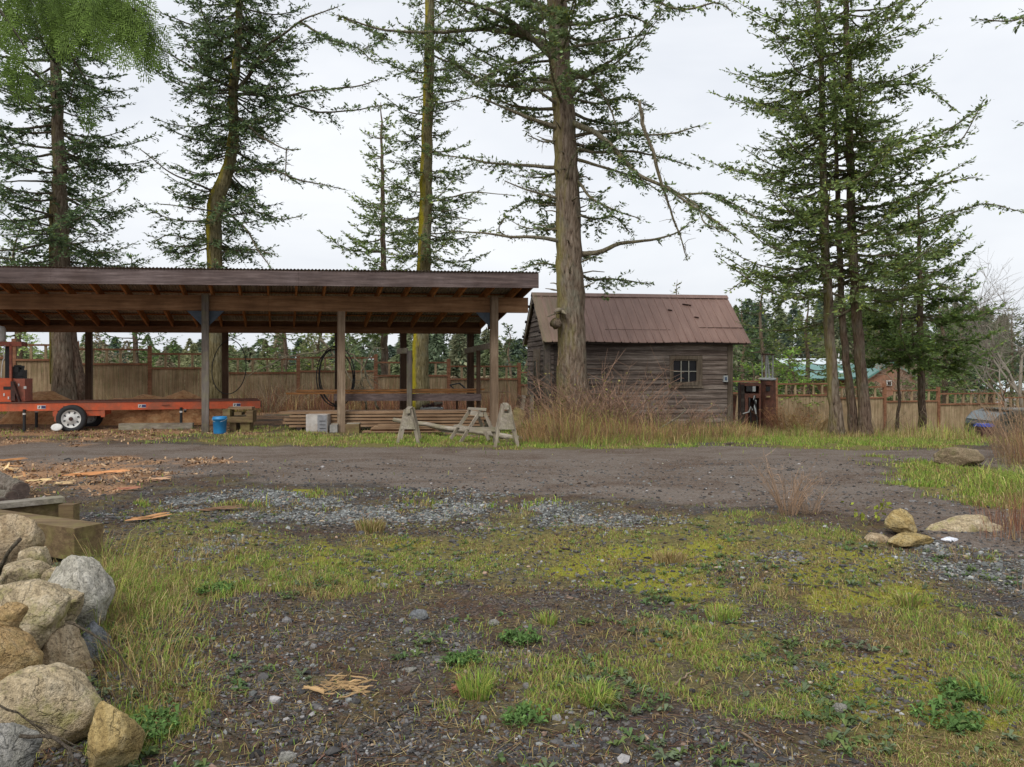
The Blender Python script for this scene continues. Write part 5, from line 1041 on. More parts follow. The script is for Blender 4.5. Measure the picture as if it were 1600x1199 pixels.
t.trunk(PL([(601, 650), (600, 500), (599, 420), (598, 300), (596, 200), (595, 160)], Y3), [.15, .13, .11, .08, .04, .012], .2, 16, 4)
t.crown(CH+(573-520)*Y3/F, CH+(573-168)*Y3/F, 66, lambda f: 2.6*(1-f)**.9+.25, e0=.02, e1=.3, fol=1, dens=1.1, droop=.1, spread=.35); t.finish(.17)
# trio on the right
Yt = 19.2
def trio(name, lab, path, rad, crown, sd, green=GM):
    t = Tree(name, lab, W(*path[0], Yt+sd), green, bk_brown if sd else bk_grey, group='clump of three firs right of the cabin'); t.lich = 2
    t.trunk(PL(path, Yt+sd), rad, .3, 30, 5+sd)
    for (pa, pb_, n, L, kw) in crown: t.crown(CH+(573-pa)*(Yt+sd)/F, CH+(573-pb_)*(Yt+sd)/F, n, L, **kw)
    return t
kw = dict(e0=-.04, e1=.03, fol=1, dens=1.15, droop=.22, spread=.3, mx=.75)
t = trio('clump_fir', 'left fir of the clump of three, scaly dark trunk leaning left, wide flat branches', [(1308, 684), (1303, 620), (1299, 560), (1294, 480), (1289, 380), (1286, 250), (1284, 130), (1279, 0), (1275, -150)], [.17, .13, .12, .11, .1, .085, .065, .045, .03], [(455, 30, 72, lambda f: 3.0-.8*f, dict(kw, az=None)), (30, -140, 26, lambda f: 1.9-.7*f, kw)], .0); t.finish()
t = trio('clump_fir', 'middle fir of the clump of three, thinnest leaning trunk', [(1338, 688), (1330, 630), (1322, 560), (1315, 480), (1311, 380), (1307, 250), (1304, 130), (1302, 60)], [.12, .1, .085, .075, .07, .05, .03, .012], [(430, 70, 44, lambda f: 1.6-.7*f, kw)], .35, GL); t.finish()
t = trio('clump_fir', 'right fir of the clump of three, tallest straight grey trunk with branches reaching far right', [(1353, 692), (1351, 640), (1344, 560), (1337, 480), (1332, 380), (1328, 250), (1325, 120), (1322, 0), (1318, -150)], [.155, .135, .125, .115, .105, .095, .08, .065, .045], [(480, 60, 60, lambda f: 3.1-.7*f, kw), (60, -140, 26, lambda f: 2.1-.7*f, kw)], .15)
for P in ([(1330, 290), (1380, 262), (1440, 235), (1500, 225), (1533, 165)], [(1328, 245), (1370, 235), (1420, 220), (1480, 205), (1540, 165)], [(1332, 330), (1400, 320), (1470, 290), (1525, 280)], [(1333, 370), (1400, 360), (1450, 345), (1540, 315), (1600, 330)], [(1335, 400), (1400, 400), (1470, 395), (1510, 375)], [(1326, 150), (1390, 135), (1440, 130), (1490, 170)], [(1328, 200), (1240, 180), (1180, 165)], [(1335, 280), (1240, 290), (1170, 270), (1135, 265)], [(1320, 60), (1380, 30), (1430, 25)], [(1332, 430), (1240, 440), (1180, 420), (1140, 450)], [(1333, 350), (1240, 340), (1190, 355), (1150, 350)], [(1333, 470), (1400, 470), (1450, 440), (1490, 450)]):
    t.limb(PL(P, Yt+.15, Yt-1.4+rng.uniform(-.6, 2.4)), .035, .01, fol=1, f0=.15, spread=.26, dens=1.7, droop=.2, mx=.7)
t.finish()
Y6 = 23.5; t = Tree('young_fir', 'young fir with a bare lower trunk standing alone by the fence near the right', W(1440, 672, Y6), (.15, .22, .07), bk_brown)
t.trunk(PL([(1442, 690), (1441, 640), (1439, 560), (1437, 450), (1436, 380), (1434, 300)], Y6), [.12, .105, .1, .08, .05, .02], .25, 20, 4)
t.crown(CH+(573-560)*Y6/F, CH+(573-300)*Y6/F, 84, lambda f: 2.7*(1-f)**.75+.25, e0=-.1, e1=.35, fol=1, dens=1.2, droop=.1, spread=.4); t.finish(.15)
Y7 = 22.8; t = Tree('sapling', 'thin bare leaning sapling between the fir clump and the young fir', W(1403, 665, Y7), GL, bk_brown)
t.trunk(PL([(1401, 675), (1404, 600), (1407, 540), (1410, 470), (1410, 420)], Y7), [.045, .038, .032, .022, .01], .2, 10, 4)
t.crown(CH+(573-520)*Y7/F, CH+(573-430)*Y7/F, 14, lambda f: .7, e0=.1, e1=.4, fol=.8, spread=.4); t.finish(.12)
# trees beyond the fence
def backtree(name, lab, px, base, top, Y, halfw, green, n=60, cs=None, grp='firs beyond the fence', tr=.16, pw=.8, lo=.08):
    t = Tree(name, lab, W(px, base, Y), np.array(green)*1.55, bk_brown, M['limb_dark'], grp); zb = CH-(base-HZ)*Y/F; ztp = CH-(top-HZ)*Y/F
    P = [np.array([W(px, base, Y)[0]+rng.normal(0, .05)*k, Y, zb+(ztp-zb)*k/5]) for k in range(6)]; t.trunk(P, [tr, tr*.85, tr*.7, tr*.5, tr*.3, .01], .2, 12, 9)
    hw = halfw*Y/F; sc = Y/30
    t.crown(zb+(ztp-zb)*lo, ztp-.1, n, lambda f: hw*(1-f)**pw+.15, e0=-.05, e1=.3, fol=1, dens=.75/sc+.15, droop=.12, spread=.42, mx=1.2*sc); t.finish(cs or .13*sc*1.25, per=.055*sc, twigs=False, far=True)
for a in (('background_fir', 'fir beyond the fence showing between the far left trunk and the first rear post', 30, 640, 330, 34, 90, GM, 54), ('background_fir', 'fir beyond the fence behind the second open bay left of the crooked fir', 215, 640, 395, 36, 85, (.06, .1, .035), 54),
          ('background_fir', 'bushy fir beyond the fence between crooked fir and young fir', 440, 645, 430, 38, 75, (.075, .115, .035), 52), ('background_fir', 'low fir beyond the fence just left of the middle post', 500, 640, 480, 40, 60, GL, 44), ('background_fir', 'fir beyond the fence behind the crooked fir trunk', 345, 640, 450, 42, 80, (.08, .11, .05), 50),
          ('background_fir', 'dark fir rising beyond the fence behind the round fuel pump', 1195, 640, 425, 42, 75, (.05, .08, .03), 60), ('background_fir', 'yellowish fir beyond the fence left of the green roofed house', 1262, 625, 455, 48, 90, (.1, .13, .04), 60), ('background_fir', 'fir beyond the fence directly behind the clump trunks', 1340, 590, 430, 75, 70, (.06, .09, .035), 60),
          ('background_fir', 'broad fir behind the brown shingled gable', 1400, 600, 415, 78, 80, (.07, .1, .035), 60), ('background_fir', 'dark blue green fir right of the young lone fir', 1505, 640, 432, 50, 60, (.028, .055, .03), 70), ('background_fir', 'pale fir behind the bare tree at the right edge', 1580, 640, 480, 60, 75, (.085, .11, .055), 60),
          ('background_fir', 'small tipped fir peeking above the cabin ridge', 1062, 600, 437, 60, 18, (.13, .14, .07), 30), ('background_fir', 'fir tip showing between the open shed roof and the cabin', 798, 620, 506, 70, 28, (.06, .09, .04), 46), ('background_fir', 'fir at the left rear corner of the cabin', 822, 620, 516, 66, 26, (.075, .105, .045), 44),
          ('background_fir', 'fuller green fir beyond the fence right of the young lone fir', 1478, 640, 455, 39, 70, (.1, .15, .05), 70), ('background_fir', 'bushy green fir beyond the fence above the parked car', 1548, 640, 505, 44, 62, (.09, .13, .055), 60), ('background_fir', 'mossy green fir right of the shed wall and behind the square pump', 1160, 640, 470, 45, 60, (.07, .1, .03), 50), ('background_fir', 'distant fir above the fence between lone young fir and bins', 1465, 640, 500, 62, 60, (.07, .1, .045), 50), ('background_fir', 'olive fir in the gap right of the fir clump', 1375, 600, 470, 70, 60, (.085, .1, .04), 44)):
    backtree(*a)
# bright bushy young fir behind fence
backtree('bushy_young_fir', 'bright green bushy young fir just behind the fence right of the round pump', 1235, 650, 548, 33, 48, (.12, .2, .04), 64, .16, None, .08, .55, .03)
backtree('bushy_young_fir', 'low bright green shrub like fir just behind the fence beside the square pump', 1175, 650, 566, 34, 36, (.13, .2, .05), 44, .16, None, .08, .5, .03)
# far woods as one mass
def woods(lab, specs, cs):
    mb = MB()
    for (x, Y, zb_, h, r, g_) in specs:
        n = int(850); f = rng.random(n)**.85; a = rng.random(n)*6.283; rr = r*(1-f)**.8*np.sqrt(rng.uniform(.3, 1, n))*(1+.35*np.sin(f*h*2.2+x))
        P = np.stack([x+rr*np.cos(a), Y+rr*np.sin(a), zb_+h*(.04+.96*f)], 1)
        d = np.stack([np.cos(a), np.sin(a), rng.normal(-.25, .35, n)], 1); d /= np.linalg.norm(d, axis=1, keepdims=True); b = np.cross(d, rng.normal(0, 1, (n, 3))+[0, 0, 1.2]); b /= np.linalg.norm(b, axis=1, keepdims=True)
        l = cs*Y/90*rng.uniform(.6, 1.3, (n, 1))*(1-.5*f[:, None]); mb.quads(np.stack([P-d*l*.3, P+b*l*.3, P+d*l, P-b*l*.3], 1), np.array(g_)*np.exp(rng.normal(0, .3, (n, 1))))
    return tag(mb.build('far_woods', M['leaf'], tint=True), lab, kind='stuff')
sp = []
for k in range(300):
    Y = rng.uniform(75, 135); px = rng.uniform(-150, 1750); X = (px-800)*Y/F; zb_ = terr_s(X, 60)-2.0
    top = np.interp(px, [-150, 300, 480, 560, 700, 780, 830, 1000, 1150, 1300, 1700], [556, 545, 545, 532, 515, 530, 532, 520, 480, 470, 500])+rng.normal(0, 10)+(Y-75)*.08
    h = CH-(top-HZ)*Y/F-zb_; g_ = [(.13, .17, .1), (.17, .2, .1), (.11, .15, .11), (.19, .2, .12)][rng.integers(0, 4)]; sp.append((X, Y, zb_, h, rng.uniform(2.0, 3.6), g_))
woods('distant mixed green woods along the skyline', sp, .85)
sp = []
for k in range(46):
    Y = rng.uniform(37, 60); px = rng.uniform(-60, 560); X = (px-800)*Y/F; sp.append((X, Y, terr_s(X, Y), rng.uniform(1.2, 3.4), rng.uniform(.8, 1.6), [(.24, .25, .13), (.3, .25, .17), (.18, .23, .1)][rng.integers(0, 3)]))
for k in range(60):
    Y = rng.uniform(38, 58); px = rng.uniform(560, 1700); X = (px-800)*Y/F; zb_ = terr_s(X, Y); sp.append((X, Y, zb_, min(rng.uniform(1.2, 2.8), CH-(588-HZ)*Y/F-zb_), rng.uniform(.8, 1.5), [(.24, .25, .13), (.32, .26, .18), (.18, .23, .1)][rng.integers(0, 3)]))
woods('mixed brown and green scrub growing beyond the fence', sp, .5)

# bare deciduous trees: recursive twigs
def bare(name, lab, base, h, col, spread=.6, depth=5, lean=(0, 0), r0=.12, seed=1, grp=None, up=.25, nb=3, mat=None):
    T = Thing(name, lab, 'tree' if h > 3 else 'shrub', base, 0, grp); rg = random.Random(seed); tm = MB(); bm_ = MB(); 
    def rec(p, d, L, r, k):
        n = 4; P = [p]; dd = d.copy()
        for i in range(n): dd = dd+np.array([rg.gauss(0, .14), rg.gauss(0, .14), rg.gauss(0, .08)+up*.12]); dd /= np.linalg.norm(dd); P.append(P[-1]+dd*L/n)
        (tm if k == 0 else bm_).tube(P, np.linspace(r, r*.62, n+1), 8 if k < 2 else 4, cap=False)
        if k >= depth: return
        for j in range(nb+(k == 0)):
            i = rg.randint(1, n) if j else n; nd = dd+np.array([rg.gauss(0, spread), rg.gauss(0, spread), rg.gauss(0, spread*.6)]); nd /= np.linalg.norm(nd); rec(P[i], nd, L*rg.uniform(.6, .88), r*.6, k+1)
    rec(np.array(base, float), np.array([lean[0], lean[1], 1.])/np.linalg.norm([lean[0], lean[1], 1.]), h*.3, r0, 0)
    tm.build('trunk', mat or M['twig'], T, smooth=True); bm_.build('branches', mat or M['twig'], T, smooth=True); return T
pale = plain('pale_twig_bark', (.2, .175, .14), .9, 0, .2, 3)
b0 = W(1610, 640, 38); b0[2] = terr_s(b0[0], 38); bare('bare_tree', 'large leafless pale tree beyond the fence at the right edge', b0, 12.5, None, .62, 6, (-.25, 0), .11, 3, mat=pale)
b0 = W(1590, 640, 33); b0[2] = terr_s(b0[0], 33); bare('bare_tree', 'smaller leafless pale tree leaning left in front of the large bare one', b0, 7.5, None, .62, 6, (-.35, 0), .06, 8, mat=pale)
brn = plain('brown_twig_bark', (.24, .17, .12), .9, 0, .2, 3)
for k, (px_, Y_, h_, lab, sd_) in enumerate(((1395, 48, 4.6, 'round leafless brown shrub in front of the shingled gable', 4), (1425, 46, 4.4, 'leafless tan thicket right of the shingled gable', 12), (905, 40, 3.0, 'leafless thicket hidden behind the cabin', 21))):
    b0 = W(px_, 640, Y_); b0[2] = terr_s(b0[0], Y_); bare('bare_shrub', lab, b0, h_*1.25, None, .8, 6, (0, 0), .06, sd_, 'leafless shrubs', nb=3, mat=brn) if k < 2 else None
# small mossy bare tree inside/behind the shed
for k, (P, lab) in enumerate((([(592, 640), (578, 600), (560, 560), (530, 545), (500, 550), (455, 556), (410, 575), (380, 590)], 'mossy bare branch arching left behind the rear posts'), ([(572, 640), (562, 590), (575, 560), (586, 541), (600, 545)], 'crooked mossy bare stem right of the middle post'), ([(500, 530), (512, 545), (530, 560), (545, 590), (572, 628)], 'mossy bare stem leaning across the black hose coil'))):
    P = PL(P, 23.5); T = Thing('mossy_branch', lab, 'branch', (*P[0][:2], terr_s(*P[0][:2])), 0, 'mossy bare stems behind the shed'); mb = MB(); Q, tt, L = resamp(P, .15); Q[1:-1] += rng.normal(0, .02, (len(Q)-2, 3)); mb.tube(Q, .035-.025*tt, 7)
    for q in range(26): i = rng.integers(2, len(Q)-1); d = rng.normal(0, 1, 3)*[1, .6, 1]; d /= np.linalg.norm(d); l = rng.uniform(.2, .8); mb.tube([Q[i], Q[i]+d*l*.5+rng.normal(0, .05, 3), Q[i]+d*l+rng.normal(0, .1, 3)], [.01, .007, .003], 4, cap=False)
    mb.build('stem', M['limb'], T, smooth=True)
# overhanging cedar: sprays hanging from above, top left
T = Thing('cedar_tree', 'cedar whose drooping fern like green sprays hang into the upper left corner', 'tree', (-5.2, 5.6, terr_s(-5.2, 5.6)))
mb = MB(); mb.tube([(-5.2, 5.6, -.1), (-5.2, 5.6, 2), (-5.25, 5.65, 5), (-5.3, 5.7, 9)], [.3, .24, .19, .1], 20, jit=.1); mb.build('trunk', bk_brown, T, smooth=True)
lm = MB(); fq = []; fc = []
def spray(p, L, yaw, lean, col):
    """flat fern-like hanging spray: rachis with alternating side fronds made of small scale leaves"""
    d0 = np.array([lean*math.cos(yaw), lean*math.sin(yaw), -1.]); d0 /= np.linalg.norm(d0); n = int(L/.03); P = p.copy(); d = d0.copy(); sdv = np.array([math.sin(yaw+.4), -math.cos(yaw+.4), 0])
    for i in range(n):
        u = i/n; d = d+np.array([rng.normal(0, .03), rng.normal(0, .03), -.02]); d /= np.linalg.norm(d); P = P+d*.03
        for sg in (-1, 1):
            fl = L*.36*math.sin(min(1, u*1.6+.15)*math.pi*.5)*(1-u)**.55*rng.uniform(.6, 1.1)+.01; dd = d*.72+sdv*sg*.7+rng.normal(0, .09, 3); dd /= np.linalg.norm(dd); m = max(2, int(fl/.016)); uu = (np.arange(m)+.5)/m
            nm = np.cross(dd, sdv*sg); nm /= np.linalg.norm(nm)+1e-9; bb = np.cross(nm, dd)
            C = P+dd*(uu*fl)[:, None]+np.array([0, 0, -1.])*(.25*(uu*fl)**2/.2)[:, None]
            for s2 in (-1, 1):
                ld = dd*.7+bb*s2*.75; l = (.034*(1-.5*uu))[:, None]*rng.uniform(.8, 1.5, (m, 1)); w = bb*.0032-dd*.0; fq.append(np.stack([C-dd*.003, C+ld*l*.5+dd*.006, C+ld*l, C+ld*l*.5-dd*.006], 1)); fc.append(np.array(col)*np.exp(rng.normal(0, .18, (m, 1)))*(.8+.5*uu[:, None]))
def cbr(pts, Y0, Y1, sprs, col):
    Q, tt, L = resamp(PL(pts, Y0, Y1), .06); lm.tube(Q, .012-.008*tt, 6, cap=False)
    sprs = int(sprs*1.0)
    for k in range(sprs): i = int(len(Q)*(.05+.93*(k+rng.random())/sprs)); i = min(i, len(Q)-1); spray(Q[i]+rng.normal(0, .04, 3), rng.uniform(.25, .5), rng.uniform(-2.2, .5), rng.uniform(.1, .6), col)
lm.tube([(-5.25, 5.65, 5.0), (-4.6, 5.4, 4.5), (-3.9, 5.2, 4.1), (-3.0, 5.0, 3.95)], [.06, .045, .03, .014], 8)
lm.tube([(-5.25, 5.65, 4.4), (-4.3, 5.0, 4.0), (-3.4, 4.8, 3.9), (-2.7, 4.7, 3.75)], [.05, .04, .026, .012], 8)
CG = (.13, .2, .04); CG2 = (.09, .14, .035)
cbr([(-60, -60), (0, -40), (60, -25), (130, -20), (180, -25), (235, -15)], 4.7, 5.0, 26, CG); cbr([(60, -50), (120, -30), (200, -10), (245, 20)], 4.9, 5.2, 20, CG2); cbr([(-60, -30), (-20, -10), (0, 15), (30, 60), (50, 90)], 4.2, 4.4, 10, CG); cbr([(0, -50), (80, -30), (150, -30), (215, -5)], 5.3, 5.5, 20, CG2)
cbr([(160, -20), (190, 10), (225, 20), (240, 25)], 4.9, 5.0, 12, CG); cbr([(95, 10), (105, 70), (118, 100), (135, 125)], 5.0, 5.0, 5, CG2)
lm.build('limbs', M['limb_dark'], T, smooth=True); mb = MB(); mb.quads(np.concatenate(fq), np.concatenate(fc)); mb.build('foliage', M['leaf'], T, tint=True)
# fir reaching in from the right, top corner
t = Tree('edge_fir', 'fir outside the right edge whose single branch tip enters the upper right corner', (14.6, 17.5, -.6), GD, bk_grey)
t.trunk([(14.6, 17.5, -.7), (14.6, 17.5, 4), (14.7, 17.5, 9), (14.8, 17.5, 15)], [.3, .25, .2, .1], .3, 24); t.limb(PL([(1846, 10), (1700, -10), (1620, 20), (1575, 38), (1524, 36)], 17.4, 16.4), .05, .01, fol=1, f0=.3, spread=.16, dens=1.6); t.limb(PL([(1846, 180), (1700, 180), (1640, 195), (1594, 190)], 17.4, 16.8), .04, .01, fol=.3, f0=.4)
t.crown(9.5, 14, 26, lambda f: 2.2, e0=.0, e1=.2, fol=1, spread=.35, dens=1); t.finish()
# ------------------------------------------------------------------ tall dry grass and brush
def patch(name, lab, pts, Ys, n, h, fr, A=GREEN, B=DRY, w=.008, spread=.35, kind='stuff', depth=1.0):
    """tall blades along a strip: pts are (px, foot Y) samples"""
    px = rng.uniform(pts[0][0], pts[-1][0], n); Yc_ = np.interp(px, [p[0] for p in pts], [p[1] for p in pts]); Y = Yc_+rng.uniform(-.5, .5, n)*depth
    m0 = n//26; ci = rng.integers(0, m0, n); r0 = rng.normal(0, .09*depth**.3, (n, 2)); px = px[ci]; Y = Y[ci]+r0[:, 1]; x = (px-800)*Y/F+r0[:, 0]; px = x/Y*F+800; hk = np.exp(rng.normal(0, .35, m0))[ci]; dd0 = np.arctan2(r0[:, 1], r0[:, 0])+rng.normal(0, .6, n); cl = fbm(x*1.6+3, Y*1.6, 3, 130); hh = np.interp(px, [p[0] for p in pts], [p[2] for p in pts])*rng.uniform(.35, 1.1, n)*(.55+.9*cl)*h*hk
    mb = MB(); blades(mb, np.stack([x, Y, terr(x, Y)-.02], 1), hh, w*rng.uniform(.6, 1.3, n), np.abs(rng.normal(spread, .3, n)), pal(n, np.clip(fr+rng.normal(0, .3, m0)[ci], 0, 1), A, B)*np.exp(rng.normal(0, .2, m0))[ci][:, None], dirs=dd0)
    return tag(mb.build(name, M['grassm'], tint=True), lab, kind=kind)
patch('dry_grass', 'tall straw coloured grass in front of the cabin', [(826, 17.6, .6), (870, 17.4, .95), (950, 17.6, .8), (1000, 17.8, .5), (1100, 18.2, .4), (1150, 18.8, .45), (1180, 19.5, .35)], None, 28000, .78, .93, B=(DRY*.6+RED*.6), depth=3.4, w=.0075, spread=.55)
patch('dry_grass', 'green fringe of grass at the foot of the tall straw in front of the cabin', [(822, 16.2, .3), (900, 15.8, .35), (1000, 16.0, .35), (1180, 16.8, .3)], None, 6000, .5, .5, depth=1.0)
patch('dry_grass', 'straw grass and weeds along the foot of the fence on the right', [(1150, 20.5, .55), (1240, 20.5, .75), (1300, 20, .5), (1400, 20.5, .6), (1450, 20.5, .85), (1515, 19.5, .8), (1530, 19.5, .35), (1700, 18, .35)], None, 20000, .42, .75, depth=4.5, w=.01)
patch('dry_grass', 'green grass between the road and the fir clump', [(1170, 17.3, .3), (1400, 17, .3), (1460, 15, .35)], None, 6000, .4, .2, depth=2.0)
patch('dry_grass', 'rusty brown dead weeds along the fence behind the lumber', [(380, 25.0, .8), (460, 25.5, 1.1), (600, 26.0, .9), (700, 26.2, .9), (840, 26.5, .9)], None, 12000, .75, .85, A=DRY, B=RED, depth=3.0, w=.011)
patch('dry_grass', 'dead weeds and brush behind the sawdust heaps', [(-60, 22.6, .6), (140, 22.8, .5), (300, 23.2, .6), (400, 23.6, .9)], None, 6000, .7, .8, depth=1.6, w=.01)
patch('dry_grass', 'tall dry weeds with reddish stems at the right edge', [(1556, 13.5, .6), (1585, 12.6, 1.2), (1660, 12.4, 1.4)], None, 800, .7, .35, B=RED, A=DRY, depth=2.4, w=.0055, spread=.3)
patch('dry_grass', 'long green grass on the bank below the weedy right edge', [(1420, 11.2, .2), (1500, 10.9, .25), (1560, 10.2, .5), (1640, 9.6, .7)], None, 3800, .5, .15, depth=1.6, w=.009, spread=.7)
patch('dry_grass', 'tall thin grass at the right edge beside the gravel', [(1540, 7.6, .5), (1600, 7.3, .9), (1640, 7.2, .9)], None, 420, .55, .95, A=DRY, B=RED, depth=1.0, w=.004, spread=.25)
patch('dry_grass', 'long pale grass arching over the edge of the stone pile', [(110, 5.6, .3), (160, 5.1, .75), (230, 4.6, .8), (300, 4.7, .45), (340, 4.8, .25)], None, 5200, .27, .7, depth=2.4, w=.0042, spread=.8)
def twigbush(name, lab, c, h, rad, n, col, grp=None, cat='shrub', thick=.006, leaves=0, lcol=(.14, .2, .03), twg=3, lean=.35, lsize=.05):
    T = Thing(name, lab, cat, c, 0, grp); mb = MB(); tips = []
    for k in range(n):
        a = rng.random()*6.283; r = rad*.35*rng.random()**.5; p = np.array([c[0]+r*math.cos(a), c[1]+r*math.sin(a), terr_s(c[0], c[1])-.02]); L = h*rng.uniform(.5, 1.1); d = np.array([math.cos(a)*lean*rng.random(), math.sin(a)*lean*rng.random(), 1.])
        P = [p]; 
        for i in range(5): d = d+np.array([math.cos(a)*.1*lean*2, math.sin(a)*.1*lean*2, 0])+rng.normal(0, .09, 3); d /= np.linalg.norm(d); P.append(P[-1]+d*L/5)
        cc = np.clip(np.array(col)*math.exp(rng.normal(0, .25)), 0, .9); mb.tube(P, thick*np.linspace(1, .35, 6), 4, cap=False, col=cc)
        for q in range(twg):
            i = rng.integers(1, 6); e = rng.normal(0, 1, 3)+[0, 0, .8]; e /= np.linalg.norm(e); l = L*rng.uniform(.1, .35); mb.tube([P[i], P[i]+e*l*.5, P[i]+e*l+rng.normal(0, .02, 3)], [thick*.5, thick*.4, thick*.2], 3, cap=False, col=cc); tips.append(P[i]+e*l*rng.random())
    mb.build('stems', M['stem'], T, tint=True)
    if leaves:
        tp_ = np.array(tips)[rng.integers(0, len(tips), leaves)]+rng.normal(0, .02, (leaves, 3)); d = rng.normal(0, 1, (leaves, 3)); d /= np.linalg.norm(d, axis=1, keepdims=True); b = np.cross(d, rng.normal(0, 1, (leaves, 3))); b /= np.linalg.norm(b, axis=1, keepdims=True); l = lsize*rng.uniform(.6, 1.3, (leaves, 1))
        mb = MB(); mb.quads(np.stack([tp_, tp_+d*l*.5+b*l*.35, tp_+d*l, tp_+d*l*.5-b*l*.35], 1), np.array(lcol)*np.exp(rng.normal(0, .3, (leaves, 1)))); mb.build('leaves', M['grassm'], T, tint=True)
    return T
def at_(px, Y): X = (px-800)*Y/F; return (X, Y, terr_s(X, Y))
g_ = 'reddish bramble bushes around the cabin'
for (px_, Y_, h_, r_, n_, lv, lab) in ((905, 17.9, 1.6, 1.0, 60, 70, 'reddish bramble climbing the foot of the big centre fir'), (860, 18.0, 1.15, .7, 40, 30, 'low bramble at the left cabin corner'), (945, 17.9, 1.9, 1.2, 66, 60, 'tallest reddish bramble reaching up the cabin wall right of the big trunk'), (1000, 18.2, 1.2, 1.1, 66, 30, 'reddish bramble in front of the middle of the cabin wall'), (1060, 19.2, .9, 1.0, 40, 14, 'low bramble under the cabin window'), (1125, 19.8, .75, .8, 30, 10, 'thin bramble at the right cabin corner')):
    twigbush('bramble', lab, at_(px_, Y_), h_, r_, n_, (.21, .13, .09), g_, leaves=lv*4, twg=8, lean=.8, lcol=(.22, .2, .07), thick=.009)
twigbush('bramble', 'rust brown dead bush beside the round fuel pump', at_(1232, 21.0), .9, .7, 70, (.3, .16, .08), g_, twg=5, lean=.6, thick=.007, leaves=200, lcol=(.3, .16, .08), lsize=.06)
twigbush('bramble', 'golden brown dead bush left of the fir clump', at_(1262, 20.6), .85, .8, 80, (.36, .24, .11), g_, twg=5, lean=.7, thick=.007, leaves=160, lcol=(.36, .24, .11), lsize=.06)
for (px_, Y_, h_, n_, lab) in ((1578, 13.0, 1.1, 34, 'tall leafless brown weed thicket at the right edge'), (1602, 12.2, 1.4, 40, 'tallest leafless weed thicket cut by the right edge'), (1568, 16, 1.1, 24, 'leafless weeds behind the blue lidded bins')): twigbush('weed_thicket', lab, at_(px_, Y_), h_, .7, n_, (.24, .16, .1), 'leafless thickets on the right', twg=5, lean=.35, thick=.005)
for (px_, Y_, h_, n_, lab) in ((420, 24.0, 1.3, 34, 'pale twiggy bush behind the end of the sawmill bed'), (460, 24.6, 1.0, 30, 'small twiggy bush left of the lumber stack'), (1375, 21.5, 1.1, 26, 'reddish twiggy shrub right of the fir clump')): twigbush('twiggy_bush', lab, at_(px_, Y_), h_, .8, n_, (.26, .2, .13), 'twiggy bushes by the fence', twg=5, lean=.6, thick=.006)
c = G(1232, 803); twigbush('dry_shrub', 'leafless upright twig shrub in front of the road, larger left one', c, .62, .28, 46, (.3, .2, .13), 'twig shrubs at the road edge', twg=4, lean=.4, thick=.0034)
c = G(1266, 803); twigbush('dry_shrub', 'leafless twig shrub leaning right, smaller right one', c, .42, .2, 24, (.26, .18, .12), 'twig shrubs at the road edge', twg=4, lean=.5, thick=.003)
c = G(1355, 818); twigbush('leafy_sprout', 'small sprout with a few yellow green leaves beside the tan rock', c, .34, .2, 8, (.2, .15, .1), None, twg=3, lean=.7, thick=.004, leaves=46, lcol=(.26, .3, .04), lsize=.055)
for (px_, py_, h_, lab) in ((1500, 880, .3, 'thin stick like weed standing in the blue grey gravel'), (1596, 920, .35, 'bent dry weed at the right edge below the gravel'), (830, 1050, .2, 'thin dark weed stalks beside the bright green tuft')): twigbush('dry_weed', lab, G(px_, py_), h_, .1, 6, (.25, .18, .12), 'thin dry weeds', twg=2, lean=.3, thick=.0022)
for (px_, py_, r_, n_, lab) in ((812, 1002, .11, 60, 'round bright green leafy weed right of centre foreground'), (335, 925, .12, 70, 'dark green leafy weed at the edge of the left grass'), (235, 1140, .13, 80, 'bright green leafy weed beside the yellow boulder'), (720, 1040, .08, 50, 'light green clover like weed left of the green tuft'), (1480, 1130, .14, 70, 'pale green leafy weed patch at lower right'), (820, 1130, .09, 40, 'small green leafy weed low in the middle foreground'), (1500, 1090, .12, 60, 'broad dark green weed near the lower right corner')):
    c = G(px_, py_); mb = MB(); a = rng.random(n_)*6.283; rr = r_*np.sqrt(rng.random(n_)); P = np.stack([c[0]+rr*np.cos(a), c[1]+rr*np.sin(a), np.full(n_, c[2]+.012)], 1)
    rosettes(mb, P, rng.uniform(.02, .05, n_), 6, np.tile(np.array([.1, .18, .05]), (n_, 1))*np.exp(rng.normal(0, .15, (n_, 1))), .5); tag(mb.build('leafy_weed', M['grassm'], loc=c, tint=True), lab, 'weed', 'leafy weeds in the foreground')

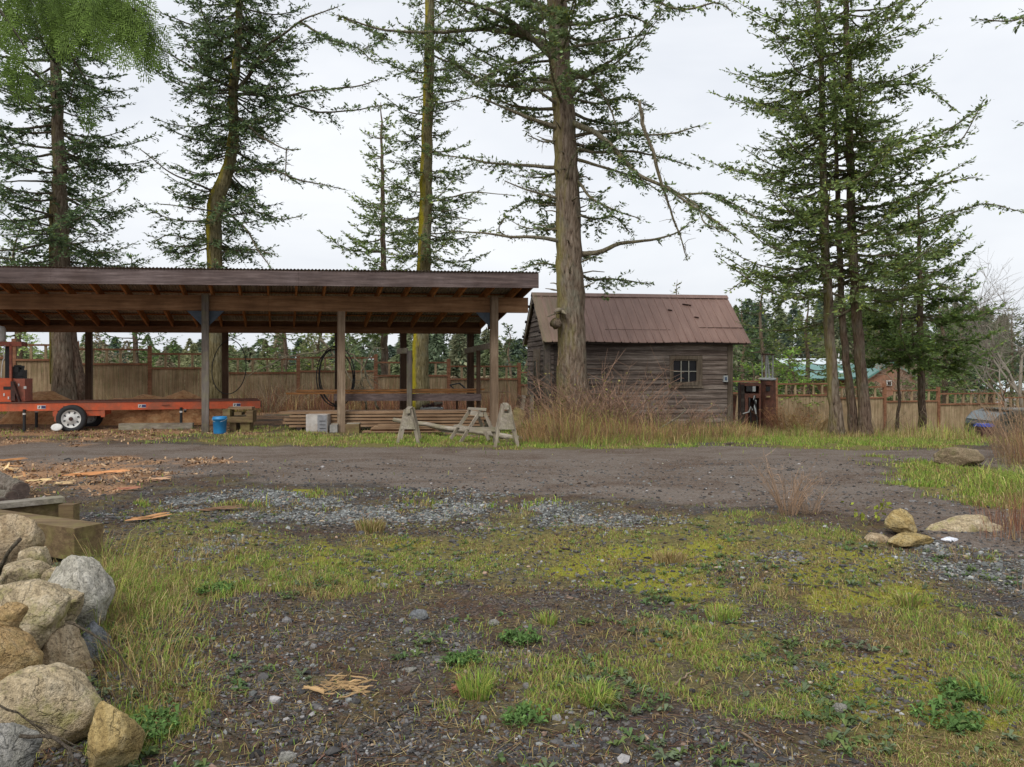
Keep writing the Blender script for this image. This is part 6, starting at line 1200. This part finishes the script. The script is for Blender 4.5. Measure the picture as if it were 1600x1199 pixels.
# ------------------------------------------------------------------ boulders
def rockmat(name, c1, c2, c3, lich=(.3, .29, .12), la=.4):
    m, nt, b = nmat(name); co = coords(nt); n1 = noise(nt, co, 5, 8, .75, .8); n2 = noise(nt, co, 60, 4, .8); n3 = noise(nt, co, 9, 6, .7); n4 = noise(nt, co, 1.6, 4, .6)
    c = ramp(nt, n1, [(.3, c3), (.47, c1), (.68, c2)]); c = mix(nt, 1.0, c, ramp(nt, n2, [(.32, (.35, .35, .35)), (.48, (1, 1, 1)), (.66, (1.4, 1.4, 1.4))]), 'MULTIPLY')
    c = mix(nt, mth(nt, 'MULTIPLY', ramp(nt, n3, [(.5, (0, 0, 0)), (.66, (1, 1, 1))]), la), c, lich); c = mix(nt, ramp(nt, n4, [(.5, (0, 0, 0)), (.7, (.5, .5, .5))]), c, c3)
    n5 = noise(nt, coords(nt, (1, 1, 1.6)), 2.1, 5, .6, .5); ab = mth(nt, 'ABSOLUTE', mth(nt, 'SUBTRACT', n5, .5)); ck = ramp(nt, ab, [(0, (.22, .22, .22)), (.006, (0, 0, 0))]); c = mix(nt, ck, c, tuple(k*.4 for k in c3))
    nt.links.new(c, b.inputs[0]); b.inputs['Roughness'].default_value = .85; b.inputs['Specular IOR Level'].default_value = .25
    h = mth(nt, 'SUBTRACT', mth(nt, 'ADD', mth(nt, 'MULTIPLY', n3, 1.5), mth(nt, 'MULTIPLY', n2, .45)), ck); bump(nt, b, h, 1, .035); return m
RK = dict(tan=rockmat('tan_granite', (.42, .32, .2), (.58, .48, .34), (.2, .13, .07), la=.15), lich=rockmat('lichened_stone', (.44, .35, .22), (.6, .52, .38), (.11, .085, .05), (.33, .31, .1), .75),
          grey=rockmat('grey_granite', (.26, .25, .22), (.42, .4, .37), (.1, .1, .1), (.2, .2, .12), .3), yellow=rockmat('yellow_sandstone', (.42, .31, .13), (.52, .44, .27), (.2, .13, .05), (.3, .2, .06), .2),
          orange=rockmat('orange_tan_stone', (.38, .25, .11), (.5, .38, .22), (.17, .11, .05), la=.25), slate=rockmat('blue_grey_slab', (.16, .17, .18), (.3, .3, .3), (.06, .06, .065), (.22, .22, .17), .35))
def sphere_pts(n1=64, n2=40):
    a = np.arange(n1)*2*math.pi/n1; b_ = np.linspace(-math.pi/2, math.pi/2, n2); B, A = np.meshgrid(b_, a, indexing='ij'); V = np.stack([np.cos(B)*np.cos(A), np.cos(B)*np.sin(A), np.sin(B)], -1).reshape(-1, 3)
    i = np.arange(n2-1)[:, None]; j = np.arange(n1)[None]; return V, np.stack([i*n1+j, i*n1+(j+1) % n1, (i+1)*n1+(j+1) % n1, (i+1)*n1+j], -1).reshape(-1, 4)
RK['greyw'] = rockmat('grey_white_granite', (.44, .41, .34), (.6, .57, .5), (.15, .14, .12), (.3, .3, .2), .35)
RK['brown'] = rockmat('mossy_brown_stone', (.24, .18, .11), (.34, .27, .17), (.1, .07, .04), (.14, .14, .05), .5)
SV, SQ = sphere_pts(90, 56)
def vn3(P, s, seed):
    return (fbm(P[:, 0]*s+7, P[:, 1]*s+3, 3, seed)+fbm(P[:, 1]*s+11, P[:, 2]*s+5, 3, seed+1)+fbm(P[:, 2]*s+2, P[:, 0]*s+9, 3, seed+2))/3-.5
def boulder(name, lab, box, Y, mat, grp='boulders of the stone pile', facets=6, depth=1.0, rot=0, seed=0, sharp=.5, cat='rock'):
    x0, y0, x1, y1 = box; c = W((x0+x1)/2, (y0+y1)/2, Y); gk = 1.09 if name == 'boulder' else 1.0; rx = gk*(x1-x0)/2*Y/F; rz_ = gk*(y1-y0)/2*Y/F; ry = (rx+rz_)/2*depth; rg = np.random.default_rng(seed+int(x0*7+y0))
    V = SV.copy(); r = np.ones(len(V))
    for k in range(facets):
        n = rg.normal(0, 1, 3); n /= np.linalg.norm(n); d = rg.uniform(.5, .85); dn = V @ n; cut = np.where(dn > 1e-3, d/np.maximum(dn, 1e-3), 9); r = np.where(cut < r, r*(1-sharp)+cut*sharp, r)
    V = V*r[:, None]; e = max(np.abs(V[:, 0]).max(), .01); V /= np.array([np.abs(V[:, 0]).max(), np.abs(V[:, 1]).max(), np.abs(V[:, 2]).max()])
    V = V*(1+.22*vn3(V, 1.9, seed+40)[:, None]*2+.09*vn3(V, 6, seed+44)[:, None]*2+.03*vn3(V, 17, seed+48)[:, None]*2); V = V*np.array([rx, ry, rz_])
    if rot: V = V @ np.array([[math.cos(rot), 0, math.sin(rot)], [0, 1, 0], [-math.sin(rot), 0, math.cos(rot)]])
    m2 = MB(); m2.add(V+c, [SQ]); return tag(m2.build(name, RK[mat], loc=c, smooth=True), lab, cat, grp)
for a in (('top round tan boulder of the pile below the timber beam', (-22, 806, 60, 888), 4.9, 'tan', 2, 1), ('small grey lichened stone tucked right of the top round boulder', (34, 848, 76, 905), 4.75, 'lich', 5, 2), ('speckled grey brown boulder below the top round one', (4, 868, 84, 940), 4.4, 'lich', 4, 3), ('small mossy stone wedged against the big grey white boulder', (58, 886, 108, 934), 4.45, 'lich', 6, 4),
          ('large grey white boulder along the right side of the pile', (66, 880, 166, 1010), 4.25, 'greyw', 4, 5), ('blue grey slab dropping to the ground at the right of the pile', (112, 975, 180, 1105), 4.0, 'slate', 7, 6), ('beige block between the lichened boulder and the grey white one', (52, 922, 130, 988), 3.95, 'lich', 8, 7), ('large cracked lichen covered boulder in the middle of the pile', (-28, 914, 106, 1030), 3.7, 'lich', 4, 8),
          ('small flat orange stone lying on the lichen covered boulder', (-10, 943, 40, 988), 3.38, 'orange', 6, 9), ('orange tan boulder cut by the left edge', (-50, 974, 66, 1096), 3.3, 'orange', 4, 10), ('beige and dark split boulder in the lower middle of the pile', (62, 980, 146, 1092), 3.72, 'tan', 8, 11), ('large smooth yellow grey boulder at the bottom of the pile', (-30, 1050, 144, 1200), 3.12, 'lich', 3, 12),
          ('angular yellow boulder standing at the bottom right of the pile', (134, 1098, 216, 1232), 3.0, 'yellow', 8, 13), ('grey green boulder in the bottom left corner', (-60, 1134, 64, 1260), 2.72, 'grey', 5, 14), ('dark stone in the gap between the bottom boulders', (90, 1090, 150, 1200), 3.35, 'slate', 8, 15), ('hidden filler stone at the left edge of the pile', (-90, 880, 10, 990), 4.1, 'lich', 5, 16)):
    boulder('boulder', a[0], a[1], a[2], a[3], facets=a[4]+4, seed=a[5], sharp=.75 if a[4] < 6 else .92)
gr = 'rocks at the road edge on the right'
boulder('rock', 'upright tan rock beside the road', (1384, 797, 1433, 842), 7.15, 'yellow', gr, 8, seed=21, sharp=.85); boulder('rock', 'low pale rock in front of the upright tan rock', (1390, 833, 1457, 862), 6.75, 'yellow', gr, 6, seed=22, sharp=.8)
boulder('rock', 'long flat grey brown slab behind the blue grey gravel', (1424, 808, 1574, 876), 7.35, 'lich', gr, 6, .5, .22, seed=23, sharp=.8); boulder('rock', 'small tan rock half in the dry grass left of the upright rock', (1345, 833, 1392, 858), 7.0, 'tan', gr, 5, seed=24)
boulder('rock', 'pale block at the right edge above the gravel', (1574, 858, 1630, 890), 6.75, 'tan', gr, 8, seed=25, sharp=.9); boulder('rock', 'big mossy brown boulder on the green bank', (1460, 694, 1532, 737), 12.1, 'brown', gr, 7, seed=26, sharp=.8)
boulder('white_lump', 'small crumpled bluish white lump lying on the slab', (1470, 839, 1498, 853), 6.85, 'white' if False else 'grey', None, 8, seed=27, sharp=.9, cat='lump').data.materials[0] = plain('bluish_white_plastic', (.62, .64, .7), .4, 0, .3, 30)
for (px_, py_, s_, lab) in ((478, 1010, 9, 'grey stone left of centre above the splinters'), (640, 1050, 11, 'rounded brown stone right of the splinters'), (372, 1078, 12, 'grey stone at the lower left of the gravel'), (446, 1188, 16, 'largest grey stone at the bottom edge'), (655, 965, 14, 'dark lump of asphalt in the centre'), (1504, 994, 8, 'small white stone at the right'), (1310, 1108, 13, 'pale grey stone in the lower right gravel'), (772, 975, 8, 'small pale stone right of the asphalt lump'), (598, 917, 9, 'blue grey stone above the asphalt lump'), (900, 1170, 9, 'dark stone bottom centre right')):
    c = G(px_, py_); boulder('loose_stone', lab, (px_-s_*1.1, py_-s_*.9, px_+s_*1.1, py_+s_*.5), c[1], 'grey' if 'dark' not in lab else 'slate', 'single stones in the foreground', 7, seed=int(px_), sharp=.8, cat='stone')
c = G(718, 1073)
for k, (px_, py_) in enumerate(((713, 1083), (719, 1067))):
    c = G(px_, py_); mb = MB(); n = 26
    mb.tube([c+[-.02, 0, .014], c+[0, 0, .018], c+[.022, .004, .014]], [.008, .017, .006], 12, jit=.2); 
    for q in range(40): a = rng.random()*6.283; u = rng.uniform(-.018, .02); p = c+[u, .016*math.cos(a), .018+.016*math.sin(a)]; mb.box(p, (.012, .008, .004), np.array(Matrix.Rotation(a, 3, 'X')))
    tag(mb.build('fir_cone', plain('cone_brown', (.22, .1, .06), .8), loc=c), ['nearer reddish fir cone beside the bright green tuft', 'farther pale fir cone beside the bright green tuft'][k], 'fir cone', 'fir cones')

# ------------------------------------------------------------------ timbers, firewood, splinters and sticks on the left
Yb = 6.0
T = Thing('timber_beam', 'mossy square timber beam lying beside the stone pile', 'timber', W(100, 880, Yb)); P0 = W(-110, 812, 6.9); P1 = W(139, 857, 5.95); P0[2] = P1[2] = .17+terr_s(-3, 6); m2 = MB(); m2.bar(P0, P1, .23, .235); m2.build('beam_body', M['mosswood'], T)
T = Thing('planter_board', 'greenish upright board with a grey cap board behind the timber beam', 'board', W(60, 815, 6.9)); a_ = W(-90, 812, 6.6); b_ = W(98, 800, 7.2); a_[2] = b_[2] = .12; m2 = MB(); m2.bar(a_, b_, .04, .34); m2.build('board_body', M['mosswood'], T)
a2 = a_.copy(); b2 = b_.copy(); a2[2] = b2[2] = .315; m2 = MB(); m2.bar(a2, b2, .15, .045); m2.build('cap_board', M['oldwood'], T)
c = G(107, 832); c = W(108, 806, 6.85); m2 = MB(); m2.box((c[0], c[1], .13), (.125, .1, .4)); tag(m2.build('wooden_stake', M['mosswood'], loc=(c[0], c[1], 0)), 'short square wooden stake at the end of the capped board', 'stake')
def log(lab, p0, p1, r0, r1, Y0, Y1, endm=True):
    a_ = W(*p0, Y0); b_ = W(*p1, Y1); T = Thing('firewood_log', lab, 'log', a_, 0, 'firewood logs on the left'); Q, t_, L = resamp(np.array([a_, b_]), .05); m2 = MB(); m2.tube(Q, r0+(r1-r0)*t_, 18, cap=True, jit=.1, seed=int(p0[1])); m2.build('log_body', M['logbark'], T, smooth=False)
    d = (b_-a_)/np.linalg.norm(b_-a_); m2 = MB(); m2.tube([b_, b_+d*.004], [r1*.92, r1*.9], 18); m2.build('cut_face', M['cutwood'], T)
M['logbark'] = bark('log_bark', (.26, .21, .17), (.4, .35, .3), (.2, .17, .1), .3, -1, 2); M['cutwood'] = wood('cut_log_wood', (.2, .15, .13), (.34, .26, .2), 'y', 2)
log('grey bark log with a dark cut end above the capped board', (-40, 735), (32, 768), .1, .1, 8.9, 8.35); log('darker log below the grey one with its end facing right', (-40, 775), (18, 779), .085, .08, 8.2, 8.0); log('short round log lying behind the others at the left edge', (-60, 752), (2, 790), .08, .08, 8.4, 7.9)
def splinter(mb, c, L, w, a, el, col):
    d = np.array([math.cos(a)*math.cos(el), math.sin(a)*math.cos(el), math.sin(el)]); s = np.array([-math.sin(a), math.cos(a), .2]); u = np.array([0, 0, .004]); n = 5; t = np.linspace(-.5, .5, n); V = []
    for k, q in enumerate(t): ww = w*(1-abs(q*2)**3*.85)*rng.uniform(.7, 1.1); p = c+d*L*q+rng.normal(0, .003, 3); V += [p-s*ww/2, p+s*ww/2, p+s*ww*.3+u, p-s*ww*.3+u]
    V = np.array(V); fs = [(k*4+i_, k*4+(i_+1) % 4, (k+1)*4+(i_+1) % 4, (k+1)*4+i_) for k in range(n-1) for i_ in range(4)]+[(0, 3, 2, 1), (n*4-4, n*4-3, n*4-2, n*4-1)]; mb.add(V, fs, np.array(col)*math.exp(rng.normal(0, .15)))
c = G(520, 1083); mb = MB()
for k in range(34): p = G(rng.uniform(510, 575), rng.uniform(1066, 1090)); splinter(mb, p+[0, 0, .012+.012*rng.random()], rng.uniform(.03, .15), rng.uniform(.003, .008), rng.normal(.35, .4), rng.normal(0, .12), (.42, .28, .14))
for k in range(4): splinter(mb, G(490, 1087)+[0, .012*k, .012], .13, .009, -.55+rng.normal(0, .05), 0, (.42, .28, .14))
tag(mb.build('wood_splinters', M['stem'], loc=c, tint=True), 'small heap of fresh tan wood splinters in the centre foreground', 'splinters')
g_ = 'slabs of torn bark and wood by the road on the left'
for (px_, py_, L, w, a, col, lab) in ((232, 814, .42, .07, .5, (.42, .22, .1), 'orange bark slab lying in the grey gravel'), (345, 800, .5, .06, .12, (.2, .12, .07), 'dark brown bark strip at the right of the gravel'), (100, 759, .3, .06, -.3, (.6, .42, .22), 'pale split of wood on the orange chips'), (60, 755, .32, .1, .1, (.55, .4, .2), 'broad pale chunk of wood near the logs'), (15, 722, .5, .09, .35, (.42, .2, .08), 'long torn bark piece rising at the left edge'), (130, 745, .55, .12, .1, (.55, .25, .1), 'wide orange slab of torn bark'), (175, 741, .45, .1, .3, (.6, .28, .12), 'orange bark sheet right of the wide slab'), (200, 768, .3, .05, .2, (.3, .13, .08), 'dark red bark strip beside the gravel'), (250, 752, .3, .05, -.1, (.5, .3, .18), 'thin pale strip at the end of the chips')):
    p = G(px_, py_)+[0, 0, .03]; mb = MB(); splinter(mb, p, L, w, a, .04, col); splinter(mb, p+[.03, .04, .012], L*.7, w*.7, a+.2, .06, col); splinter(mb, p+[-.05, -.02, .006], L*.5, w*.6, a-.25, .0, col); tag(mb.build('bark_slab', M['stem'], loc=p, tint=True), lab, 'bark', g_)
mb = MB(); c = G(20, 745)
for k in range(30): p = W(rng.uniform(-10, 40), rng.uniform(726, 765), rng.uniform(8.5, 9.3)); splinter(mb, p, rng.uniform(.1, .35), rng.uniform(.02, .05), rng.normal(-.4, .4), rng.normal(0, .2), [(.5, .3, .12), (.35, .18, .08), (.6, .42, .22)][rng.integers(0, 3)])
tag(mb.build('kindling_heap', M['stem'], loc=c, tint=True), 'heap of orange kindling on top of the logs at the left edge', 'kindling')
def stick(lab, P, r0, r1, Y=None, forks=0, mat='twig', cat='stick'):
    Q = np.array([G(p[0], p[1])+[0, 0, r0+.004] if len(p) == 2 else W(*p) for p in P]); Q, t_, L = resamp(Q, .035); Q[1:-1] += rng.normal(0, .003, (len(Q)-2, 3)); m2 = MB(); m2.tube(Q, r0+(r1-r0)*t_, 7, jit=.12)
    for k in range(forks): i = rng.integers(len(Q)//4, len(Q)-2); d = Q[i+1]-Q[i]; d /= np.linalg.norm(d); e = d+rng.normal(0, .5, 3)*[1, 1, .3]; e /= np.linalg.norm(e); l = rng.uniform(.06, .18); m2.tube([Q[i], Q[i]+e*l*.5+[0, 0, .003], Q[i]+e*l], [r0*.5, r0*.35, r0*.15], 5)
    tag(m2.build('stick', M[mat], loc=Q[0], smooth=True), lab, cat, 'dry sticks on the ground')
stick('thin curved stick lying from the bottom edge left of centre', [(410, 1199), (385, 1165), (350, 1140), (310, 1125), (280, 1105)], .006, .002, forks=3)
stick('pale straight stick below the splinters pointing up right', [(560, 1150), (600, 1132), (640, 1115), (685, 1104), (730, 1103)], .005, .002, forks=2)
stick('bundle like dead twig left of the splinters', [(430, 1165), (437, 1130), (446, 1092)], .003, .0015, forks=5)
stick('thin forked stick right of the grassy edge at left', [(210, 1090), (255, 1065), (300, 1050)], .005, .002, forks=2)
stick('long forked stick lying across the middle right ground', [(1232, 915), (1290, 920), (1335, 925), (1372, 940)], .006, .003, forks=3)
stick('straw coloured stick in the lower right', [(1158, 1150), (1180, 1170), (1205, 1190)], .006, .003, mat='post_tan')
stick('short bent stick right of the dark gravel', [(1055, 1075), (1072, 1062), (1088, 1052)], .006, .003, mat='post_tan')
stick('stick on the soil right of centre', [(1115, 1040), (1130, 1047), (1145, 1055)], .005, .003, mat='post_tan')
stick('arching thin stick rising from the boulders to the soil', [(105, 972, 3.5), (150, 992, 3.5), (185, 1020, 3.55), (205, 1055, 3.55), (218, 1083, 3.55)], .006, .003, forks=1, mat='limb_dark')
stick('pale bent stick lying over the bottom boulders', [(30, 1150, 2.7), (70, 1148, 2.72), (100, 1165, 2.7), (125, 1199, 2.65)], .007, .005, forks=2)
stick('grey stick sticking up in front of the top round boulder', [(-5, 905, 4.3), (5, 880, 4.2), (18, 855, 4.15), (32, 842, 4.15)], .012, .009)
stick('dark upright stub of a stick beside the timber beam', [(138, 928, 5.0), (140, 900, 5.0), (145, 870, 5.0)], .014, .008, mat='limb_dark', forks=1)
stick('dark thin twig across the smooth bottom boulder', [(-5, 1100, 2.75), (40, 1122, 2.78), (80, 1150, 2.78), (130, 1168, 2.8)], .004, .002, mat='limb_dark', forks=3)
P = PL([(985, 690), (1010, 680), (1030, 670), (1060, 652), (1072, 640), (1060, 630)], 17.2, 17.6); m2 = MB(); m2.tube(P, np.linspace(.025, .01, 6), 7); tag(m2.build('fallen_branch', M['limb'], loc=P[0], smooth=True), 'pale curved fallen branch in the straw in front of the cabin', 'branch')
m2 = MB(); P = PL([(1108, 699), (1130, 697), (1146, 694)], 15.6); P[:, 2] += .02; m2.tube(P, [.03, .035, .02], 8, jit=.2); tag(m2.build('fallen_branch', M['limb_dark'], loc=P[0], smooth=True), 'short dark fallen branch at the far road edge', 'branch')

# ------------------------------------------------------------------ sky, light, camera
w = bpy.data.worlds.new("World"); S.world = w; w.use_nodes = True; nt = w.node_tree; bg = nt.nodes['Background']
sky = nt.nodes.new('ShaderNodeTexSky'); sky.sky_type = 'NISHITA'; sky.sun_disc = False; SE, SR = R(48), R(205); sky.sun_elevation = SE; sky.sun_rotation = SR; sky.dust_density = 4; sky.air_density = 1.2
tc = nt.nodes.new('ShaderNodeTexCoord'); mp = nt.nodes.new('ShaderNodeMapping'); mp.inputs['Scale'].default_value = (1, 1, 2.6); nt.links.new(tc.outputs['Generated'], mp.inputs[0])
cl = noise(nt, mp.outputs[0], 1.8, 5, .55, .3); cc = ramp(nt, cl, [(.3, (4.8, 5.05, 5.5)), (.5, (5.6, 5.78, 6.1)), (.7, (6.3, 6.42, 6.62))])
mxs = mix(nt, .93, sky.outputs[0], cc); nt.links.new(mxs, bg.inputs[0]); bg.inputs[1].default_value = .1
L = bpy.data.lights.new('sun', 'SUN'); L.energy = 1.5; L.angle = R(25); L.color = (1, .97, .92); lo = bpy.data.objects.new('sun', L); COL.objects.link(lo)
sd_ = Vector((math.sin(SR)*math.cos(SE), math.cos(SR)*math.cos(SE), math.sin(SE))); lo.rotation_euler = sd_.to_track_quat('Z', 'Y').to_euler(); lo.location = (0, 0, 30)
cam = bpy.data.cameras.new('camera'); co_ = bpy.data.objects.new('camera', cam); COL.objects.link(co_); cam.sensor_width = 36; cam.sensor_fit = 'HORIZONTAL'; cam.lens = 36*F/1600; cam.shift_y = -(599.5-HZ)/1600
co_.location = (0, 0, CH); co_.rotation_euler = (R(90), 0, 0); cam.clip_end = 4000; cam.clip_start = .05; S.camera = co_
S.view_settings.view_transform = 'Standard'; S.view_settings.look = 'None'; S.view_settings.gamma = 1; S.view_settings.exposure = .7; S.render.film_transparent = False
S.cycles.use_denoising = True; S.cycles.max_bounces = 6; S.cycles.transparent_max_bounces = 4
